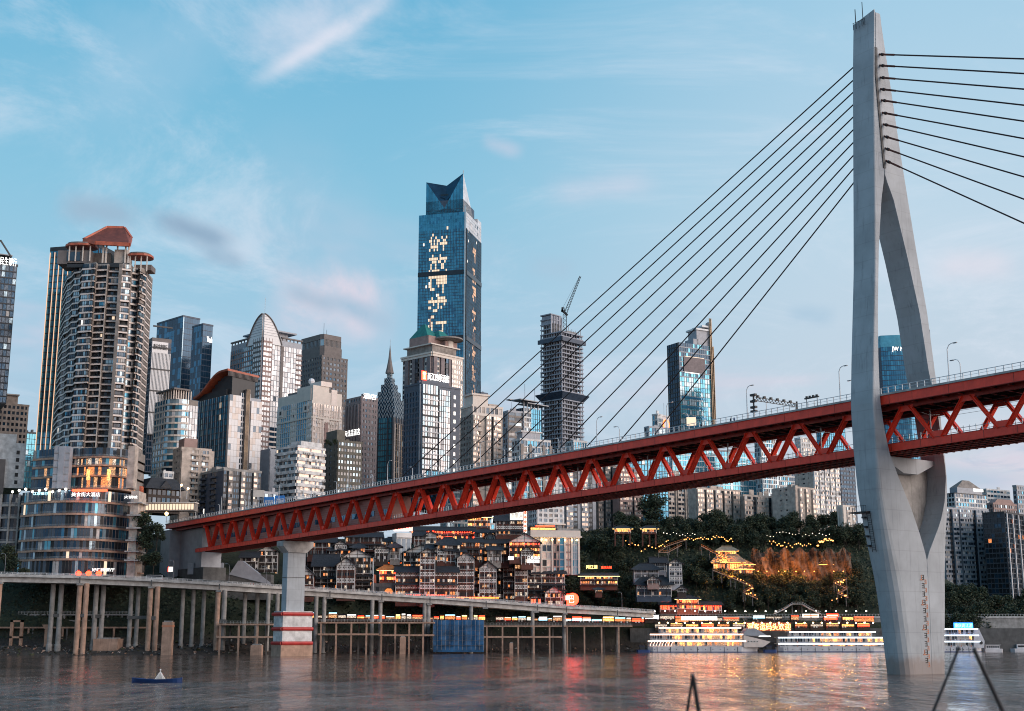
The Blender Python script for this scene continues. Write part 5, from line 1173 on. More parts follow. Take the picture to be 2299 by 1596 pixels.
for i in range(n):
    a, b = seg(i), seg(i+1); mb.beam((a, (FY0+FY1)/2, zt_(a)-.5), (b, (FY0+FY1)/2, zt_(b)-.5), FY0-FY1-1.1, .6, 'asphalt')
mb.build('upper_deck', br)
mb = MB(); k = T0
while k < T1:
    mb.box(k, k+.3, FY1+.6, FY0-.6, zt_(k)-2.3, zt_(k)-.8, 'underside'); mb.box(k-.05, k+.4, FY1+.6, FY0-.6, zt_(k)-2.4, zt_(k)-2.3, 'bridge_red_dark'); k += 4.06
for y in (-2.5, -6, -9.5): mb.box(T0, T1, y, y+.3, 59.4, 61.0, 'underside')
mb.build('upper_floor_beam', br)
for y in (0, WD):
    mb = MB(); i = T0
    while i < 408:
        b = min(i+PW/2, 408); mb.beam((i, y, zl_(i)-.85), (b, y, zl_(b)-.85), .9, 1.7, 'bridge_red'); mb.box(b-.07, b+.07, y-.49, y+.49, zl_(b)-1.65, zl_(b)-.05, 'bridge_red_dark'); i = b
    mb.beam((T0, y, zl_(T0)+.05), (408, y, zl_(408)+.05), 1.1, .1, 'bridge_red_dark'); mb.build('lower_chord', br)
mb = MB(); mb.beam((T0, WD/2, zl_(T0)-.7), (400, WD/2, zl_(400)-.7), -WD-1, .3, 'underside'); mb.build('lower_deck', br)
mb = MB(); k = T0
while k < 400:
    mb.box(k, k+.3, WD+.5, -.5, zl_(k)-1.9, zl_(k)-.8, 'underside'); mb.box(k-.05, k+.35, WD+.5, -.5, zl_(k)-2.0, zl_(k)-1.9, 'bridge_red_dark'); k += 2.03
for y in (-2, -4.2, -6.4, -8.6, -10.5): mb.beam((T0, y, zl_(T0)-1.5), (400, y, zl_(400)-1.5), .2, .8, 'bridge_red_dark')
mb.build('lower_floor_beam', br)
node0 = -.2; zap = 58.9
for y in (0, WD):
    for k in range(-9, 25):
        t0_ = node0+k*PW
        for s in (-1, 1):
            ta = t0_+s*1.0; tb = t0_+s*(PW/2-.95)
            if tb > 404: continue
            mb = MB(); za = zl_(ta)-.1
            mb.beam((ta, y, za), (tb, y, zap+.3), .62, 1.1, 'bridge_red', up=(0, 1, 0))
            for w_ in (.4, -.4): mb.beam((ta, y+w_, za), (tb, y+w_, zap+.3), .07, 1.3, 'bridge_red', up=(0, 1, 0))
            if s == 1:
                mb.extr([(-2.4, 0), (2.4, 0), (1.7, 1.5), (-1.7, 1.5)], (t0_, y+.44, zl_(t0_)-.1), (1, 0, 0), (0, 0, 1), (0, .05, 0), 'bridge_red')
                mb.extr([(-1.5, 0), (1.5, 0), (2.2, 1.3), (-2.2, 1.3)], (t0_+PW/2, y+.44, zap-.9), (1, 0, 0), (0, 0, 1), (0, .05, 0), 'bridge_red')
            mb.build('truss_diagonal', br)
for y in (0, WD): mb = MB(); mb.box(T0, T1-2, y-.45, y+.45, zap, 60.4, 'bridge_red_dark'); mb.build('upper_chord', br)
# catenary poles and wires above the rails, pipes under the deck
mb = MB(); k = -140
while k < 220: mb.box(k, k+.25, -6.2, -5.95, 50, 58.8, 'steel'); mb.beam((k, -6, 57.5), (k, -2.6, 57.9), .1, .1, 'steel'); mb.beam((k, -6, 57.5), (k, -9.4, 57.9), .1, .1, 'steel'); k += 32.5
for y in (-3, -9): mb.box(-140, 224, y, y+.06, 57.2, 57.26, 'lattice'); mb.box(-140, 224, y, y+.06, 58.0, 58.06, 'lattice')
mb.build('catenary', br)
# lower deck railing posts
mb = MB(); k = T0
while k < 224:
    for y in (-1.3, WD+1.3): mb.box(k, k+.14, y-.06, y+.06, zl_(k)-.5, zl_(k)+1.9, 'rail_glass')
    k += 1.6
for y in (-1.3, WD+1.3): mb.beam((T0, y, zl_(T0)+.7), (224, y, zl_(224)+.7), .08, .1, 'steel'); mb.beam((T0, y, zl_(T0)+1.5), (224, y, zl_(224)+1.5), .08, .1, 'steel')
mb.build('lower_railing', br)
# pink cladding box inside the truss near the left bank
mb = MB(); mb.box(226, 398, -10, -2.2, 49.0, 59.0, 'pink_cladding')
for i in range(9): mb.box(226, 398, -2.2, -2.14, 50.6+i*.85, 50.66+i*.85, 'bridge_red_dark')
mb.build('pink_cladding', br)
mb = MB()
for k in range(16):
    t = 229+k*10.5
    for j in range(4): mb.box(t+j*1.8, t+j*1.8+1.5, -2.2, -2.05, 52.3, 54.3, 'g_deep')
mb.build('window_band', br)
mb = MB()
for k in range(5): mb.box(250+k*24, 252+k*24, -2.12, -2.0, 50.1, 52.0, 'slab_red')
mb.build('cladding_door', br)
# parapets: white railing, tall screens toward the left end
mb = MB()
for y in (FY0+.1, FY1-.1):
    mb.box(T0, T1, y-.15, y+.15, 61.4, 61.9, 'concrete_pale') if False else None
    for i in range(n):
        a = T0+(T1-T0)*i/n; b = T0+(T1-T0)*(i+1)/n
        mb.beam((a, y, zt_(a)+.2), (b, y, zt_(b)+.2), .5, .45, 'concrete_pale'); mb.beam((a, y, zt_(a)+1.75), (b, y, zt_(b)+1.75), .14, .12, 'steel_white'); mb.beam((a, y, zt_(a)+1.1), (b, y, zt_(b)+1.1), .06, .06, 'steel_white')
    k = T0
    while k < T1: mb.box(k, k+.16, y-.08, y+.08, zt_(k)+.3, zt_(k)+1.8, 'steel_white'); k += 2.0
mb.build('railing', br)
mb = MB(); k = 250
while k < 440: mb.box(k, k+2.5, FY1+.9, FY1+1.0, 62.4, 65.6, 'rail_glass'); mb.box(k+2.5, k+2.7, FY1+.85, FY1+1.05, 62.4, 66, 'steel_white'); k += 2.7
mb.box(250, 440, FY1+.8, FY1+1.1, 65.6, 65.8, 'steel_white'); mb.build('noise_screen', br)
# cross walls at abutment
mb = MB(); mb.box(406, 434, -12, -2, 40, 59, 'grey_panel'); mb.box(434, 446, -16.5, 3.5, 20, 59.4, 'grey_panel'); mb.box(402, 434, -13, -1.5, 34, 40, 'concrete_dark'); mb.build('abutment', br)

# ------------------------------------------------------------------ pylon and cables
TE = -4.0; TW = 6.6
def trace(pts): 
    q = [hit_t(x, y, TE) for x, y in pts]; return sorted([(v.z, v.y) for v in q])
def ip(tb, z):
    if z <= tb[0][0]: return tb[0][1]
    for (a, ya), (b, yb_) in zip(tb, tb[1:]):
        if z <= b: return ya+(yb_-ya)*(z-a)/(b-a)
    return tb[-1][1]
slotU = trace([(1966, 45), (1966, 169), (1973, 250), (1981, 338), (1986, 390)])
near_out = trace([(1963, 35), (1961.5, 169), (1963, 338), (1964, 447), (1965, 600), (1963, 702), (1961, 800), (1960, 900), (1966, 1000), (1973, 1100), (1984, 1180), (1996, 1250), (2010, 1330), (2021, 1410), (2035, 1520)])
near_in = trace([(1986, 392), (1979, 447), (1973, 560), (1971, 702), (1972, 800), (1976, 898), (1985, 960), (1998, 1020), (2025, 1090), (2049, 1149), (2066, 1200), (2081, 1252), (2088, 1380), (2093, 1520)])
far_in = trace([(1986, 392), (2006, 447), (2038, 580), (2064.7, 702), (2086, 839), (2098, 890), (2107, 940), (2118, 1020), (2124, 1066), (2121, 1126), (2112, 1171), (2097, 1210), (2081.2, 1252), (2088, 1380), (2093, 1520)])
sil = trace([(1978, 42), (1997, 169), (2022, 338), (2039.5, 447), (2063, 590), (2083, 702), (2101, 839), (2110, 900), (2117, 980), (2122, 1028), (2127, 1080), (2131, 1200), (2133, 1335), (2132, 1520)])
zfork = hit_t(1986, 391, TE).z; ztopn = hit_t(1963, 34, TE).z; zseam = hit_t(2081, 1252, TE).z
py = empty('bridge_pylon', BO, BANG, 'tall pale concrete spindle-shaped bridge pylon standing in the river with radiating cables', 'bridge pylon')
def loft(mb, zs, fl, fr_, te, tw, radf, m, topslope=0, soft=(1, 1)):
    """rounded rectangular shaft between local y=fl(z) (far side) and fr(z) (near side)"""
    rings = []
    for z in zs:
        a, b = fl(z), fr_(z)
        if b-a < .05: b = a+.05
        r0 = min(radf(z), (b-a)*.42, tw*.42); pts = []; sa, sb = soft
        ra, rb = r0*(1 if sa else .05), r0*(1 if sb else .05)
        for cx_, cy_, a0, r in ((te+ra, a+ra, pi, ra), (te+tw-ra, a+ra, 1.5*pi, ra), (te+tw-rb, b-rb, 0, rb), (te+rb, b-rb, .5*pi, rb)):
            for k in range(5): an = a0+k*pi/8; pts.append((cx_+r*cos(an), cy_+r*sin(an)))
        zz = z
        rings.append([(x, y, zz+(topslope*(1-(x-te)/tw) if z == zs[-1] else 0)) for x, y in pts])
    i = len(mb.v); n_ = len(rings[0]); k = mb.mi(m)
    for R_ in rings: mb.v += R_
    for j in range(len(rings)-1):
        for a in range(n_): b = (a+1) % n_; mb.f.append((i+j*n_+a, i+j*n_+b, i+(j+1)*n_+b, i+(j+1)*n_+a)); mb.m.append(k)
    mb.f.append(tuple(i+a for a in range(n_))[::-1]); mb.m.append(k); e_ = i+(len(rings)-1)*n_; mb.f.append(tuple(e_+a for a in range(n_))); mb.m.append(k)
zs_low = [-6]+fr(0, zfork, 60)
mb = MB()
nin = lambda z: ip(near_in, z) if z < zfork else ip(slotU, z)+.12
fin = lambda z: ip(far_in, z) if z < zfork else ip(slotU, z)-.12
rad = lambda z: 2.9 if z < 20 else max(.35, 2.9*(1-(z-20)/35))
allz = [-6]+fr(0, zfork, 60)+fr(zfork+.01, ztopn, 20)[1:]
mb = MB(); loft(mb, allz, nin, lambda z: ip(near_out, z), TE, TW, rad, 'pylon_concrete', 1.6, (0, 1)); mb.build('near_leg', py, smooth=False)
ztf = hit_t(1978, 42, TE).z
mb = MB(); loft(mb, [z for z in allz if z < ztf]+[ztf], lambda z: ip(sil, z), fin, TE, TW, rad, 'pylon_concrete', 1.2, (1, 0)); mb.build('far_leg', py)
mb = MB(); a = hit_t(1968, 95, TE); b = hit_t(1985, 372, TE)
zz = fr(zfork+2, hit_t(1967, 190/1.78, TE).z, 14)
for z0_, z1_ in zip(zz, zz[1:]): mb.box(TE+.8, TE+5, ip(slotU, z0_)-.5, ip(slotU, z0_)+.1, z0_, z1_+.02, 'concrete_dark')
mb.build('anchor_slot', py)
mb = MB(); zz = fr(zfork+1.5, zz[-1], 18)
for z0_, z1_ in zip(zz, zz[1:]): mb.beam((TE-.05, ip(slotU, z0_)-.05, z0_), (TE-.05, ip(slotU, z1_)-.05, z1_), .75, .3, 'lattice', up=(1, 0, 0))
mb.build('anchor_rail', py)
zc_ = hit_t(2040, 1063, TE+3).z
mb = MB(); yl, yr2 = ip(far_in, 44)-.5, ip(near_in, 44)+.5
mb.extr([(yl, 48), (-12, 45.2), (-7, 45.2), (yr2, 48), (yr2, 48.8), (yl, 48.8)], (TE+3, 0, 0), (0, 1, 0), (0, 0, 1), (TW-3.4, 0, 0), 'pylon_concrete')
mb.build('crossbeam', py)
mb = MB(); zz = fr(zseam, 46.5, 8)
for z0_, z1_ in zip(zz, zz[1:]): mb.extr([(ip(far_in, z0_)-.3, z0_), (ip(near_in, z0_)+.3, z0_), (ip(near_in, z1_)+.3, z1_), (ip(far_in, z1_)-.3, z1_)], (TE+5.2, 0, 0), (0, 1, 0), (0, 0, 1), (.9, 0, 0), 'concrete')
mb.build('web_wall', py)
mb = MB()                                        # rooftop masts
q = [hit_t(1921, 48, TE+5), hit_t(1937, 38, TE+3)]
mb.tube([(q[0].x, q[0].y, q[0].z-2), (q[0].x, q[0].y, q[0].z+3.2)], .14, 'lattice', 4); mb.tube([(q[1].x, q[1].y, q[1].z-2), (q[1].x, q[1].y, q[1].z+4)], .12, 'lattice', 4)
mb.box(TE+2.5, TE+6, q[0].y-.1, q[0].y, q[0].z-.3, q[0].z-.2, 'lattice')
for k in range(5): mb.box(TE+2.2+k*.9, TE+2.3+k*.9, q[0].y-.1, q[0].y, q[0].z-2, q[0].z-.2, 'lattice')
mb.build('rooftop_mast', py)
# inspection platform and ladder on the near face
pa = hit_y(1925, 1150, ip(near_out, 35)+.3); mb = MB(); ty = ip(near_out, pa.z)
mb.box(TE+TW-3.4, TE+TW+1.2, ty-1, ty+1.4, pa.z-.3, pa.z, 'lattice')
for k in range(8): x = TE+TW-3.4+k*.65; mb.box(x, x+.06, ty+1.35, ty+1.4, pa.z, pa.z+1.3, 'lattice')
mb.box(TE+TW-3.4, TE+TW+1.2, ty+1.33, ty+1.4, pa.z+1.2, pa.z+1.3, 'lattice')
for k in range(18):
    z = pa.z-.5*k; yy = ip(near_out, z)+.35; mb.box(TE+TW-3.6, TE+TW-2.6, yy-.05, yy+.05, z-.05, z+.03, 'lattice')
for s in (0, 1.0): mb.beam((TE+TW-3.6+s, ip(near_out, pa.z)+.35, pa.z), (TE+TW-3.6+s, ip(near_out, pa.z-9)+.35, pa.z-9), .1, .1, 'lattice')
for k in range(4): z = pa.z-1.5-k*2.1; mb.box(TE+TW-2.2, TE+TW-1.4, ip(near_out, z)-.1, ip(near_out, z)+.9, z, z+.4, 'lattice')
mb.build('inspection_ladder', py)
# water gauge marks painted beside the seam
def eglyph(mb, t_, y, z, s, m, flip):
    """an E of real thickness set on the end face of the pylon"""
    f = -1 if flip else 1
    mb.box(t_-.03, t_+.02, y, y+f*.16*s, z, z+s, m)
    for k in range(3): mb.box(t_-.03, t_+.02, y, y-f*.55*s, z+k*.42*s, z+k*.42*s+.14*s, m)
gk = MB(); go = MB()
for k in range(11):
    y0 = 1296+k*18.6; a = hit_t(2079+k*1.25, y0, TE-.06); eglyph(gk, a.x, ip(near_in, a.z)+1.7-.02*k, a.z-.6, 1.15, 'gauge_black', True)
    a = hit_t(2079+k*1.25, y0+9, TE-.06); eglyph(go, a.x, ip(near_in, a.z)+.9, a.z-.6, 1.0, 'gauge_orange', True)
    if k % 3 == 0: a = hit_t(2079, y0, TE-.06); go.box(a.x-.03, a.x+.02, ip(near_in, a.z)+1.9, ip(near_in, a.z)+2.9, a.z-.7, a.z-.45, 'gauge_orange'); go.box(a.x-.03, a.x+.02, ip(near_in, a.z)+2.3, ip(near_in, a.z)+2.5, a.z-.5, a.z+.5, 'gauge_orange')
gk.build('gauge_marking', py); go.build('gauge_marking', py)
TL = [(1908,158),(1908,187),(1907,215),(1906,244),(1905,273),(1905,302),(1904,332),(1903,363),(1902,395),(1901,430)]
DL = [(910,1063),(961,1055),(1014,1046),(1070,1035),(1132,1024),(1195,1013),(1259,1004),(1325,994),(1395,986),(1478,965)]
YC = -6.0
for k, (a, b) in enumerate(zip(TL, DL)):
    A = hit_y(*a, -4.2); B_ = hit_y(*b, YC); d = (B_-A); A2 = A-d*((A.x-TE-3)/d.x); B2 = B_+d.normalized()*((zt_(0)+.2-B_.z)/d.normalized().z)
    mb = MB(); mb.tube([A2, B2], .17, 'cable', 6); cb_ = mb.build('stay_cable', py); mb = MB(); mb.tube([B2-d.normalized()*3.4, B2], .3, 'bridge_red', 6); mb.build('anchor_sleeve', cb_)
TR = [(1975, 122), (1976, 147), (1977, 174), (1978, 200), (1980, 225), (1982, 253), (1984, 279), (1986, 306), (1988, 333), (1990, 361)]
ER = [132, 165, 200, 236, 272, 311, 352, 397, 447, 501]
for a, e_ in zip(TR, ER):
    A = hit_t(*a, TE-.1); B_ = hit_y(2299, e_, A.y-1.2); d = (B_-A).normalized(); s = (A.z-zt_(0)-.2)/(-d.z); B2 = A+d*s; A2 = A-d*3
    mb = MB(); mb.tube([A2, B2], .19, 'cable', 6); cb_ = mb.build('stay_cable', py); mb = MB(); mb.tube([A-d*.5, A+d*4.5], .27, 'timber_red', 6); mb.tube([A+d*.6, A+d*1.1], .42, 'lattice', 6); mb.build('anchor_sleeve', cb_)

# lamp posts on the bridge
def lamp_post(name, loc, rz, h, arm, label, group, m='lamp_white', lit=False, col='steel_white'):
    r = empty(name, loc, rz, label, 'street lamp', group); q = MB(); q.tube([(0, 0, 0), (0, 0, h*.6), (0, 0, h*.88), (arm*.25, 0, h*.97), (arm*.6, 0, h), (arm, 0, h)], [.16, .12, .1, .09, .08, .08], col, 6); q.build('post', r)
    q = MB(); q.box(arm-.3, arm+.7, -.2, .2, h-.12, h+.06, 'steel'); q.box(arm-.2, arm+.6, -.15, .15, h-.16, h-.12, m if lit else 'g_sky'); q.build('lamp_head', r); return r
lp0 = None
for k in range(-2, 14):
    t = 9.3+30.6*k
    for y, rz in ((1.6, BANG+pi), (FY1+1.2, BANG)):
        loc = BO+D_*(t+(8 if y < 0 else 0))+NN*y; loc.z = zt_(t)-.1
        if t < -60: continue
        ll = f'curved lamp post on the {"near" if y > 0 else "far"} edge of the bridge deck, {ORD[14-k]} from the left'
        if lp0 is None: lp0 = lamp_post('street_lamp', loc, rz, 9.2 if y > 0 else 9.0, 1.9, ll, 'lamp posts along the bridge deck')
        else: dup(lp0, loc, rz, ll)
# camera mast with lattice gantry, sign boards
def bpt(x, y, yl): v = hit_y(x, y, yl); p = BO+D_*v.x+NN*v.y; p.z = v.z; return p
def gantry():
    a = hit_y(1693, 930, 0); b = hit_y(1789, 911, -13); o = BO+D_*a.x; o.z = zt_(0)-.1
    r = empty('camera_gantry', o, BANG, 'dark lattice gantry with a camera mast on the bridge deck left of the pylon', 'gantry')
    m = hit_y(1697, 884, 0).z-zt_(0); q = MB(); q.tube([(0, 0, 0), (0, 0, m)], .22, 'lattice', 6)
    for z in (m*.35, m*.5, m*.72, m*.95): q.box(-.9, .9, -.4, .4, z, z+.55, 'lattice')
    q.build('mast', r); q = MB(); e_ = Vector((b.x-a.x, -13, hit_y(1789, 909, -13).z-zt_(0)))
    lattice(q, (0, 0, m*.86), (e_.x, e_.y, max(2.8, e_.z)), .9, .9, 'lattice', 14, .16)
    for k in range(6): f = .1+.15*k; c = Vector((0, 0, m*.86)).lerp(Vector((e_.x, e_.y, max(2.8, e_.z))), f); q.box(c.x-.3, c.x+.3, c.y-.3, c.y+.3, c.z+.4, c.z+1.0, 'lattice')
    q.build('gantry_arm', r); q = MB(); q.tube([(e_.x, e_.y, 0), (e_.x, e_.y, max(2.8, e_.z)+1)], .25, 'lattice', 6); q.build('end_post', r)
    p = hit_y(1823, 905, 0); r = empty('sensor_frame', BO+D_*p.x+Vector((0, 0, zt_(0)-.1)), BANG, 'small dark sensor frame on two posts on the bridge deck next to the pylon', 'sensor frame')
    q = MB()
    for x in (-1.7, 1.7): q.tube([(x, 0, 0), (x, 0, 3.4)], .09, 'lattice', 5)
    q.box(-2.2, 2.2, -.25, .25, 3.3, 3.6, 'lattice')
    for x in (-1.6, -.5, .6, 1.6): q.box(x-.25, x+.25, -.2, .2, 3.6, 4.0, 'lattice')
    q.build('frame', r)
gantry()
def deck_sign(label, x, y, yl, wd, h, text, mface, mtext, zb, name='road_sign'):
    v = hit_y(x, y, yl); r = empty(name, BO+D_*v.x+NN*v.y+Vector((0, 0, zt_(v.x)-.3)), 0, label, 'sign'); q = MB(); zc2 = v.z-zt_(v.x)+.3
    q.box(-wd/2, wd/2, -.1, .1, zc2-h/2, zc2+h/2, mface); q.build('board', r)
    q = MB(); q.tube([(-wd*.3, .15, 0), (-wd*.3, .15, zc2)], .1, 'steel', 5); q.tube([(wd*.3, .15, 0), (wd*.3, .15, zc2)], .1, 'steel', 5); q.build('post', r)
    if text: q = MB(); lettering(q, text, (0, -.16, zc2), (1, 0, 0), wd*.8, h*.45, mtext, thick=.04); q.build('lettering', r)
mat('sign_paint_blue', (.02, .16, .48), .5, var=0)
deck_sign('left blue road direction sign with white characters on the bridge deck', 604, 1127, -12, 4.4, 4.6, '解放碑', 'sign_paint_blue', 'plaster', 4)
deck_sign('right blue road direction sign with white characters on the bridge deck', 628, 1124, -12, 4.4, 4.6, '洪崖洞', 'sign_paint_blue', 'plaster', 4)
deck_sign('small warm lit board on the bridge deck in front of the blue mast tower', 1552, 946, -10, 2.6, 2.4, None, 'pane_warm', None, 4, 'lit_board')
deck_sign('cream billboard on the bridge deck left of the blue road signs', 581, 1108, -13, 5, 3.2, None, 'cream', None, 4, 'billboard')

# bridge pier on the left
pr = hit_y(629, 1215, 1.0)
pier = empty('bridge_pier', BO+D_*pr.x, BANG, 'grey concrete bridge pier with flared head and red striped fender in the water', 'pier')
mb = MB()
mb.extr([(1.0, 47.1), (1.0, 45.0), (-1.6, 42.4), (-10.0, 42.4), (-13, 45.0), (-13, 47.1)], (-3.2, 0, 0), (0, 1, 0), (0, 0, 1), (6.4, 0, 0), 'concrete_pale'); mb.build('pier_cap', pier)
mb = MB(); mb.box(-2.3, 2.3, -9.9, -1.7, 5.0, 42.6, 'pylon_concrete'); mb.box(-2.4, 2.4, -10.0, -1.6, 32, 32.2, 'lattice'); mb.build('shaft', pier)
mb = MB(); mb.box(-5.2, 4.2, -13, 1.4, -4, 4.6, 'concrete_warm'); mb.build('footing', pier)
mb = MB(); mb.box(-5.0, 3.6, -12.6, .9, 4.6, 18.2, 'white_tile'); fnd = mb.build('fender', pier)
for z in (5.2, 11.0, 17.0):
    mb = MB()
    for (a, b) in (((-5.2, -12.8, z), (-5.2, 1.2, z)), ((-5.2, 1.2, z), (3.9, 1.2, z))):
        mb.tube([a, b], .75, 'rubber_red', 8)
    mb.build('rubber_bumper', fnd)

# ------------------------------------------------------------------ viaduct road
vz = [(-420, 566, 35.6), (-225, 572, 34.2), (-150, 590, 31.5), (-98, 611, 29.5), (-33, 640, 26.2), (30, 664, 23.2), (72, 690, 20.6), (110, 700, 20.2), (270, 712, 20.2)]
def vpx(x, yfas, Y): p = at(x, yfas, Y); return (p.x, Y, p.z)
vz = [vpx(-420, 1280, 566), vpx(-10, 1292, 571), vpx(180, 1296, 578), vpx(340, 1303, 588), (vpx(500, 1312, 600)), vpx(640, 1321, 612), vpx(820, 1333, 628), vpx(1000, 1344, 642), vpx(1120, 1353, 654), vpx(1250, 1363, 668), vpx(1380, 1370, 684), vpx(1470, 1376, 698)]
VW_ = 13.0
va = empty('viaduct_road', Vector(vz[0]), 0, 'long grey concrete riverside viaduct road descending from the left along the far bank', 'viaduct')
vo = Vector(vz[0]); V_ = [Vector(p)-vo for p in vz]
def strip(mb, off0, off1, z0, z1, m):
    L_ = []
    for i, p in enumerate(V_):
        d = (V_[min(i+1, len(V_)-1)]-V_[max(i-1, 0)]); d.z = 0; d.normalize(); nrm = Vector((-d.y, d.x, 0)); L_.append((p+nrm*off0, p+nrm*off1))
    for (a, b), (c, e_) in zip(L_, L_[1:]):
        i = len(mb.v); k = mb.mi(m)
        for q in (a, b, c, e_): mb.v.append((q.x, q.y, q.z+z0)); mb.v.append((q.x, q.y, q.z+z1))
        for f in ((0, 4, 5, 1), (2, 3, 7, 6), (1, 5, 7, 3), (0, 2, 6, 4), (0, 1, 3, 2), (4, 6, 7, 5)): mb.f.append(tuple(i+j for j in f)); mb.m.append(k)
def vat(x, off=0):
    """point on the viaduct (world) under picture column x"""
    best = None
    for a, b in zip(vz, vz[1:]):
        for k in range(21):
            t = k/20; p = Vector(a).lerp(Vector(b), t); u = p.x/p.y - lin_t(x, 1330)
            if best is None or abs(u) < best[0]: d = Vector(b)-Vector(a); d.z = 0; d.normalize(); best = (abs(u), p, Vector((-d.y, d.x, 0)))
    return best[1]+best[2]*off
mb = MB(); strip(mb, 0, VW_, -.35, 0, 'concrete'); strip(mb, -.6, .0, -.45, .15, 'concrete_pale'); strip(mb, 1.0, VW_-1, -2.6, -.35, 'concrete_pale'); mb.build('girder', va)
mb = MB(); strip(mb, .4, VW_-.4, 0.004, .06, 'asphalt'); mb.build('roadway', va)
for off, nm in ((-.4, 'parapet'), (VW_-.2, 'parapet')):
    mb = MB(); strip(mb, off, off+.3, .1, .75, 'concrete_pale'); strip(mb, off+.1, off+.2, 1.1, 1.2, 'steel_white'); strip(mb, off+.1, off+.2, 1.5, 1.6, 'steel_white')
    for a, b in zip(V_, V_[1:]):
        L = (b-a).length; nn_ = int(L/2.2)
        for k in range(nn_):
            p = a.lerp(b, k/nn_); d = (b-a); d.z = 0; d.normalize(); q = p+Vector((-d.y, d.x, 0))*(off+.15); mb.box(q.x-.07, q.x+.07, q.y-.07, q.y+.07, q.z+.7, q.z+1.6, 'steel_white')
    mb.build(nm, va)
# joints and brackets
mb = MB()
for x in (0, 178, 340, 495, 640, 736, 860, 965, 1090, 1205, 1270, 1385):
    p = vat(x, -.62)-vo; mb.box(p.x-.25, p.x+.25, p.y-.1, p.y+.05, p.z-2.4, p.z+.2, 'concrete_dark'); p = vat(x, .4)-vo; mb.box(p.x-1.2, p.x+1.2, p.y-.6, p.y+2, p.z-3.4, p.z-2.5, 'concrete')
mb.build('pier_bracket', va)
# columns: round, in pairs; each its own part
def column(x_top, yoff, r, zb, m='concrete', lean=0):
    p = vat(x_top, yoff); q = MB(); q.tube([(p.x-vo.x, p.y-vo.y, zb-vo.z), (p.x-vo.x, p.y-vo.y, zb-vo.z+3.5), (p.x-vo.x, p.y-vo.y, zb-vo.z+3.6), (p.x-vo.x, p.y-vo.y, p.z-vo.z-2.4)], [r*1.25, r*1.25, r, r], m, 12); q.build('column', va)
for x in (-2, 179, 193, 338, 352, 495, 509, 604, 628, 716, 733, 839, 853, 955, 965, 1060, 1196, 1272, 1390): column(x, 1.6, 1.15 if x < 600 else .95, -3.0, 'concrete_warm' if x < 500 else 'concrete')
for x in (112, 128, 216, 232, 300, 318, 420, 440, 470, 560, 590): column(x, 10.5, 1.1 if x < 250 else .95, 1.0, 'concrete')
mb = MB()
for (x0, x1, yo) in ((290, 352, 8), (640, 730, 8), (176, 196, 1.2), (335, 355, 1.2), (492, 512, 1.2), (108, 132, 10), (212, 236, 10)):
    a = vat(x0, yo)-vo; b = vat(x1, yo)-vo; mb.box(a.x, b.x, a.y, a.y+1, a.z-17, a.z-15.5, 'concrete_dark')
mb.build('tie_beam', va)

# ------------------------------------------------------------------ riverside platform frame (two-storey concrete frame under the viaduct)
def frame_deck(label, x0, x1, ytop, ymid, Y, posts, yb=1462, ez=1.0, rail=True, m='concrete_warm', depth=14, zlow=-2):
    a = at(x0, ytop, Y); b = at(x1, ytop, Y); o = Vector((a.x, Y, 0)); r = empty('riverside_platform', o, 0, label, 'platform'); L = b.x-a.x; z = a.z
    q = MB(); q.box(0, L, 0, depth, z-.7, z, m); q.build('floor_slab', r)
    if ymid: zm_ = at(x0, ymid, Y).z; q = MB(); q.box(0, L, 0, .8, zm_-.8, zm_, m); q.box(0, L, depth-1, depth, zm_-.8, zm_, 'concrete_dark'); q.box(0, L, .8, depth-1, zm_-.4, zm_-.2, 'concrete_dark'); q.build('lower_beam', r)
    for k in range(posts):
        u = (k+.15)*L/posts; q = MB(); q.box(u, u+.75, .1, .85, zlow, z-.7, m); q.build('post', r)
        if k % 2 == 0: q = MB(); q.box(u+2, u+2.7, depth-2, depth-1.3, zlow, z-.7, 'concrete_dark'); q.build('post', r)
    if rail:
        q = MB(); k = 0
        while k*1.5 < L: q.box(k*1.5, k*1.5+.1, .1, .2, z, z+1.1, 'concrete_pale'); k += 1
        q.box(0, L, .1, .2, z+1.1, z+1.2, 'concrete_pale'); q.box(0, L, .12, .18, z+.5, z+.58, 'concrete_pale'); q.build('railing', r)
    return r
frame_deck('two-level concrete platform frame on posts left of the striped bridge pier', 486, 612, 1400, 1428, 592, 3)
frame_deck('two-level concrete platform frame right of the striped bridge pier', 714, 850, 1396, 1422, 612, 4)
frame_deck('two-level platform frame left of the blue netted block', 850, 975, 1396, 1424, 622, 4)
frame_deck('long two-level platform frame right of the blue netted block', 1086, 1262, 1404, 1428, 645, 5)
frame_deck('short right end of the platform frames beside the sandy bank', 1266, 1420, 1404, None, 668, 4)
frame_deck('upper concrete walkway on short posts behind the left viaduct columns', 40, 300, 1378, 1392, 614, 8, rail=True, zlow=0, depth=3, m='concrete')
frame_deck('low ruined beam on short posts under the left viaduct', -20, 325, 1407, None, 606, 9, rail=False, zlow=0, depth=2)
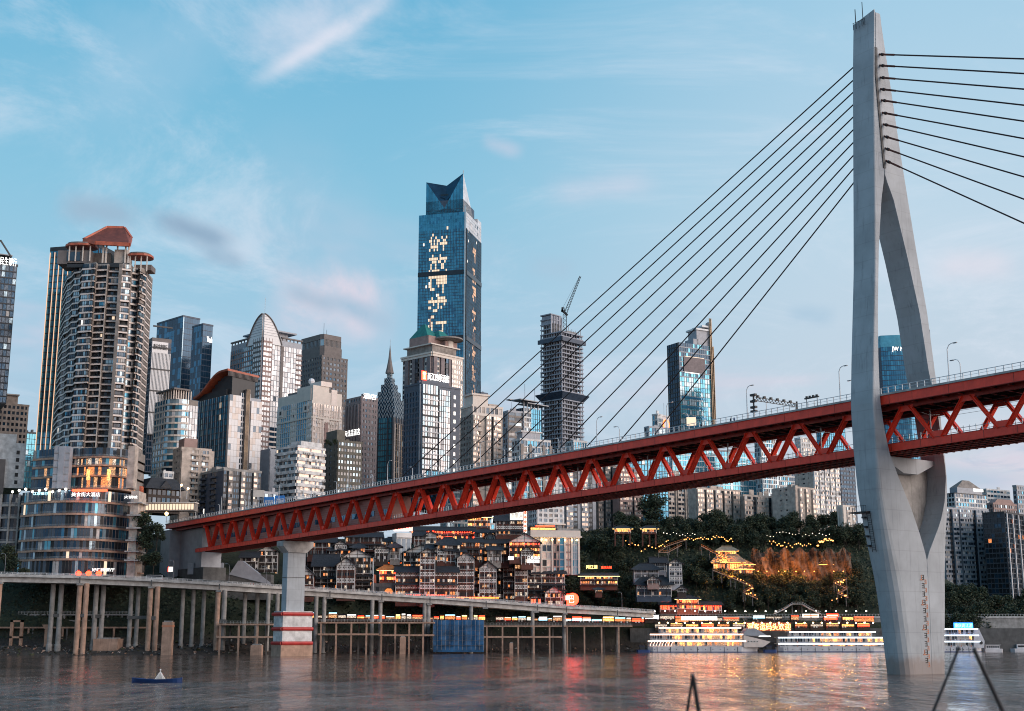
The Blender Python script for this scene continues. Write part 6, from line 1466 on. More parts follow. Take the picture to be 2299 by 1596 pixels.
# blue netted scaffold block
a = at(972, 1392, 626); b = at(1086, 1449, 626)
r = empty('scaffold_block', (a.x, 628, 0), 0, 'building wrapped in blue safety netting at the waterline below the viaduct', 'scaffold'); L = b.x-a.x
q = MB(); n = 16
for k in range(n):
    x0, x1 = L*k/n, L*(k+1)/n; y0, y1 = sin(k*1.7)*.35, sin((k+1)*1.7)*.35
    for j in range(5): q.face([(x0, y0+.1*sin(j*2+k), b.z+j*(a.z-b.z)/5), (x1, y1+.1*sin(j*2+k+1), b.z+j*(a.z-b.z)/5), (x1, y1+.1*sin(j*2+k+3), b.z+(j+1)*(a.z-b.z)/5), (x0, y0+.1*sin(j*2+k+2), b.z+(j+1)*(a.z-b.z)/5)], 'blue_net')
q.box(.2, L-.2, .6, 14, b.z-3, a.z-.6, 'blue_net'); q.build('safety_net', r)
q = MB()
for k in range(13): x = L*k/12; q.tube([(x, -.6, b.z-2), (x, -.6, a.z+1)], .07, 'steel', 4)
for j in range(6): z = b.z+j*(a.z-b.z)/5; q.tube([(0, -.6, z), (L, -.6, z)], .06, 'steel', 4)
q.build('scaffold_pole', r)
# old stub columns and blocks in the water at left
for k, (x, yt, yb, wpx, Y, lb) in enumerate(((376, 1396, 1466, 22, 583, 'square salmon concrete stub column standing in the water with an orange band'), (38, 1392, 1452, 16, 596, 'short twin-legged concrete frame on the left bank'), (105, 1402, 1448, 10, 596, 'concrete mushroom-head stub on the left bank'),
      (575, 1448, 1466, 24, 586, 'square concrete block at the waterline beside the striped pier'), (237, 1434, 1448, 54, 588, 'flat salmon concrete block lying on the left bank'), (1148, 1444, 1459, 8, 640, 'small leaning concrete post at the waterline right of the blue netting'), (904, 1430, 1462, 12, 618, 'salmon concrete stub column right of the striped pier'))):
    p = at(x, yt, Y); wm = wpx/2950*Y; h = p.z+2.5; r = empty('concrete_stub', (p.x, Y, -2.5), 0, lb, 'concrete stub')
    q = MB()
    if 'twin' in lb:
        for s in (-1, 1): q.box(s*2.2-.6, s*2.2+.6, 0, 1.2, 0, h, 'concrete_warm')
        q.box(-2.8, 2.8, 0, 1.2, h-.9, h, 'concrete_warm'); q.box(-2.8, 2.8, 0, 1.2, h*.55, h*.55+.8, 'concrete_warm')
    elif 'mushroom' in lb: q.box(-.7, .7, 0, 1.4, 0, h-2, 'concrete_warm'); q.prism([(-.7, -.2), (.7, -.2), (.7, 1.6), (-.7, 1.6)], h-2, h, 'concrete_warm', [(-2, -.4), (2, -.4), (2, 1.8), (-2, 1.8)])
    else: q.box(-wm/2, wm/2, 0, wm*.8, 0, h, 'concrete_warm'); q.box(-wm*.35, wm*.4, .1, wm*.7, h, h+.5, 'concrete')
    q.build('shaft', r)
    if k == 0: q = MB(); q.box(-wm/2-.15, wm/2+.15, -.15, wm*.8+.15, h-2.2, h-1.4, 'gauge_orange'); q.build('painted_band', r)
# ------------------------------------------------------------------ stilted riverside houses
hrng = random.Random(77)
def house(label, x0, x1, ye, yb, Y, yr=None, kind='eave', fl=None, depth=9, rot=4, lit=.35, litm=('lit_warm', 'lit_orange', 'lit_white'), wallm='timber_red', frame='plaster', eaves=(), motif=False, roofm='roof_tile', balc=(), glowtrim=False, name='stilt_house', lantern=False, roofglow=None, bay=1.25):
    """timber house: front from picture columns x0..x1, eave row ye, ground row yb, ridge row yr"""
    Y += (28+max(0, x0-1000)*.11) if Y < 668 else 0
    p = at(x0, (ye+yb)/2, Y); q_ = at(x1, (ye+yb)/2, Y); W_ = (q_.x-p.x)/cos(radians(rot)); zb = at(x0, yb, Y).z; ze = at(x0, ye, Y).z-zb; zr = (at(x0, yr, Y).z-zb) if yr else ze+2
    r = empty(name, (p.x, Y, zb), radians(rot), label, 'house', 'timber stilt houses on the riverside slope' if name == 'stilt_house' else None)
    wl = MB(); fl_ = name != 'stilt_house' ; wl.box(0, W_, .25, depth, -.4 if fl_ else (-5 if Y < 668 else -2.5), ze, wallm)
    if fl_:
        for a in (.1, W_/2, W_-.5): wl.box(a, a+.4, .4, .8, -7, -.4, 'timber_red'); wl.box(a, a+.4, depth-.8, depth-.4, -7, -.4, 'timber_red')
    n = fl or max(1, round(ze/3.1)); hh = ze/n; nb = max(2, round(W_/bay)); bw = W_/nb; tf = MB()
    if not eaves and kind == 'eave' and n >= 3: eaves = tuple(range(1, n-1, 2))
    lit *= .8; dim = hrng.random()*.2
    for i in range(n):
        za = i*hh; rw = MB()
        for j in range(nb):
            rr = hrng.random(); m = hrng.choice(litm) if rr < lit else ('g_black' if rr < lit+.3 else ('room_dark' if rr < .9 else 'blind'))
            x = j*bw
            rw.face([(x+.16, .12, za+hh*.34), (x+bw-.16, .12, za+hh*.34), (x+bw-.16, .12, za+hh*.82), (x+.16, .12, za+hh*.82)], m)
            if hrng.random() < .7 and not motif: tf.box(x+bw/2-.04, x+bw/2+.04, .02, .1, za+hh*.32, za+hh*.86, frame)
            if motif and i % 2 == 1:
                tf.box(x+.15, x+bw-.15, .0, .08, za+hh*.30, za+hh*.9, frame); rw.face([(x+bw*.3, -.02, za+hh*.45), (x+bw*.7, -.02, za+hh*.45), (x+bw*.7, -.02, za+hh*.75), (x+bw*.3, -.02, za+hh*.75)], 'timber_dark')
        rw.build('window_row', r)
        if i in balc:
            wl.box(-.2, W_+.2, -1.2, .25, za-.1, za+.1, 'timber_dark'); wl.box(-.2, W_+.2, -1.22, -1.12, za+.9, za+1.0, 'timber_red')
            for j in range(int(W_/.7)): wl.box(j*.7, j*.7+.08, -1.2, -1.14, za, za+.95, 'timber_red')
        tf.box(0, W_, .0, .16, za+hh*.93, za+hh*1.0, 'timber_dark'); tf.box(0, W_, .03, .14, za+hh*.25, za+hh*.31, frame if hrng.random() < .55 else 'timber_dark')
        if i in eaves:
            e_ = MB(); z = za+hh; e_.v = [(-1.2, -1.8, z-.5), (W_+1.2, -1.8, z-.5), (W_+.3, .1, z+.35), (-.3, .1, z+.35), (-1.2, -1.8, z-.7), (W_+1.2, -1.8, z-.7), (W_+.3, .1, z+.15), (-.3, .1, z+.15)]
            k = e_.mi(roofm)
            for f in ((0,1,2,3), (7,6,5,4), (0,4,5,1), (1,5,6,2), (2,6,7,3), (3,7,4,0)): e_.f.append(f); e_.m.append(k)
            e_.build('eave', r)
    for j in range(0, nb+1, 3 if nb > 7 else 2): tf.box(max(0, j*bw-.1), min(W_, j*bw+.1), .0, .18, 0, ze, frame if hrng.random() < .8 else 'timber_dark')
    tf.box(-.12, .12, -.05, .2, 0, ze, frame); tf.box(W_-.12, W_+.12, -.05, .2, 0, ze, frame)
    rf = MB(); ov = 1.3; k = rf.mi(roofm)
    def slab(pts, th=.3):
        i = len(rf.v); nn_ = len(pts); rf.v += pts+[(a, b, c-th) for a, b, c in pts]; rf.f.append(tuple(range(i, i+nn_))); rf.m.append(k); rf.f.append(tuple(range(i+2*nn_-1, i+nn_-1, -1))); rf.m.append(k)
        for a in range(nn_): b = (a+1) % nn_; rf.f.append((i+a, i+nn_+a, i+nn_+b, i+b)); rf.m.append(k)
    if kind == 'eave':
        ym = depth/2; dz = .45
        slab([(-ov, -ov, ze-.35), (W_+ov, -ov, ze-.35), (W_+ov*.6, ym, zr), (-ov*.6, ym, zr)]); slab([(-ov*.6, ym, zr), (W_+ov*.6, ym, zr), (W_+ov, depth+ov, ze-.35), (-ov, depth+ov, ze-.35)])
        wl.extr([(.25, ze), (depth, ze), (ym, zr-.4)], (0, 0, 0), (0, 1, 0), (0, 0, 1), (.2, 0, 0), 'plaster'); wl.extr([(.25, ze), (depth, ze), (ym, zr-.4)], (W_-.2, 0, 0), (0, 1, 0), (0, 0, 1), (.2, 0, 0), 'plaster')
        rf.box(-ov*.7, W_+ov*.7, ym-.18, ym+.18, zr-.05, zr+.35, roofm)
    elif kind == 'gable':
        xm = W_/2
        slab([(-ov, -ov, ze-.5), (xm, -ov, zr), (xm, depth+ov, zr), (-ov, depth+ov, ze-.5)]); slab([(xm, -ov, zr), (W_+ov, -ov, ze-.5), (W_+ov, depth+ov, ze-.5), (xm, depth+ov, zr)])
        tf.extr([(0, ze), (W_, ze), (xm, zr-.45)], (0, .1, 0), (1, 0, 0), (0, 0, 1), (0, .3, 0), 'plaster')
        for f in (.25, .5, .75): tf.box(W_*f-.09, W_*f+.09, .0, .1, ze, ze+(zr-.5-ze)*(1-abs(2*f-1)), 'timber_dark')
        tf.box(W_*.2, W_*.8, .0, .1, ze+(zr-ze)*.3, ze+(zr-ze)*.3+.16, 'timber_dark')
        tf.beam((-ov*.9, -ov*.9, ze-.55), (xm, -ov*.9, zr-.2), .15, .3, 'timber_dark'); tf.beam((W_+ov*.9, -ov*.9, ze-.55), (xm, -ov*.9, zr-.2), .15, .3, 'timber_dark')
        rf.box(xm-.18, xm+.18, -ov, depth+ov, zr-.05, zr+.35, roofm)
    else:                                      # hip with upturned corners
        ins = min(W_, depth)*.35; ym = depth/2
        A = [(-ov-.5, -ov-.5, ze+.1), (W_+ov+.5, -ov-.5, ze+.1), (W_+ov+.5, depth+ov+.5, ze+.1), (-ov-.5, depth+ov+.5, ze+.1)]
        M_ = [(W_*.15, -ov, ze-.45), (W_*.85, -ov, ze-.45)]; R1, R2_ = (ins, ym, zr), (W_-ins, ym, zr)
        slab([A[0], M_[0], M_[1], A[1], R2_, R1]); slab([A[1], A[2], R2_]); slab([A[2], A[3], R1, R2_]); slab([A[3], A[0], R1]); rf.box(ins, W_-ins, ym-.18, ym+.18, zr, zr+.4, roofm)
    if glowtrim:
        g = MB(); g.box(-ov, W_+ov, -ov-.12, -ov, ze-.55, ze-.35, roofglow or 'sign_gold'); g.build('light_trim', r)
    if lantern:
        g = MB()
        for j in range(nb): g.ball((j*bw+bw/2, -.8, ze-1.2), .32, 'sign_red', 6)
        g.build('lantern_string', r)
    wl.build('wall', r); tf.build('timber_frame', r); rf.build('tiled_roof', r)
    return r, W_, ze, zr
U = lambda a: 673.6+a/5.684
V2 = lambda a: 982.3+a/5.684
YY = lambda b: 1094.5+b/5.684
H_ = house
H_('half-timbered gabled house partly hidden by the striped pier', 660, 703, 1290, 1328, 628, 1268, 'gable', lit=.1)
H_('dark tiled long house with white oval shutters, left of the big-gabled house', 703, 757, 1270, 1325, 640, 1243, 'eave', lit=.12, balc=(1,), wallm='timber_dark', motif=False)
H_('half-timbered front bay with a white framed gable beside the dark tiled long house', 756, 796, 1268, 1326, 632, 1250, 'gable', lit=.1, motif=True)
H_('tall four-storey house with a wide dark gable and balconies, left of the stone arch gate', 766, 836, 1251, 1332, 646, 1231, 'gable', lit=.15, balc=(1, 2, 3), wallm='timber_dark', eaves=(1, 2))
H_('small grey hip-roofed house above the half-timbered gable next to the pier', 672, 704, 1258, 1275, 660, 1243, 'hip', lit=.05, wallm='timber_dark')
H_('upper terrace house with white window frames behind the pier head', 690, 752, 1216, 1250, 682, 1203, 'eave', lit=.15)
H_('long upper terrace house with rows of white framed windows under the bridge', 776, 856, 1204, 1256, 690, 1194, 'eave', lit=.22, fl=3, balc=(1, 2), eaves=(1,))
H_('low tiled annex with lit shop at the right end of the upper terrace house', 856, 893, 1214, 1250, 694, 1205, 'hip', lit=.6)
H_('tall gabled house with round motifs rising over the long window block', 906, 986, 1240, 1276, 660, 1221, 'gable', lit=.2, wallm='timber_dark')
H_('narrow half-timbered bay tower with lit gallery in front of the tall gabled house', 943, 976, 1240, 1340, 636, 1230, 'gable', fl=7, lit=.28, motif=True)
H_('long dark-roofed block with a row of white square shutters above the arch street, left wing', 888, 943, 1283, 1338, 638, 1271, 'eave', lit=.3, motif=True, eaves=(1,))
H_('long dark-roofed block with white square shutters, right wing beside the narrow bay tower', 976, 1027, 1283, 1340, 640, 1271, 'eave', lit=.35, motif=True, eaves=(1,))
H_('narrow stepped gable tower with white diamond panels', 1027, 1064, 1252, 1342, 642, 1239, 'gable', fl=6, lit=.22, motif=True)
H_('low side wing with a lit doorway between the two diamond-panelled towers', 1055, 1078, 1272, 1344, 648, 1262, 'eave', lit=.3, balc=(1,))
H_('wide gable tower with three columns of white diamond panels', 1077, 1114, 1275, 1346, 640, 1259, 'gable', fl=6, lit=.4, motif=True, litm=('lit_warm', 'lit_white'))
H_('dark recessed house right of the wide diamond-panelled tower', 1114, 1134, 1272, 1346, 654, 1262, 'eave', lit=.12, wallm='timber_dark')
H_('half-timbered side wing with lit lower windows, left of the narrow white-gabled bay', 1130, 1160, 1272, 1348, 650, 1260, 'eave', lit=.45, motif=True)
H_('narrow white-gabled bay tower with brightly lit middle storeys', 1156, 1184, 1266, 1342, 641, 1252, 'gable', fl=5, lit=.55, motif=True, litm=('lit_white', 'lit_warm'))
H_('long right wing with a broad dark roof and a lit yellow storefront', 1184, 1268, 1286, 1350, 652, 1268, 'eave', lit=.28, eaves=(1, 2), balc=(2,))
H_('low gabled house with glowing red hall front at the right end of the street', 1224, 1264, 1330, 1362, 636, 1315, 'gable', lit=.7, fl=2)
H_('small red lit gatehouse beside the low gabled house', 1192, 1214, 1342, 1360, 640, 1334, 'gable', lit=.9, fl=1, litm=('neon_red', 'lit_orange'))
H_('middle terrace restaurant with a continuous band of warm windows, left part', 1030, 1082, 1216, 1262, 680, 1208, 'eave', lit=.5, fl=3, balc=(1, 2), litm=('lit_warm', 'lit_warm', 'lit_orange'), eaves=(1,))
H_('middle terrace restaurant with a band of warm windows, right part below the character sign', 1082, 1142, 1218, 1264, 684, 1210, 'eave', lit=.5, fl=3, balc=(1, 2), litm=('lit_warm', 'lit_warm', 'lit_orange'), eaves=(1,))
H_('dark hip-roofed teahouse behind the narrow stepped gable tower', 982, 1032, 1222, 1262, 676, 1205, 'hip', lit=.4, motif=True)
H_('gabled restaurant with two open lit floors, right of the character sign tower', 1144, 1212, 1216, 1254, 676, 1196, 'gable', lit=.8, fl=3, balc=(1, 2), litm=('lit_gold', 'lit_orange'), lantern=True)
H_('upper row of red lit shops with a dark roof, left part under the bridge', 924, 990, 1189, 1210, 712, 1181, 'eave', lit=.9, fl=2, litm=('neon_red', 'lit_orange', 'lit_gold'), lantern=True)
H_('upper row of red lit shops with a dark roof, right part under the bridge', 990, 1066, 1190, 1214, 714, 1182, 'eave', lit=.9, fl=2, litm=('neon_red', 'lit_orange', 'lit_gold'), lantern=True)
H_('orange glowing restaurant hall high on the slope just under the bridge', 1050, 1100, 1160, 1184, 724, 1152, 'eave', lit=.9, fl=2, litm=('lit_gold', 'lit_orange'), glowtrim=True)
H_('small lit shop with a white board under the orange glowing hall', 1066, 1110, 1194, 1212, 706, 1186, 'hip', lit=.7, fl=1)
H_('tiny pavilion with orange lit roof edges above the arch gate', 877, 896, 1262, 1270, 655, 1251, 'hip', lit=.8, fl=1, depth=4, glowtrim=True, roofm='roof_tile', roofglow='sign_orange')
H_('gold-roofed red gate hall over the stone arch', 852, 889, 1279, 1306, 644, 1269, 'hip', lit=.85, fl=2, depth=5, glowtrim=True, wallm='slab_red', roofm='orange_net', litm=('lit_gold', 'neon_red'))
# sign tower
r, W_, ze, zr = H_('dark tower house carrying the big white sign with three black characters', 1114, 1176, 1168, 1202, 690, 1146, 'eave', lit=.5, fl=3, eaves=(0,), motif=True)
q = MB(); sx0 = W_*.50; q.box(sx0, W_-.4, -.9, -.3, ze+.2, ze+4.8, 'pane_white'); q.build('sign_board', r)
q = MB(); lettering(q, '洪崖洞', ((sx0+W_-.4)/2, -.98, ze+2.5), (1, 0, 0), (W_-sx0)*.86, 3.1, 'gauge_black', thick=.04); q.build('lettering', r)
p = at(1179.5, 1166, 686); r = empty('vertical_sign', p, 0, 'tall narrow sign of red round discs right of the three-character board', 'sign')
q = MB(); q.box(-.85, .85, 0, .4, -7, 7, 'pane_white'); q.build('board', r)
q = MB()
for k in range(6): q.tube([(0, -.02, -5.8+k*2.3), (0, -.2, -5.8+k*2.3)], .72, 'sign_red', 12)
q.build('disc', r)
q = MB()
for k, ch in enumerate('洪崖洞大酒店'[::-1]): lettering(q, ch, (0, -.26, -5.8+k*2.3), (1, 0, 0), .8, .8, 'plaster', thick=.02)
q.build('lettering', r)
# cream uplit hotel block
B = Bld('uplit_hotel', 'cream classical hotel block washed by amber light, right of the gabled restaurant', 1184, 1192, 1302, 1190, 1290, 700, 80)
B.core('cream'); H = B.H
for (a, b_, m, pl, bay) in ((0, .20, 'cream', 'reswarm', 3), (.22, .42, 'cream', 'reswarm', 3), (.45, .58, 'pink_stone', 'res', 2), (.58, .68, 'grey_panel', 'blue', 2), (.7, .82, 'pink_stone', 'reswarm', 2), (.84, .96, 'grey_panel', 'sky', 1.2)):
    B.facade('R', B.Lr*a, B.Lr*b_, 0, H-4, h=3.7, bay=bay, sp=.18, pw=.3, wall=m, pal=pl)
for a in (.205, .43, .69, .83, .97): B.fb(B.wall, 'R', B.Lr*a-.4, B.Lr*a+.4, .2, .8, 0, H-3.5, 'cream')
B.fb(B.wall, 'R', -1, B.Lr+1, 0, 1.4, H-3.8, H-3.0, 'cream'); B.fb(B.wall, 'R', -.3, B.Lr+.3, 0, .6, H-3, H, 'cream')
for a in (.05, .21, .3, .43, .56, .69, .83, .93):
    q = MB(); B.fb(q, 'R', B.Lr*a-.3, B.Lr*a+.3, 1.0, 1.5, H-5.2, H-4.8, 'lamp_warm'); q.build('wall_lamp', B.root)
q = MB(); B.fb(q, 'R', B.Lr*.0, B.Lr*.5, -.5, 0, H+.3, H+1.3, 'lit_gold'); B.fb(q, 'R', B.Lr*.1, B.Lr*.48, -.2, 0, H+2, H+2.6, 'neon_red'); q.build('roof_light', B.root)
B.roof.box(0, B.Lr*.5, .5, B.Ll*.8, H, H+2.2, 'timber_dark'); B.roof.box(B.Lr*.55, B.Lr, .5, B.Ll*.8, H, H+1.2, 'concrete'); B.done()
B = Bld('classical_block', 'pale grey classical apartment block with balustrades standing behind the uplit hotel', 1186, 1206, 1266, 1130, 1200, 722, 64)
B.core('white_tile'); B.facade('R', 0, B.Lr, 6, B.H, h=3, bay=3.2, sp=.4, pw=1.1, wall='white_tile', pal='res'); B.facade('R', 0, B.Lr, 0, 6, h=6, bay=4, sp=.2, pw=1, wall='beige_dark', pal='dark'); B.facade('L', 0, B.Ll, 0, B.H, h=3, bay=3, sp=.4, pw=1, wall='white_tile', pal='dark'); B.fb(B.wall, 'R', -.5, B.Lr+.5, 0, 1.2, 5.6, 6.4, 'cream'); B.done()
# white elevator tower
B = Bld('elevator_tower', 'white and grey lift tower with three tall windows between the stilt houses', 880, 890, 923, 1196, 1262, 688, 68)
B.core('white_tile'); B.fb(B.wall, 'R', -.2, B.Lr+.2, 0, .6, B.H-2.4, B.H, 'white_panel')
for k in range(3): B.fb(B.row(k), 'R', B.Lr*(.06+k*.33), B.Lr*(.06+k*.33)+B.Lr*.22, .05, .12, 1, B.H-3, 'g_dark')
B.done()
world_sign('shop_sign', 'white and red lit sign over the lift tower under the bridge', 905, 1187, 684, 9, 1.8, '洪崖洞民俗风貌', 'neon_red', 'pane_white')
world_sign('shop_sign', 'white lit sign in front of the cream hotel, above the narrow white-gabled bay', 1198, 1252, 668, 6.5, 1.4, '江景酒店', 'sign_white')
world_sign('shop_sign', 'white lit signboard right of the green roof edge, over the long right wing', 1197, 1260, 666, 5.5, .9, '火锅', 'gauge_black', 'sign_white')
world_sign('shop_sign', 'small white lit board above the narrow gable left of the cream hotel', 1147, 1253, 664, 2, 1.0, '茶楼', 'gauge_black', 'sign_white')
world_sign('shop_sign', 'white lit letters high under the bridge left of the orange hall', 1003, 1170, 728, 8, 1.4, 'JIANG CUN', 'sign_white')
# stone arch and walls
p = at(832, 1334, 668); r = empty('stone_arch', (p.x, 668, p.z-1), 0, 'grey brick city wall with a round arch gateway at the foot of the stilt houses', 'gate'); L = at(890, 1334, 668).x-p.x
q = MB(); q.box(0, L*.42, 0, 6, 0, 6.4, 'brick_grey'); q.box(L*.94, L, 0, 6, 0, 6.6, 'brick_grey')
pts = [(L*.42, 0), (L*.42, 6.6), (L*.94, 6.6), (L*.94, 0), (L*.88, 0)]+[(L*.68+L*.2*cos(a), 0.6+3.6*sin(a)) for a in [pi*k/12 for k in range(13)]]+[(L*.48, 0)]
cx0, ra = L*.68, L*.2
prev = None
for k in range(13):
    a = pi*k/12; c = (cx0+ra*cos(a), .6+3.8*sin(a)); o_ = (cx0+L*.26*cos(a) if 0 < k < 12 else cx0+L*.26*(1 if k == 0 else -1), 6.6 if 0 < k < 12 else 0)
    if prev: q.extr([prev[0], prev[1], o_, c], (0, 0, 0), (1, 0, 0), (0, 0, 1), (0, 5, 0), 'brick_grey')
    prev = (c, (cx0+L*.26*cos(a), 6.6) if 0 < k < 12 else (cx0+L*.26, 6.6))
q.box(L*.2, L*.32, -.1, 0, 2.4, 4.6, 'room_dark'); q.build('wall', r); q = MB(); q.box(cx0-ra, cx0+ra, 4.5, 4.8, 0, 4, 'lit_orange'); q.build('lit_passage', r)
lantern_row('round amber shopfront lantern above the viaduct', 1000, 1118, 1342, 662, 34, .55, 'sign_orange', 'shopfront lanterns above the viaduct')
lantern_row('pink red street lantern right of the stone arch', 892, 1000, 1336, 660, 22, .4, 'neon_red', 'street lanterns near the arch')
p = at(1286, 1345, 675); r = empty('red_sign', p, 0, 'round-cornered glowing red sign with white strokes at the right end of the stilt house street', 'sign')
q = MB(); q.tube([(0, 0, 0), (0, .5, 0)], 3.1, 'sign_red', 18); q.box(-3.1, 0, 0, .5, -3, 2.6, 'sign_red'); q.build('board', r); q = MB(); lettering(q, '巴', (-.6, -.15, 0), (1, 0, 0), 2.6, 3.6, 'sign_white', thick=.05); q.build('lettering', r)
p = at(837.5, 1326, 650); r = empty('flag_pole', (p.x, 650, p.z-3), 0, 'white pole with a hanging red flag beside the big-gabled house', 'flag pole')
q = MB(); q.tube([(0, 0, 0), (0, 0, 19)], .17, 'steel_white', 6); q.build('pole', r); q = MB(); q.face([(0, 0, 11), (1.3, .2, 10.6), (1.5, .1, 6.5), (.1, 0, 7)], 'neon_red' if False else 'slab_red'); q.build('flag', r)
H_('dark unlit house under the left end of the bridge, left of the covered stair house', 432, 486, 1252, 1300, 634, 1240, 'eave', lit=.08, wallm='timber_dark')
H_('dark narrow house with a few dim windows under the bridge, beside the covered stair house', 540, 578, 1250, 1308, 640, 1238, 'eave', lit=.14, wallm='timber_dark')
H_('dark tall house with dim windows under the bridge directly left of the pier', 578, 622, 1236, 1312, 646, 1224, 'gable', lit=.14, wallm='timber_dark')
H_('small brown house wedged between the upper terrace rows behind the pier', 752, 778, 1222, 1256, 676, 1212, 'gable', lit=.3, motif=True)
H_('small brown house with a balcony left of the lift tower', 846, 880, 1246, 1262, 664, 1238, 'hip', lit=.4)
H_('low tiled house filling the gap under the gabled restaurant', 1140, 1200, 1256, 1272, 664, 1248, 'eave', lit=.35)
frg = random.Random(55)
for row, (xa, xb, ye, yb_, Yr) in enumerate(((690, 1186, 1232, 1262, 676), (700, 1110, 1262, 1290, 664), (930, 1180, 1200, 1226, 702))):
    x = xa; tn = 0
    while x < xb-14:
        w_ = frg.uniform(15, 30)
        if frg.random() < .62:
            tn += 1; dy = frg.uniform(-6, 6); kd = frg.choice(('gable', 'eave', 'hip')); H_(f'small timber house, {ORD[tn]} from the left in the {("middle", "lower", "upper")[row]} row of small houses', x, x+w_, ye+dy, yb_+dy, Yr, ye+dy-frg.uniform(6, 12), kd, lit=frg.uniform(.1, .5), wallm=frg.choice(('timber_dark', 'timber_red', 'beige_dark')), depth=7, motif=frg.random() < .4, bay=1.1)
        x += w_+frg.uniform(0, 8)
# right hill houses
H_('blue white stilt house at the back of the wooded slope cluster', 1462, 1496, 1262, 1284, 720, 1250, 'eave', lit=.08, wallm='grey_panel', rot=0)
H_('blue white stilt house with a broad hip roof in the slope cluster', 1424, 1478, 1278, 1300, 708, 1264, 'hip', lit=.08, wallm='grey_panel', rot=0)
H_('narrow tall white-framed stilt house tower at the right of the slope cluster', 1503, 1531, 1264, 1314, 704, 1254, 'gable', lit=.05, wallm='grey_panel', rot=0, fl=5, motif=True)
H_('front stilt house with a small centre gable and long white columns in the slope cluster', 1430, 1507, 1312, 1340, 704, 1292, 'hip', lit=.08, wallm='navy_panel', rot=0, fl=2, motif=True)
H_('small centre-gabled porch over the front stilt house of the slope cluster', 1454, 1480, 1302, 1312, 699, 1291, 'gable', lit=.05, wallm='pink_stone', rot=0, fl=1, depth=5)
H_('tiny white-gabled pavilion right of the slope cluster', 1522, 1540, 1322, 1330, 690, 1314, 'gable', lit=.1, wallm='timber_dark', rot=0, fl=1, depth=4)
r, W_, ze, zr = H_('terrace restaurant in the trees with bands of yellow lamps and a lit roof sign', 1303, 1386, 1292, 1314, 700, 1286, 'eave', lit=.85, fl=2, litm=('lit_gold', 'lit_white', 'lit_orange'), rot=0, balc=(0, 1), glowtrim=True)
q = MB(); lettering(q, '问江湖', (W_*.32, 3, zr+3.2), (1, 0, 0), 5.8, 2.0, 'sign_gold', thick=.1); lettering(q, '重庆火锅', (W_*.72, 3, zr+3.0), (1, 0, 0), 5.6, 1.3, 'neon_red', thick=.1); q.build('lettering', r)
H_('small tiled kiosk with a lit front in the trees below the terrace restaurant', 1337, 1352, 1322, 1330, 678, 1318, 'hip', lit=1, fl=1, depth=4, rot=0)
H_('red and gold lit hot pot hall at the foot of the wooded slope', 1520, 1568, 1344, 1370, 716, 1336, 'hip', lit=1, fl=2, litm=('neon_red', 'lit_orange', 'lit_gold'), rot=0, wallm='slab_red', glowtrim=True, lantern=True)
H_('lower red lit shop row left of the hot pot hall', 1482, 1520, 1356, 1374, 716, 1350, 'eave', lit=1, fl=1, litm=('neon_red', 'lit_orange', 'lit_white'), rot=0, lantern=True)
H_('amber lit snack street roofs right of the hot pot hall', 1568, 1620, 1356, 1376, 716, 1350, 'eave', lit=.9, fl=1, litm=('lit_orange', 'lit_gold', 'neon_red'), rot=0, lantern=True)
for (lb, x0, x1, ye, yb, Y, yr) in (('topmost golden lit pavilion of the hillside stair', 1612, 1652, 1236, 1248, 742, 1226), ('broad golden-roofed pavilion below the topmost one', 1602, 1668, 1262, 1284, 738, 1246), ('small golden pavilion at the right of the broad one', 1654, 1690, 1266, 1274, 740, 1256), ('lowest golden pavilion on stilts beside the lit cliff', 1650, 1688, 1277, 1292, 734, 1268), ('small golden pavilion on the right part of the lit cliff', 2036-200, 2066-200, 1266, 1276, 742, 1256)):
    H_(lb, x0, x1, ye, yb, Y, yr, 'gable' if 'small' in lb or 'lowest' in lb else 'hip', lit=.9, fl=1, litm=('lit_orange', 'lit_gold'), roofm='brass', wallm='orange_net', rot=-6, depth=6, name='golden_pavilion', balc=(0,), glowtrim=True, roofglow='bulb_warm')

# ------------------------------------------------------------------ trees
trng = random.Random(9)
def make_tree(name, h, rad_, trunk_h, nleaf, label, group, tones, seed, flat=1.0):
    rg = random.Random(seed); r = empty(name, (0, 0, 0), 0, label, 'tree', group)
    tb = MB(); tb.tube([(0, 0, -1.5), (.1, .05, trunk_h*.5), (-.1, .1, trunk_h), (.1, 0, h*.75)], [.42, .32, .24, .08], 'bark', 7)
    blobs = []
    for k in range(8):
        an = rg.uniform(0, 2*pi); rr = rad_*rg.uniform(.15, .62); z = rg.uniform(trunk_h*.95, h*.86); c = (rr*cos(an), rr*sin(an), z); blobs.append((c, rad_*rg.uniform(.34, .56)))
        tb.tube([(0, 0, trunk_h*rg.uniform(.5, .9)), (c[0]*.5, c[1]*.5, (trunk_h+z)/2), c], [.17, .1, .04], 'bark', 5)
    blobs.append(((0, 0, h*.84), rad_*.42)); tb.build('trunk', r)
    cb = MB()
    for k in range(nleaf):
        c, br_ = rg.choice(blobs); u = rg.uniform(-1, 1); an = rg.uniform(0, 2*pi); s = sqrt(1-u*u); rr = br_*rg.uniform(.55, 1.12)
        p = Vector((c[0]+rr*s*cos(an), c[1]+rr*s*sin(an), c[2]+rr*u*.85*flat)); a = Vector((rg.uniform(-1, 1), rg.uniform(-1, 1), rg.uniform(-.6, .6))).normalized(); b = a.cross(Vector((rg.uniform(-1, 1), rg.uniform(-1, 1), rg.uniform(-1, 1)))).normalized()
        sz = rg.uniform(.28, .62)
        m = tones[0] if rg.random() < .5 else (tones[1] if rg.random() < .8 else tones[-1])
        cb.face([p-a*sz-b*sz*.35, p+b*sz*.55, p+a*sz-b*sz*.3, p-b*sz*.6], m)
    cb.build('crown', r); return r
HILL = 'trees on the wooded slope'
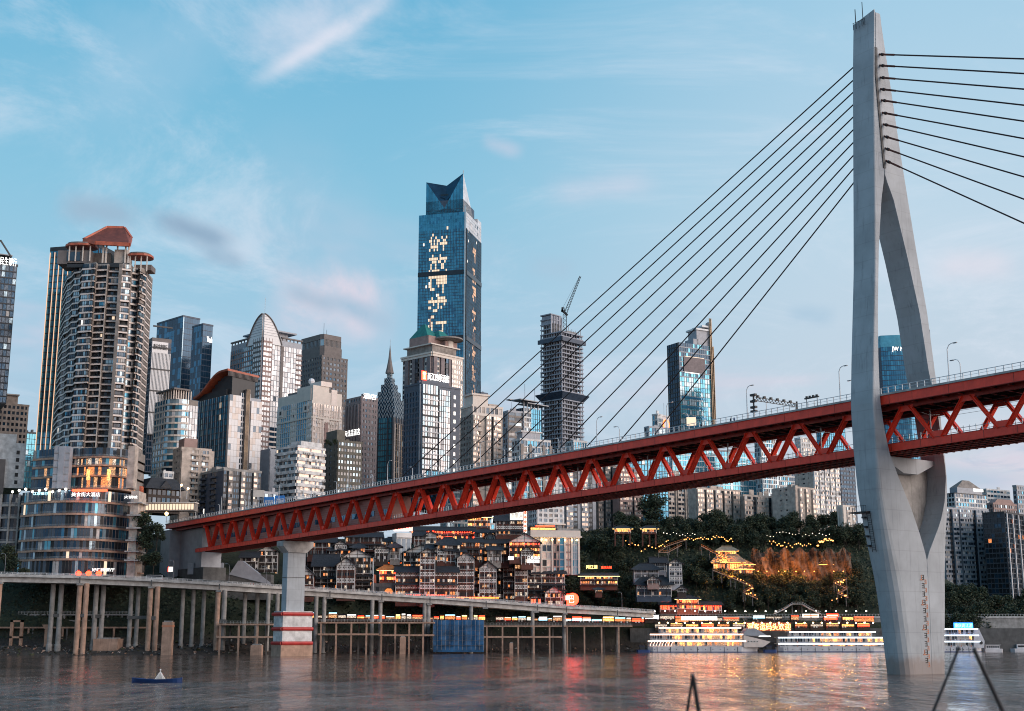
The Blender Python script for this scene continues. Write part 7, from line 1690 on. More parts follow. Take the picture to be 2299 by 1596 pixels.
protos = [make_tree('broadleaf_tree', 11, 5.2, 4, 1500, 'dark broadleaf tree in the wood covering the riverside slope', HILL, ('leaf_dark', 'leaf_mid', 'leaf_olive'), 1),
          make_tree('broadleaf_tree', 9, 4.6, 3, 1200, 'dark broadleaf tree in the wood covering the riverside slope', HILL, ('leaf_dark', 'leaf_dark', 'leaf_mid'), 2),
          make_tree('broadleaf_tree', 13, 5.0, 5, 1500, 'dark broadleaf tree in the wood covering the riverside slope', HILL, ('leaf_mid', 'leaf_dark', 'leaf_olive'), 3),
          make_tree('broadleaf_tree', 8, 5.0, 2.6, 1200, 'dark broadleaf tree in the wood covering the riverside slope', HILL, ('leaf_dark', 'leaf_olive', 'leaf_mid'), 4, .8)]
used = set()
def plant(x, ybase, k=None, sc=1.0, label=None, group=None, Y=None):
    """put a tree where its foot would stand on the slope under that picture point"""
    if Y is None:
        lo = None
        for i in range(330):
            Yt = 600+i; p = at(x, ybase, Yt)
            if ground(p.x, Yt) >= p.z: lo = Yt; break
        if lo is None: lo = 790
        Y = lo
    p = at(x, ybase, Y); z = ground(p.x, Y); k = trng.randrange(4) if k is None else k
    loc = (p.x, Y, z-.3); rz = trng.uniform(0, 6.28); s = sc*trng.uniform(.85, 1.15); s = (s*trng.uniform(.9, 1.15), s*trng.uniform(.9, 1.15), s)
    if k not in used: used.add(k); o = protos[k]; o.location = loc; o.rotation_euler = (0, 0, rz); o.scale = s
    else: o = dup(protos[k], loc, rz, scale=s)
    if label: o['label'] = label
    if group: o['group'] = group
    return o
free = []
def blocked(x, y):
    for (a, b, c, d_) in ((1296, 1268, 1394, 1316), (1422, 1252, 1540, 1342), (1598, 1228, 1692, 1292), (1692, 1250, 1905, 1282), (1478, 1340, 1625, 1380)):
        if a < x < c and b+6 < y < d_+14: return True
    return 1688 < x < 1912 and 1240 < y < 1326
cnt = 0
for row, yb_ in enumerate((1376, 1366, 1354, 1342, 1330, 1318, 1306, 1294, 1284, 1238, 1226, 1214, 1204, 1196)):
    x = 1268+(row % 2)*9; tn = 0
    if yb_ > 1376: continue
    while x < 1935:
        lim = 1268 if yb_ > 1280 else (1300 if yb_ > 1230 else 1370)
        jx, jy = x+trng.uniform(-7, 7), yb_+trng.uniform(-5, 5)
        if jx > lim and not blocked(jx, jy) and not (yb_ > 1340 and 1470 < jx < 1630):
            tn += 1; plant(jx, jy, sc=.92 if yb_ > 1240 else 1.0, label=f'dark broadleaf tree, {ORD[tn]} from the left in the {ORD[row+1]} row up the wooded slope')
        x += 29+trng.uniform(-4, 6)
for x, y, s, lb in ((1470, 1196, 1.9, 'largest round dark tree on the slope crest, standing in front of the tall beige slab'), (1612, 1200, 1.4, 'round tree on the slope crest in front of the long beige slab'), (1708, 1206, 1.25, 'dark tree on the crest below the stepped right wing of the long slab'),
                  (1300, 1300, 1.5, 'big dark tree right of the uplit cream hotel'), (1345, 1262, 1.4, 'big bushy tree above the terrace restaurant'), (1385, 1275, 1.3, 'bushy tree right above the terrace restaurant roof sign')):
    plant(x, y, 0, s, lb, HILL)
for k, x in enumerate((1698, 1716, 1735, 1752, 1775, 1797, 1815, 1842, 1858, 1886, 1908)): plant(x, 1300+(k % 3)*6, None, .66, f'low bushy tree, {ORD[k+1]} from the left in front of the lit cliff', HILL)
for k, x in enumerate((1428, 1446, 1512, 1530, 1300, 1330, 1360, 1385)): plant(x, 1352, None, .6, f'low tree, {ORD[k+1]} of those at the feet of the slope houses', HILL)
# lit string and lamps in the wood
for k in range(12):
    pass
LEFTG = 'trees beside the curved podium'
for k, (x, y, Y, s) in enumerate(((318, 1195, 606, 1.1), (336, 1200, 604, 1.0), (352, 1215, 602, .9), (325, 1262, 598, .8), (345, 1268, 598, .8), (30, 1276, 592, .9), (10, 1270, 592, 1), (52, 1284, 592, .6), (330, 1235, 603, 1.0))):
    p = at(x, y, Y); o = dup(protos[k % 4], (p.x, Y, p.z-3), trng.uniform(0, 6), f'dark leafy tree, {ORD[k+1]} of the clump between the curved podium and the bridge abutment' if x > 200 else f'dark leafy tree, {ORD[k-3]} of the clump at the left picture edge beside the podium', LEFTG if x > 200 else 'trees at the left edge', s)
RB = 'trees lining the far right bank'
for row, yb_ in enumerate((1352, 1368, 1386, 1404, 1424, 1440)):
    tn = 0; x = 2104+row*5
    while x < 2330: tn += 1; plant(x, yb_, sc=trng.uniform(.95, 1.25), label=f'dark tree, {ORD[tn]} from the left in the {ORD[row+1]} row down the far right bank', group=RB); x += 21+trng.uniform(0, 9)
for k, (x, y, Y) in enumerate(((733, 1002, 715), (741, 1004, 716), (752, 1003, 716), (690, 1006, 700))):
    p = at(x, y, Y); dup(protos[k % 4], p, k, ORD[k+1]+' small rooftop tree above the white banded office', 'rooftop trees', .35)
# undergrowth
us = MB(); ug = random.Random(4)
for k in range(15000):
    X = ug.uniform(20, 215); Y = ug.uniform(yshore(X)+34, 812)
    z = ground(X, Y); a = Vector((ug.uniform(-1, 1), ug.uniform(-1, 1), ug.uniform(-.3, .3))).normalized(); b = Vector((ug.uniform(-.3, .3), ug.uniform(-.3, .3), 1)).normalized(); s = ug.uniform(.4, 1.0); p = Vector((X, Y, z+ug.uniform(.1, 1.8)))
    us.face([p-a*s, p+b*s*.7, p+a*s, p-b*s*.6], 'leaf_dark' if ug.random() < .6 else 'leaf_olive')
for k in range(5000):
    X = ug.uniform(-260, 20); Y = yshore(X)+ug.uniform(26, 60); z = ground(X, Y); a = Vector((ug.uniform(-1, 1), ug.uniform(-1, 1), 0)).normalized(); s = ug.uniform(.4, 1.0); p = Vector((X, Y, z+ug.uniform(.1, 1.4))); b = Vector((0, 0, 1))
    us.face([p-a*s, p+b*s*.7, p+a*s, p-b*s*.6], 'leaf_dark')
tag(us.build('undergrowth'), 'dark undergrowth covering the riverside slope', 'vegetation', kind='stuff')

# lit cliff
CYL = 738
a = at(1690, 1284, CYL); b = at(1912, 1240, CYL); cx0, cx1 = a.x, b.x
cl = MB(); nx, nz = 60, 12; cz0, cz1 = a.z-12, at(1690, 1234, CYL).z
crg = random.Random(3)
for j in range(nz+1):
    for i in range(nx+1):
        u = i/nx; v = j/nz; cl.v.append((cx0+(cx1-cx0)*u, CYL+v*3+1.2*sin(i*.6+1.6*sin(j*.9))+.7*sin(i*1.7+j*.8)+crg.uniform(-.5, .5), cz0+(cz1-cz0)*v+1.5*sin(i*.7)*(v > .9)))
for j in range(nz):
    for i in range(nx): k = j*(nx+1)+i; cl.f.append((k, k+1, k+nx+2, k+nx+1)); cl.m.append(cl.mi('rock'))
tag(cl.build('cliff', smooth=False), kind='structure')
def flood(x, y, Y, power, label, col=(1, .30, .05), group='flood lamps at the cliff foot'):
    p = at(x, y, Y); o = empty('flood_lamp', p, 0, label, 'flood lamp', group); q = MB(); q.box(-.2, .2, -.15, .15, 0, .3, 'bulb_warm'); q.build('lamp_housing', o)
    ld = bpy.data.lights.new('flood_light', 'POINT'); ld.energy = power*(.45+.9*(int(x) % 3)/2)*1.15; ld.color = col; ld.shadow_soft_size = .4; lo = bpy.data.objects.new('flood_light', ld); C.objects.link(lo); lo.parent = o; lo.location = (0, -1.2, 1.0)
for k, (x, pw) in enumerate(((1702, 2600), (1722, 5200), (1748, 3200), (1762, 3600), (1787, 5200), (1806, 2600), (1828, 3600), (1872, 2600), (1893, 5200))):
    flood(x, 1283, 731, pw, ORD[k+1]+' amber flood lamp from the left along the foot of the lit cliff')
flood(1640, 1296, 731, 3200, 'amber flood lamp under the golden stair pavilions', group=None); flood(1625, 1256, 736, 2600, 'amber flood lamp under the topmost golden pavilion', group=None)

def lamp_string(label, pts, Y, n, r=.28, m='bulb_warm', name='light_string', jit=5.0):
    rg = random.Random(int(pts[0][0])); p0 = at(pts[0][0], pts[0][1], Y); e_ = empty(name, p0, 0, label, 'string of lights'); wire = MB(); prev = None
    for k in range(n):
        t = k/(n-1)*(len(pts)-1); i = min(int(t), len(pts)-2); f = t-i; x = pts[i][0]+(pts[i+1][0]-pts[i][0])*f; y = pts[i][1]+(pts[i+1][1]-pts[i][1])*f+rg.uniform(-jit, jit)
        v = at(x, y, Y+rg.uniform(-2, 2))-p0; q = MB(); q.ball(v, r*rg.uniform(.6, 1.3), m, 5); q.build('bulb', e_)
        if prev is not None: wire.beam(prev, v, .05, .05, 'lattice')
        prev = v
    wire.build('wire', e_)
YW = 722
lamp_string('line of warm lamps along the upper terrace path left of the stair pavilions', [(1536, 1207), (1590, 1209)], YW, 14)
lamp_string('string of yellow lamps on the terrace above the golden pavilions', [(1598, 1205), (1645, 1212)], YW, 14)
lamp_string('string of yellow lamps on the café terrace above the lit cliff, left end', [(1728, 1216), (1772, 1224), (1820, 1222)], YW+8, 22)
lamp_string('cluster of white lamps over the café terrace above the cliff', [(1722, 1198), (1790, 1202), (1862, 1196)], YW+10, 20, .2, 'bulb_white', jit=6)
lamp_string('bright yellow lamps at the right end of the café terrace above the cliff', [(1835, 1222), (1850, 1212), (1870, 1214)], YW+8, 16, .38)
lamp_string('loose warm lamps in the trees above the slope cluster houses', [(1405, 1215), (1440, 1232), (1480, 1226), (1500, 1218)], YW-6, 16, .3, jit=6)
lamp_string('loose white lamps along the path on the crest between the trees', [(1490, 1196), (1530, 1200), (1560, 1199)], YW, 12, .2, 'bulb_white', jit=3)
lamp_string('amber lamps on the zigzag stair left of the pylon', [(1876, 1306), (1896, 1302), (1880, 1326), (1902, 1340), (1868, 1350)], 712, 14, .32, jit=4)
lamp_string('amber lamps on the stair below the golden pavilions', [(1656, 1296), (1690, 1318), (1676, 1330), (1700, 1342)], 716, 16, .3, jit=4)
for k, (x, y, w_) in enumerate(((1394, 1189, 26), (1450, 1192, 22))):
    H_(('glowing orange tree-top teahouse left on the crest', 'glowing orange tree-top teahouse right on the crest')[k], 1380+k*62, 1380+k*62+w_+10, 1186, 1197, 735, 1180, 'hip', lit=1, fl=1, litm=('lit_orange', 'lit_gold'), rot=0, depth=5, glowtrim=True, name='teahouse')
# stairs on the hill and the white footbridge at the bottom
def stair(label, pts, Y, w_=1.6, m='concrete_warm', name='stairway', rail='orange_net'):
    p0 = at(*pts[0], Y); e_ = empty(name, p0, 0, label, 'stairway'); q = MB(); rr = MB(); P = [at(x, y, Y)-p0 for x, y in pts]
    for a, b in zip(P, P[1:]):
        q.beam(a, b, w_, .35, m)
        rr.beam(a+Vector((0, -w_/2, 1)), b+Vector((0, -w_/2, 1)), .1, .12, rail); n_ = max(1, int((b-a).length/1.2))
        for k in range(n_): c = a.lerp(b, k/n_)+Vector((0, -w_/2, 0)); rr.box(c.x-.05, c.x+.05, c.y-.05, c.y+.05, c.z, c.z+1, rail)
        for k in range(0, n_, 4): c = a.lerp(b, k/n_); q.box(c.x-.2, c.x+.2, c.y-.2, c.y+.2, c.z-5, c.z, 'concrete_dark')
    q.build('flight', e_); rr.build('railing', e_)
stair('reddish zigzag stair left of the golden pavilions', [(1540, 1212), (1498, 1226), (1478, 1240), (1500, 1240), (1530, 1224)], 724)
stair('lit stair descending from the café terrace to the golden pavilions', [(1574, 1226), (1612, 1246), (1650, 1262)], 738)
stair('stair descending from the golden pavilions into the trees', [(1600, 1280), (1650, 1300), (1690, 1318), (1668, 1330), (1700, 1344)], 716)
stair('zigzag lit stair in the trees next to the pylon', [(1900, 1300), (1872, 1308), (1902, 1322), (1880, 1332), (1904, 1342)], 714)
stair('pale arched footbridge stair over the quay road', [(1738, 1378), (1760, 1368), (1778, 1356), (1800, 1356), (1820, 1368), (1842, 1378)], 700, 3.0, 'concrete_pale', 'footbridge', 'concrete_pale')
# ------------------------------------------------------------------ quay wall, shops and boats on the right
p0 = at(1440, 1392, 702); r = empty('quay_road', (p0.x, 702, 0), 0, 'grey quay road terrace with parapet running behind the boats', 'quay'); L = at(1975, 1392, 702).x-p0.x
z1 = at(1440, 1384, 702).z; q = MB(); q.box(-6, L+160, 0, 16, -1, z1-6, 'concrete_dark'); q.box(-6, L+160, 9, 22, z1-6, z1, 'concrete'); q.box(-6, L+160, 8.6, 9, z1-.8, z1+.3, 'concrete_pale'); q.build('terrace', r)
q = MB()
for k in range(int((L+160)/1.6)): q.box(-6+k*1.6, -5.9+k*1.6, 8.7, 8.8, z1+.3, z1+1.3, 'steel_white')
q.box(-6, L+160, 8.7, 8.8, z1+1.3, z1+1.4, 'steel_white'); q.build('railing', r)
srng = random.Random(21)
SM = [('lit_white', 'white'), ('lit_gold', 'gold'), ('lit_orange', 'orange'), ('lit_warm', 'amber'), ('neon_red', 'red'), ('sign_cyan', 'cyan'), ('pane_white', 'pale white')]
def shop(x0, x1, ytop, ybot, Y, m, colr, where, n, awn='timber_dark', signm=None):
    a = at(x0, ybot, Y); b = at(x1, ytop, Y); e_ = empty('shop_stall', a, 0, f'{colr} lit stall, {ORD[n]} from the left {where}', 'stall', 'lit stalls '+where); w_ = b.x-a.x; h = b.z-a.z
    q = MB(); q.box(0, w_, .3, 3, -1.5, h, 'timber_dark'); q.build('wall', e_); q = MB(); q.box(.15, w_-.15, .1, .25, .7, h*.72, m); q.build('lit_front', e_)
    q = MB(); q.box(-.1, w_+.1, -.9, .3, h*.74, h*.80, awn); q.build('awning', e_)
    if signm: q = MB(); q.box(.3, w_-.3, -.15, .05, h*.82, h*1.0, signm); q.build('sign_board', e_)
    q = MB(); nn_ = max(1, int(w_/1.2))
    for k in range(nn_): q.box(k*w_/nn_+.2, k*w_/nn_+.9, -.1, .1, 0, .7, srng.choice(['cloth_dark', 'timber_red', 'cloth_white', 'cloth_red']))
    q.build('counter', e_)
# under the viaduct
n = 0; x = 640
while x < 1440:
    w_ = srng.uniform(9, 26)
    if not (612 < x < 676 or 1090 < x < 1100):
        m, c = srng.choice(SM[:5] if x < 960 else SM); n += 1
        yb_ = 1389+(x-640)*.012; shop(x, min(x+w_, 1446), yb_-srng.uniform(8, 15), yb_, 642+(x-640)*.05, m, c, 'in the market under the viaduct', min(n, 40), srng.choice(['slab_red', 'timber_dark', 'cloth_blue', 'orange_net']), srng.choice([None, 'neon_red', 'sign_gold', 'sign_white', 'sign_cyan']))
        if n >= 40: x += 400
    x += w_+1
n = 0
for (x0, x1, yt, yb_, m, c) in ((1448, 1480, 1381, 1392, 'sign_white', 'brilliant white'), (1482, 1514, 1379, 1392, 'lit_white', 'white'), (1516, 1546, 1384, 1399, 'lit_orange', 'orange'), (1548, 1590, 1384, 1396, 'lit_gold', 'golden'), (1592, 1622, 1384, 1396, 'lit_white', 'white'),
      (1624, 1660, 1386, 1397, 'lit_warm', 'amber'), (1690, 1718, 1382, 1391, 'sign_cyan', 'cyan blue'), (1719, 1756, 1382, 1391, 'lit_white', 'cool white'), (1776, 1794, 1382, 1394, 'lit_warm', 'amber'), (1850, 1880, 1384, 1394, 'neon_red', 'red'), (1892, 1916, 1382, 1394, 'lit_gold', 'golden'), (1918, 1962, 1384, 1398, 'lit_orange', 'orange')):
    n += 1; shop(x0, x1, yt, yb_, 706, m, c, 'on the quay terrace behind the boats', n, 'timber_dark', 'neon_red' if n % 3 == 0 else ('sign_white' if n % 3 == 1 else None))
n = 0
for k in range(14):
    x0 = 1470+k*35; m, c = SM[(k*3) % 5]; n += 1
    if 1672 < x0 < 1775: continue
    shop(x0, x0+28, 1399, 1409, 700, m, c, 'along the lower landing behind the boats', n, 'timber_dark', 'lit_gold' if k % 2 else None)
world_sign('banner_sign', 'white lit banner with a row of small characters at the left end of the quay', 1570, 1388, 700, 18, 1.2, '重庆洪崖洞客运码头两江游', 'neon_red', 'sign_white')
world_sign('character_sign', 'row of large amber white characters standing above the boats on the landing stage', 1726, 1407, 694, 22.5, 3.6, '洞客运码头欢迎', 'sign_gold', 'slab_red', rz=0)
world_sign('billboard', 'white framed billboard with a red stripe on the quay wall', 1966-0-13-0-0-0+17-0-0, 1381, 704, 13, 2.6, '两江夜游', 'neon_red', 'pane_white') if False else None
p = at(1970-0, 1381, 704)
e_ = empty('billboard', at(1969-0, 1418, 699), 0, 'x', 'sign') if False else None
for (x, y, wd, h, m, lb) in ((1969-0, 0, 0, 0, '', ''),):
    pass
def board(label, x0, x1, y0, y1, Y, m, stripe=None):
    a = at(x0, y1, Y); b = at(x1, y0, Y); e_ = empty('billboard', a, 0, label, 'billboard'); q = MB(); q.box(0, b.x-a.x, 0, .3, 0, b.z-a.z, m); q.build('panel', e_)
    q = MB(); w_ = b.x-a.x
    for f in (.15, .85): q.box(w_*f-.1, w_*f+.1, .3, .5, -2, b.z-a.z, 'steel')
    q.build('post', e_)
    if stripe: q = MB(); h = b.z-a.z; q.box(w_*.06, w_*.94, -.06, 0, h*.36, h*.62, stripe); q.build('stripe', e_)
board('white lit billboard with one red stripe on the quay wall', 1940-12, 1999-12-0, 1379, 1387, 701, 'pane_white', 'neon_red') if False else None
board('white lit billboard with one red stripe right of the footbridge stair', 1802, 1838, 1378, 1386, 702, 'pane_white', 'neon_red')
board('red and white lit billboard near the pylon', 1856, 1882, 1378, 1385, 702, 'neon_red', 'pane_white')
lantern_row('white quay lamp on the parapet behind the boats', 1470, 1945, 1372, 700, 22, .36, 'lamp_white', 'quay lamps behind the boats', name='quay_lamp', cat='lamp')
lantern_row('warm deck lamp on the landing stage between boats and quay', 1480, 1960, 1398, 694, 26, .4, 'lamp_warm', 'landing stage lamps', name='landing_lamp', cat='lamp')

def cruise_boat(label, x0, x1, Y, yw, decks, hullm, trim, bow=None, rooms=('lit_warm', 'lit_orange', 'lit_gold'), lit=.75, sternbars=False, deck_inset=(0, 0, 0, 0), litspan=(0, 1)):
    a = at(x0, yw, Y); b = at(x1, yw, Y); L = b.x-a.x; r = empty('cruise_boat', (a.x, Y, 0), 0, label, 'boat'); Wd = 11; rg = random.Random(int(x0))
    zd = [at(x0, y, Y).z for y in decks]            # deck edges from the lowest up
    q = MB(); z0 = zd[0]; st = [(0, .5), (.04*L, 0), (.86*L, 0), (L, Wd*.5)]
    outl = [(0, 1.5), (2.5, 0), (L*.84, 0), (L*.95, Wd*.22), (L, Wd*.5), (L*.95, Wd*.78), (L*.84, Wd), (2.5, Wd), (0, Wd-1.5)]
    q.prism([(x*.985+.3, y) for x, y in outl], -1.0, z0-.2, hullm, outl); q.prism([(x*1.002, -.08 if y == 0 else y) for x, y in outl], .0, .35, 'hull_blue'); q.prism(outl, z0-.2, z0, hullm)
    for k in range(7): x = L*(.08+.12*k); q.box(x, x+.25, -.12, 0, .2, z0-.1, 'dark_frame')
    for k in range(12): x = L*(.06+.065*k); q.tube([(x, -.15, z0*.55), (x, -.1, z0*.55)], .22, 'dark_frame', 8)
    q.build('hull', r)
    for i in range(len(decks)-1):
        za, zb_ = zd[i], zd[i+1]; i0, i1 = deck_inset[i]; xa, xb = L*i0, L*i1
        q = MB(); q.box(xa, xb, .0, Wd, zb_-.35, zb_, 'hull_white'); dk = q.build('deck', r)
        q = MB(); q.box(xa, xb, -.12, 0, zb_-.62, zb_+.02, trim); q.build('deck_light', dk)
        q = MB(); q.box(xa+1, xb-1.5, 1.2, Wd-1.2, za, zb_-.36, 'hull_white'); cb_ = q.build('cabin', r)
        q = MB(); n_ = int((xb-xa-3)/1.25)
        for k in range(n_):
            x = xa+1.3+k*(xb-xa-3.2)/n_; f = (x/L); m = rg.choice(rooms) if (rg.random() < lit and litspan[0] < f < litspan[1]) else rg.choice(['g_dark', 'g_black', 'curtain'])
            q.box(x, x+1.05, 1.08, 1.18, za+.65, zb_-.6, m)
        q.build('window_band', cb_); q = MB()
        k = 0
        while xa+k*3.2 < xb: q.box(xa+k*3.2, xa+k*3.2+.14, .05, .2, za, zb_-.35, 'hull_white'); k += 1
        q.box(xa, xb, .04, .1, za+1.0, za+1.08, 'steel_white'); q.box(xa, xb, .04, .1, za+.5, za+.55, 'steel_white')
        if sternbars and i == 0:
            for k in range(8): q.beam((1+k*1.5, -.05, za+.3), (1.9+k*1.5, -.05, zb_-.6), .3, .16, trim)
        q.build('railing', dk)
        q = MB()
        for k in range(9): x = xa+(xb-xa)*(k+.6)/9.5; q.tube([(x, -.02, za+.6), (x, .04, za+.6)], .36, 'gauge_orange' if k % 2 else 'plaster', 8)
        q.build('life_ring_row', dk)
    if bow: bow(r, L, zd, Wd)
    return r, L, zd, Wd
def bow1(r, L, zd, Wd):
    q = MB(); x0 = L*.86
    q.extr([(x0, zd[0]-.3), (L*1.03, zd[0]-.2), (L*1.10, zd[1]-.6), (x0, zd[2]-.6)], (0, -.1, 0), (1, 0, 0), (0, 0, 1), (0, Wd+.2, 0), 'peach_panel'); bw_ = q.build('bow_wall', r)
    q = MB(); q.extr([(x0-.5, zd[2]-.6), (x0+2, zd[3]-.5), (x0+6, zd[3]-.4), (L*1.08, zd[2]-1.2), (L*1.08, zd[2]-1.6)], (0, -.2, 0), (1, 0, 0), (0, 0, 1), (0, Wd+.4, 0), 'grey_panel'); q.build('bridge_roof', r)
    q = MB()
    for k in range(4): c = L*.90+k*1.5; q.tube([(c, -.2, zd[0]+2.6), (c, -.12, zd[0]+2.6)], .55, 'plaster', 12); q.tube([(c, -.24, zd[0]+2.6), (c, -.2, zd[0]+2.6)], .34, 'dark_frame', 12)
    q.build('porthole', bw_); q = MB(); q.box(L*1.0, L*1.1, -.3, 2, zd[2]-1.4, zd[2]-.9, 'sign_white'); q.build('lit_board', r)
b1 = cruise_boat('largest warm pink-lit cruise boat with three open decks, left of the other moored boats', 1455, 1706, 676, 1463, (1452, 1438, 1423, 1408), 'hull_white', 'deck_pink', bow1, sternbars=True, deck_inset=((0, .88), (.02, .91), (.10, .84), (0, 1)), litspan=(.16, .9))
b2 = cruise_boat('long white cruise boat with cool white deck lights, moored left of the pylon', 1748, 2004, 684, 1461, (1453, 1444, 1430, 1417.5), 'hull_white', 'deck_white', None, lit=.6, deck_inset=((0, 1), (.0, 1), (.10, .86), (0, 1)), litspan=(.3, .95))
def bow3(r, L, zd, Wd):
    q = MB(); q.extr([(L*.78, zd[0]-.5), (L*.98, zd[0]-.3), (L*1.0, zd[1]), (L*.90, zd[3]+.2), (L*.82, zd[3]+.2)], (0, -.1, 0), (1, 0, 0), (0, 0, 1), (0, .6, 0), 'hull_white'); q.build('bow_wall', r)
    q = MB(); q.tube([(L*.93, -.3, zd[0]+2.2), (L*.93, -.1, zd[0]+2.2)], .8, 'dark_frame', 12); q.build('porthole', r)
b3 = cruise_boat('white cruise boat with a raked bow and a blue roof sign right of the pylon', 2096, 2212, 684, 1459, (1453, 1439, 1425, 1411), 'hull_white', 'deck_white', bow3, lit=.15, deck_inset=((0, .92), (.0, .90), (.0, .88), (0, 1)))
world_sign('roof_sign', 'glowing blue white characters on the roof of the boat right of the pylon', 2163, 1404, 680, 9.0, 2.0, '重庆两江游', 'sign_cyan', 'sign_blue')
# small ferries and the floating pier at the right
e_ = empty('ferry', (at(2212, 1456, 690).x, 690, 0), 0, 'small white ferry with a row of square windows beyond the raked-bow boat', 'boat'); L = 8.6
q = MB(); q.prism([(0, 0), (L, 0), (L+1, 2), (L, 4), (0, 4)], -.5, 1.6, 'hull_white'); q.build('hull', e_); q = MB(); q.box(.5, L-1, .5, 3.5, 1.6, 3.4, 'hull_white'); q.box(.2, L-.3, .2, 3.8, 3.4, 3.6, 'steel_white'); q.build('cabin', e_)
q = MB()
for k in range(6): q.box(1+k*1.1, 1.7+k*1.1, .42, .5, 2.1, 3.0, 'g_black')
q.build('window_band', e_)
e_ = empty('ferry', (at(2278, 1456, 700).x, 700, 0), 0, 'small white launch cut by the right picture edge', 'boat')
q = MB(); q.prism([(0, 0), (14, 0), (15, 2), (14, 4), (-1.5, 2)], -.5, 1.6, 'hull_white'); q.build('hull', e_); q = MB(); q.box(1.5, 10, .5, 3.5, 1.6, 3.8, 'hull_white'); q.build('cabin', e_); q = MB(); q.box(2, 9, .42, .5, 2.3, 3.2, 'g_black'); q.build('window_band', e_)
e_ = empty('floating_pier', (at(2198, 1440, 715).x, 715, 0), 0, 'teal two-storey floating pier building with rows of white framed windows at the right', 'floating pier'); L = 34; zb_ = at(2198, 1440, 715).z; 
q = MB(); q.box(-1, L, 0, 10, -.5, zb_-.6, 'hull_blue'); q.build('pontoon', e_); za = zb_-.6; zt2 = at(2198, 1413, 715).z
q = MB(); q.box(0, L, .5, 9.5, za, zt2-1, 'g_green'); q.box(-.6, L-3, -.3, 10, zt2-1, zt2, 'rail_glass'); q.box(-.6, L, -.4, .5, (za+zt2-1)/2-.3, (za+zt2-1)/2+.3, 'rail_glass'); q.build('wall', e_)
for (y0_, y1_) in ((za+.6, (za+zt2-1)/2-.5), ((za+zt2-1)/2+.6, zt2-1.3)):
    q = MB()
    for k in range(18): q.box(.8+k*1.8, 2.0+k*1.8, .36, .5, y0_, y1_, 'g_dark'); q.box(.55+k*1.8, .8+k*1.8, .3, .5, y0_-.1, y1_+.1, 'plaster')
    q.build('window_row', e_)
q = MB(); q.box(6, L-5, -.5, -.4, (za+zt2-1)/2+.35, (za+zt2-1)/2+.6, 'neon_red'); q.build('light_strip', e_)
shop(2126, 2150, 1371, 1378, 770, 'lit_gold', 'golden', 'on the far right bank road', 1, 'timber_dark', 'sign_white'); shop(2152, 2176, 1371, 1378, 770, 'neon_red', 'red', 'on the far right bank road', 2, 'timber_dark', 'neon_red'); shop(2178, 2204, 1371, 1378, 770, 'neon_red', 'bright red', 'on the far right bank road', 3, 'timber_dark', 'neon_red'); shop(2206, 2240, 1371, 1378, 770, 'neon_red', 'deep red', 'on the far right bank road', 4, 'timber_dark', 'sign_red')
world_sign('roof_sign', 'white lit characters above the red shops on the far right bank', 2216, 1365, 770, 8, 2.2, '码头', 'sign_white')
a = at(2128, 1384, 764); e_ = empty('bank_overpass', (a.x, 764, a.z), 0, 'small concrete overpass on one pier on the far right bank', 'overpass'); q = MB(); q.box(0, 34, 0, 5, -1.3, 0, 'concrete'); q.box(0, 34, -.1, .1, 0, 1, 'concrete_pale'); q.build('deck', e_); q = MB(); q.box(20, 22, 1, 4, -10, -1.3, 'concrete'); q.build('pier', e_)
# tugs / dark pontoon noses
for (x, y, Y, lb) in ((1443, 1461, 672, 'dark tug at the stern of the pink-lit cruise boat'), (1728, 1461, 674, 'dark tug between the two big cruise boats')):
    p = at(x, y, Y); e_ = empty('tug_boat', (p.x, Y, 0), 0, lb, 'boat'); q = MB(); q.prism([(-3, 1), (-2.4, 0), (3, 0), (4, 2), (3, 4), (-2.4, 4)], -.5, 1.3, 'hull_blue'); q.build('hull', e_); q = MB(); q.box(-1.4, 1.2, .8, 3.2, 1.3, 3.0, 'dark_frame'); q.box(-1.6, 1.4, .6, 3.4, 3.0, 3.2, 'hull_blue'); q.build('cabin', e_)
# blue buoy boat
p = at(356, 1531, 235); X0b, X1b = at(300, 1531, 8.6*3083/(1531-1425)).x, at(412, 1531, 8.6*3083/(1531-1425)).x; Yb = 8.6*3083/(1532-1425); L = X1b-X0b
e_ = empty('marker_boat', (X0b, Yb, 0), 0, 'small blue marker boat with a white slatted cone, alone on the river', 'boat')
q = MB(); st = []
for k in range(13):
    t = k/12; w_ = 1.15*(1-abs(2*t-1)**3.2)+.12; sh = .62+.30*(abs(2*t-1)**2.5); st.append((t*L, w_, sh))
for (xa, wa, ha), (xb, wb, hb) in zip(st, st[1:]):
    i = len(q.v); k = q.mi('hull_blue')
    for (x, w_, h) in ((xa, wa, ha), (xb, wb, hb)): q.v += [(x, 1.2-w_*.55, -.15), (x, 1.2-w_, h), (x, 1.2+w_, h), (x, 1.2+w_*.55, -.15), (x, 1.2-w_+.15, h-.1), (x, 1.2+w_-.15, h-.1)]
    for f in ((0, 6, 7, 1), (3, 2, 8, 9), (0, 3, 9, 6), (1, 7, 10, 4), (2, 5, 11, 8), (4, 10, 11, 5)): q.f.append(tuple(i+j for j in f)); q.m.append(k)
q.box(0, .12, 1.0, 1.4, -.1, .95, 'hull_blue'); q.box(L-.12, L, 1.0, 1.4, -.1, .95, 'hull_blue'); q.build('hull', e_, smooth=False)
q = MB(); cx0 = (at(355, 1531, Yb).x-X0b)
for k in range(9):
    z = .5+k*.15; s = .82*(1-k/11); q.box(cx0-s, cx0+s, 1.2-s, 1.2+s, z, z+.08, 'plaster')
for sx_, sy_ in ((-1, -1), (1, -1), (1, 1), (-1, 1)): q.beam((cx0+sx_*.85, 1.2+sy_*.85, .45), (cx0, 1.2, 1.95), .07, .07, 'plaster')
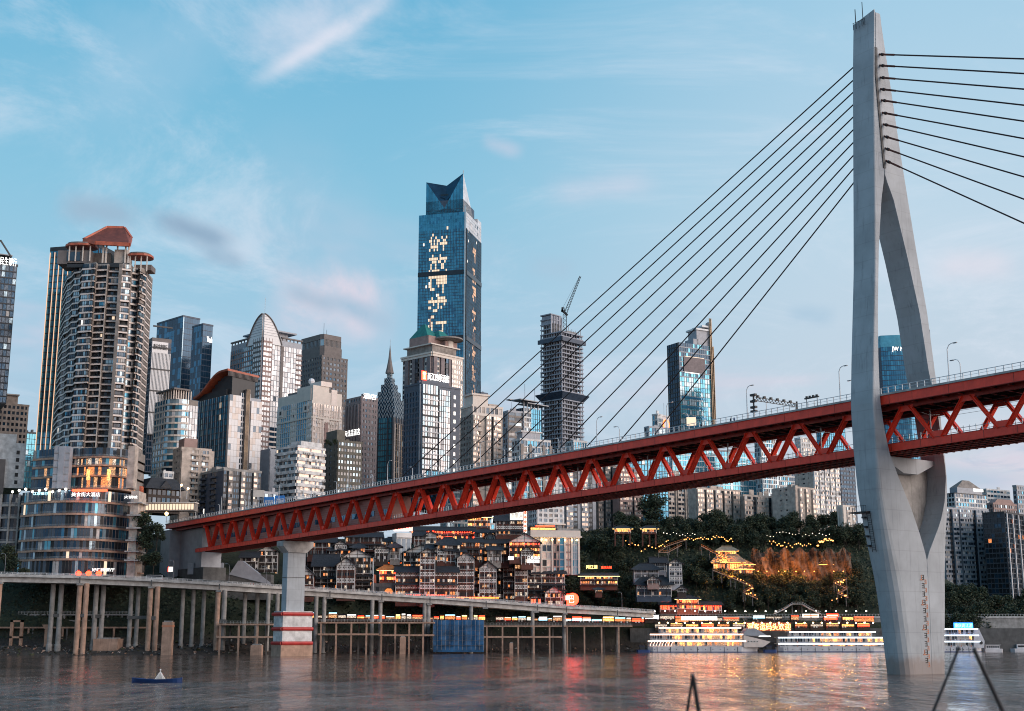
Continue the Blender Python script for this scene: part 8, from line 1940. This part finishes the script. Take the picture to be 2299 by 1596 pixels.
q.build('cone', e_); q = MB(); q.tube([(cx0, 1.2, 1.8), (cx0, 1.2, 2.15)], .06, 'plaster', 6); q.ball((cx0, 1.2, 2.28), .17, 'plaster', 10); q.build('ball', e_)

# foreground blurred rods
def rods(label, segs, Y):
    a = at(*segs[0][0], Y); e_ = empty('rod_stand', a, 0, label, 'rod stand')
    for s in segs: 
        q = MB(); q.tube([at(*s[0], Y)-a, at(*s[1], Y+.2)-a], [s[2], s[2]*1.25], 'dark_frame', 8); q.build('rod', e_)
    q = MB(); c = at(*segs[0][0], Y)-a; q.ball(c, segs[0][2]*1.8, 'dark_frame', 8); q.build('cap', e_)
rods('dark inverted V of two slim rods close to the camera at the bottom edge', [((1555, 1518), (1530, 1680), .010), ((1556, 1518), (1582, 1680), .014)], 9.0)
rods('pair of long dark slanting rods close to the camera at the bottom right corner', [((2152, 1456), (2078, 1640), .009), ((2186, 1456), (2272, 1640), .013)], 9.0)

# ------------------------------------------------------------------ people and vehicles
def human(col, col2, seed):
    rg = random.Random(seed); bm = bmesh.new(); sk = bm.verts.layers.skin.verify()
    V_l = {'pel': ((0, 0, .92), .15), 'ch': ((0, 0, 1.28), .17), 'nk': ((0, 0, 1.46), .07), 'hd': ((0, -.01, 1.62), .11), 'top': ((0, 0, 1.70), .07), 'hl': ((.1, 0, .86), .1), 'kl': ((.12, -.03, .48), .07), 'fl': ((.13, .02, .06), .05), 'tl': ((.14, -.12, .03), .04),
           'hr': ((-.1, 0, .86), .1), 'kr': ((-.12, .02, .48), .07), 'fr': ((-.13, .08, .06), .05), 'tr': ((-.14, -.05, .03), .04), 'sl': ((.2, 0, 1.38), .07), 'el': ((.26, .03, 1.1), .05), 'wl': ((.25, -.08, .86), .035), 'sr': ((-.2, 0, 1.38), .07), 'er': ((-.26, .03, 1.1), .05), 'wr': ((-.25, -.08, .86), .035)}
    vs = {k: bm.verts.new(p) for k, (p, _) in V_l.items()}
    for a, b in ('pel ch', 'ch nk', 'nk hd', 'hd top', 'pel hl', 'hl kl', 'kl fl', 'fl tl', 'pel hr', 'hr kr', 'kr fr', 'fr tr', 'ch sl', 'sl el', 'el wl', 'ch sr', 'sr er', 'er wr'.split() and 'er wr') if False else [s.split() for s in ('pel ch', 'ch nk', 'nk hd', 'hd top', 'pel hl', 'hl kl', 'kl fl', 'fl tl', 'pel hr', 'hr kr', 'kr fr', 'fr tr', 'ch sl', 'sl el', 'el wl', 'ch sr', 'sr er', 'er wr')]: bm.edges.new((vs[a], vs[b]))
    for k, (p, rd) in V_l.items(): vs[k][sk].radius = (rd, rd*.85)
    vs['pel'][sk].use_root = True
    me = bpy.data.meshes.new('person'); bm.to_mesh(me); bm.free(); o = bpy.data.objects.new('person', me); C.objects.link(o); o.modifiers.new('skin', 'SKIN'); sb = o.modifiers.new('sub', 'SUBSURF'); sb.levels = 1; sb.render_levels = 1
    dg = bpy.context.evaluated_depsgraph_get(); dg.update(); m2 = bpy.data.meshes.new_from_object(o.evaluated_get(dg)); bpy.data.objects.remove(o)
    for mm in (col, col2, 'skin', 'cloth_dark'): m2.materials.append(MATS[mm])
    for f in m2.polygons:
        c = f.center; f.material_index = 2 if (c.z > 1.46 and c.z < 1.66 and c.y < .02) or (c.z < .9 and abs(c.x) > .2) else (3 if c.z >= 1.58 else (0 if c.z > .95 else (1 if c.z > .1 else 3)))
    return m2
PM = [human('cloth_white', 'cloth_dark', 1), human('cloth_dark', 'cloth_blue', 2), human('cloth_red', 'cloth_dark', 3), human('cloth_blue', 'cloth_dark', 4)]
prg = random.Random(12)
def person(p, k, label, group):
    o = bpy.data.objects.new('person', PM[k]); C.objects.link(o); o.location = p; o.rotation_euler = (0, 0, prg.uniform(0, 6.28)); o.scale = (1.05,)*3; return tag(o, label, 'person', group)
CL = ('in a white top and dark trousers', 'in a black jacket and blue trousers', 'in a red top and dark trousers', 'in a blue jacket and dark trousers')
pc = [0]*4
for k in range(84):
    x = 560+k*10.6+prg.uniform(-4, 4); i = prg.randrange(4); pc[i] += 1; person(vat(x, .9+prg.random()*.8), i, 'pedestrian '+CL[i]+f' on the viaduct, {ORD[pc[i]]} such from the left', 'people along the viaduct railing')
for x, y, i, lb in ((1574, 948, 1, 'person in a black jacket on the bridge deck right of the lit board'), (1640, 934, 1, 'left person of a pair in black on the bridge deck below the gantry'), (1648, 933, 3, 'right person of a pair, in a blue jacket, on the bridge deck below the gantry')):
    v = hit_y(x, y, 1.8); p = BO+D_*v.x+NN*1.8; p.z = zt_(v.x)-.05; person(p, i, lb, None)
def car(label, loc, rz, m, L=4.5, h=1.45, group=None, van=False):
    r = empty('parked_car' if False else 'car', loc, rz, label, 'van' if van else 'car', group); q = MB(); w_ = .9
    prof_ = [(-L/2, .3), (-L/2, .85), (-L*.30, .95), (-L*.16, h), (L*.22, h), (L*.36, .95), (L/2, .82), (L/2, .3)] if not van else [(-L/2, .3), (-L/2, 1.0), (-L*.42, h), (L*.48, h), (L/2, h*.9), (L/2, .3)]
    q.extr([(a, b) for a, b in prof_], (0, -w_, 0), (1, 0, 0), (0, 0, 1), (0, 2*w_, 0), m); q.build('body', r)
    q = MB(); q.box(-L*.24 if not van else -L*.42, L*.30 if not van else L*.45, -w_-.01, w_+.01, .98 if not van else h*.55, h-.14, 'g_black'); q.build('side_window', r)
    for x in (-L*.32, L*.32):
        for y in (-w_, w_-.18): q = MB(); q.tube([(x, y, .32), (x, y+.2, .32)], .33, 'tyre', 10); q.build('wheel', r)
    for y in (-.6, .45): q = MB(); q.box(-L/2-.03, -L/2, y, y+.18, .6, .74, 'lamp_white'); q.build('headlight', r)
    for y in (-.6, .45): q = MB(); q.box(L/2, L/2+.03, y, y+.18, .65, .8, 'sign_red'); q.build('tail_light', r)
    return r
crg2 = random.Random(8)
VC = [(24, 'car_white', 'white car at the left picture edge on the viaduct'), (96, 'car_dark', 'dark car on the viaduct in front of the left podium corner'), (150, 'car_white', 'white car on the viaduct just left of the podium lanterns'), (236, 'car_dark', 'dark car on the viaduct right of the podium lanterns'),
      (430, 'car_dark', 'dark car on the viaduct below the bridge abutment'), (520, 'car_white', 'white car on the viaduct under the left end of the truss'), (700, 'car_red', 'red car on the viaduct just right of the striped pier'), (760, 'car_white', 'white car on the viaduct below the half-timbered bay'), (868, 'car_dark', 'dark car on the viaduct in front of the stone arch'),
      (955, 'car_red', 'red car on the viaduct below the narrow bay tower'), (1052, 'car_white', 'white car on the viaduct below the diamond-panelled tower'), (1180, 'car_dark', 'dark car on the viaduct below the narrow white-gabled bay'), (1300, 'car_white', 'white car on the viaduct below the wooded slope')]
for x, m, lb in VC: p = vat(x, 3.6); d = vat(x+8, 3.6)-p; car(lb, p, atan2(d.y, d.x)+(pi if crg2.random() < .5 else 0), m)
p = vat(350, 4); car('white minibus on the viaduct right of the curved podium', p, radians(10), 'car_white', 7.5, 2.6, van=True)
# viaduct lamps and signs
lv = None
for k, x in enumerate((10, 164, 300, 385, 515, 596, 1022, 1115, 1180, 1396)):
    p = vat(x, .6)
    if lv is None: lv = lamp_post('street_lamp', p, pi, 9.5, 1.4, 'thin grey lamp post on the viaduct parapet, first from the left', 'lamp posts along the viaduct', col='steel')
    else: dup(lv, p, pi, f'thin grey lamp post on the viaduct parapet, {ORD[k+1]} from the left')
for x, lb, y0 in ((383, 'small lit red and white sign box on the viaduct lamp post below the abutment', 1278), (1274, 'white lit arrow sign on a post beside the glowing red sign', 1342)):
    p = at(x, y0, 600 if x < 900 else 664); e_ = empty('sign_box', p, 0, lb, 'sign'); q = MB(); q.box(-.9, .9, 0, .3, -1.1, 1.1, 'pane_white'); q.build('box', e_); q = MB(); q.box(-1.2, -.9, 0, .3, -1.1, 1.1, 'neon_red'); q.build('edge_light', e_)
lp = None
for k, (x, y) in enumerate(((301, 1085), (313, 1088), (330, 1085), (393, 1070))):
    pass
for k, (x, yt, yb_, Y) in enumerate(((404, 1088, 1110, 640), (419, 1096, 1112, 642))):
    p = at(x, yb_+8, Y); e_ = lamp_post('street_lamp', p, 0, at(x, yt, Y).z-p.z, .4, ('left' if k == 0 else 'right')+' warm lit lamp post above the glowing arcade', 'lit lamp posts above the arcade', 'lamp_warm', True)
    q = MB(); q.ball((.5, 0, at(x, yt, Y).z-p.z-.2), .55, 'lamp_warm', 8); q.build('globe', e_)
p = at(374, 1153, 606); e_ = empty('wall_lamp', p, 0, 'single bright amber lamp at the left abutment below the arcade', 'lamp'); q = MB(); q.ball((0, 0, 0), .8, 'lamp_warm', 8); q.build('globe', e_); q = MB(); q.tube([(0, .2, -4), (0, .2, 0)], .12, 'steel', 5); q.build('post', e_)
# river bank debris, rocks
rr = random.Random(31); rk = MB()
for k in range(2200):
    X = rr.uniform(-300, 150); Y = yshore(X)+rr.uniform(-1, 24); z = ground(X, Y); s = rr.uniform(.2, .9)*(1.6 if rr.random() < .08 else 1)
    a = [Vector((rr.uniform(-1, 1), rr.uniform(-1, 1), rr.uniform(-.5, .9))).normalized()*s for _ in range(6)]; c = Vector((X, Y, z+.1))
    m = rr.choice(['concrete', 'concrete_dark', 'concrete_warm', 'bank_mud', 'bank_mud', 'leaf_olive'])
    for (i, j, l) in ((0, 1, 2), (0, 2, 3), (0, 3, 4), (1, 2, 5), (2, 3, 5), (3, 4, 5)): rk.face([c+a[i], c+a[j], c+a[l]], m)
tag(rk.build('bank_rubble'), 'stones and rubble scattered along the river bank below the viaduct', 'rubble', kind='stuff')
# dark covered stair house under the left end of the bridge
a = at(590, 1285, 640); e_ = empty('stair_house', (a.x-22, 640, at(590, 1318, 640).z-6), 0, 'dark covered stair house slanting down under the left end of the bridge', 'building'); q = MB(); q.box(0, 26, 0, 8, 0, 12, 'concrete_dark'); q.extr([(6, 12), (10, 18.5), (12, 18.5), (26, 8), (26, 7)], (0, -.5, 0), (1, 0, 0), (0, 0, 1), (0, 6, 0), 'grey_panel'); q.build('wall', e_)
for k in range(5): q = MB(); q.box(-14+k*3.6, -11.2+k*3.6, -1, 0, 12, 17.5, 'grey_panel'); q.build('wall_panel', e_)
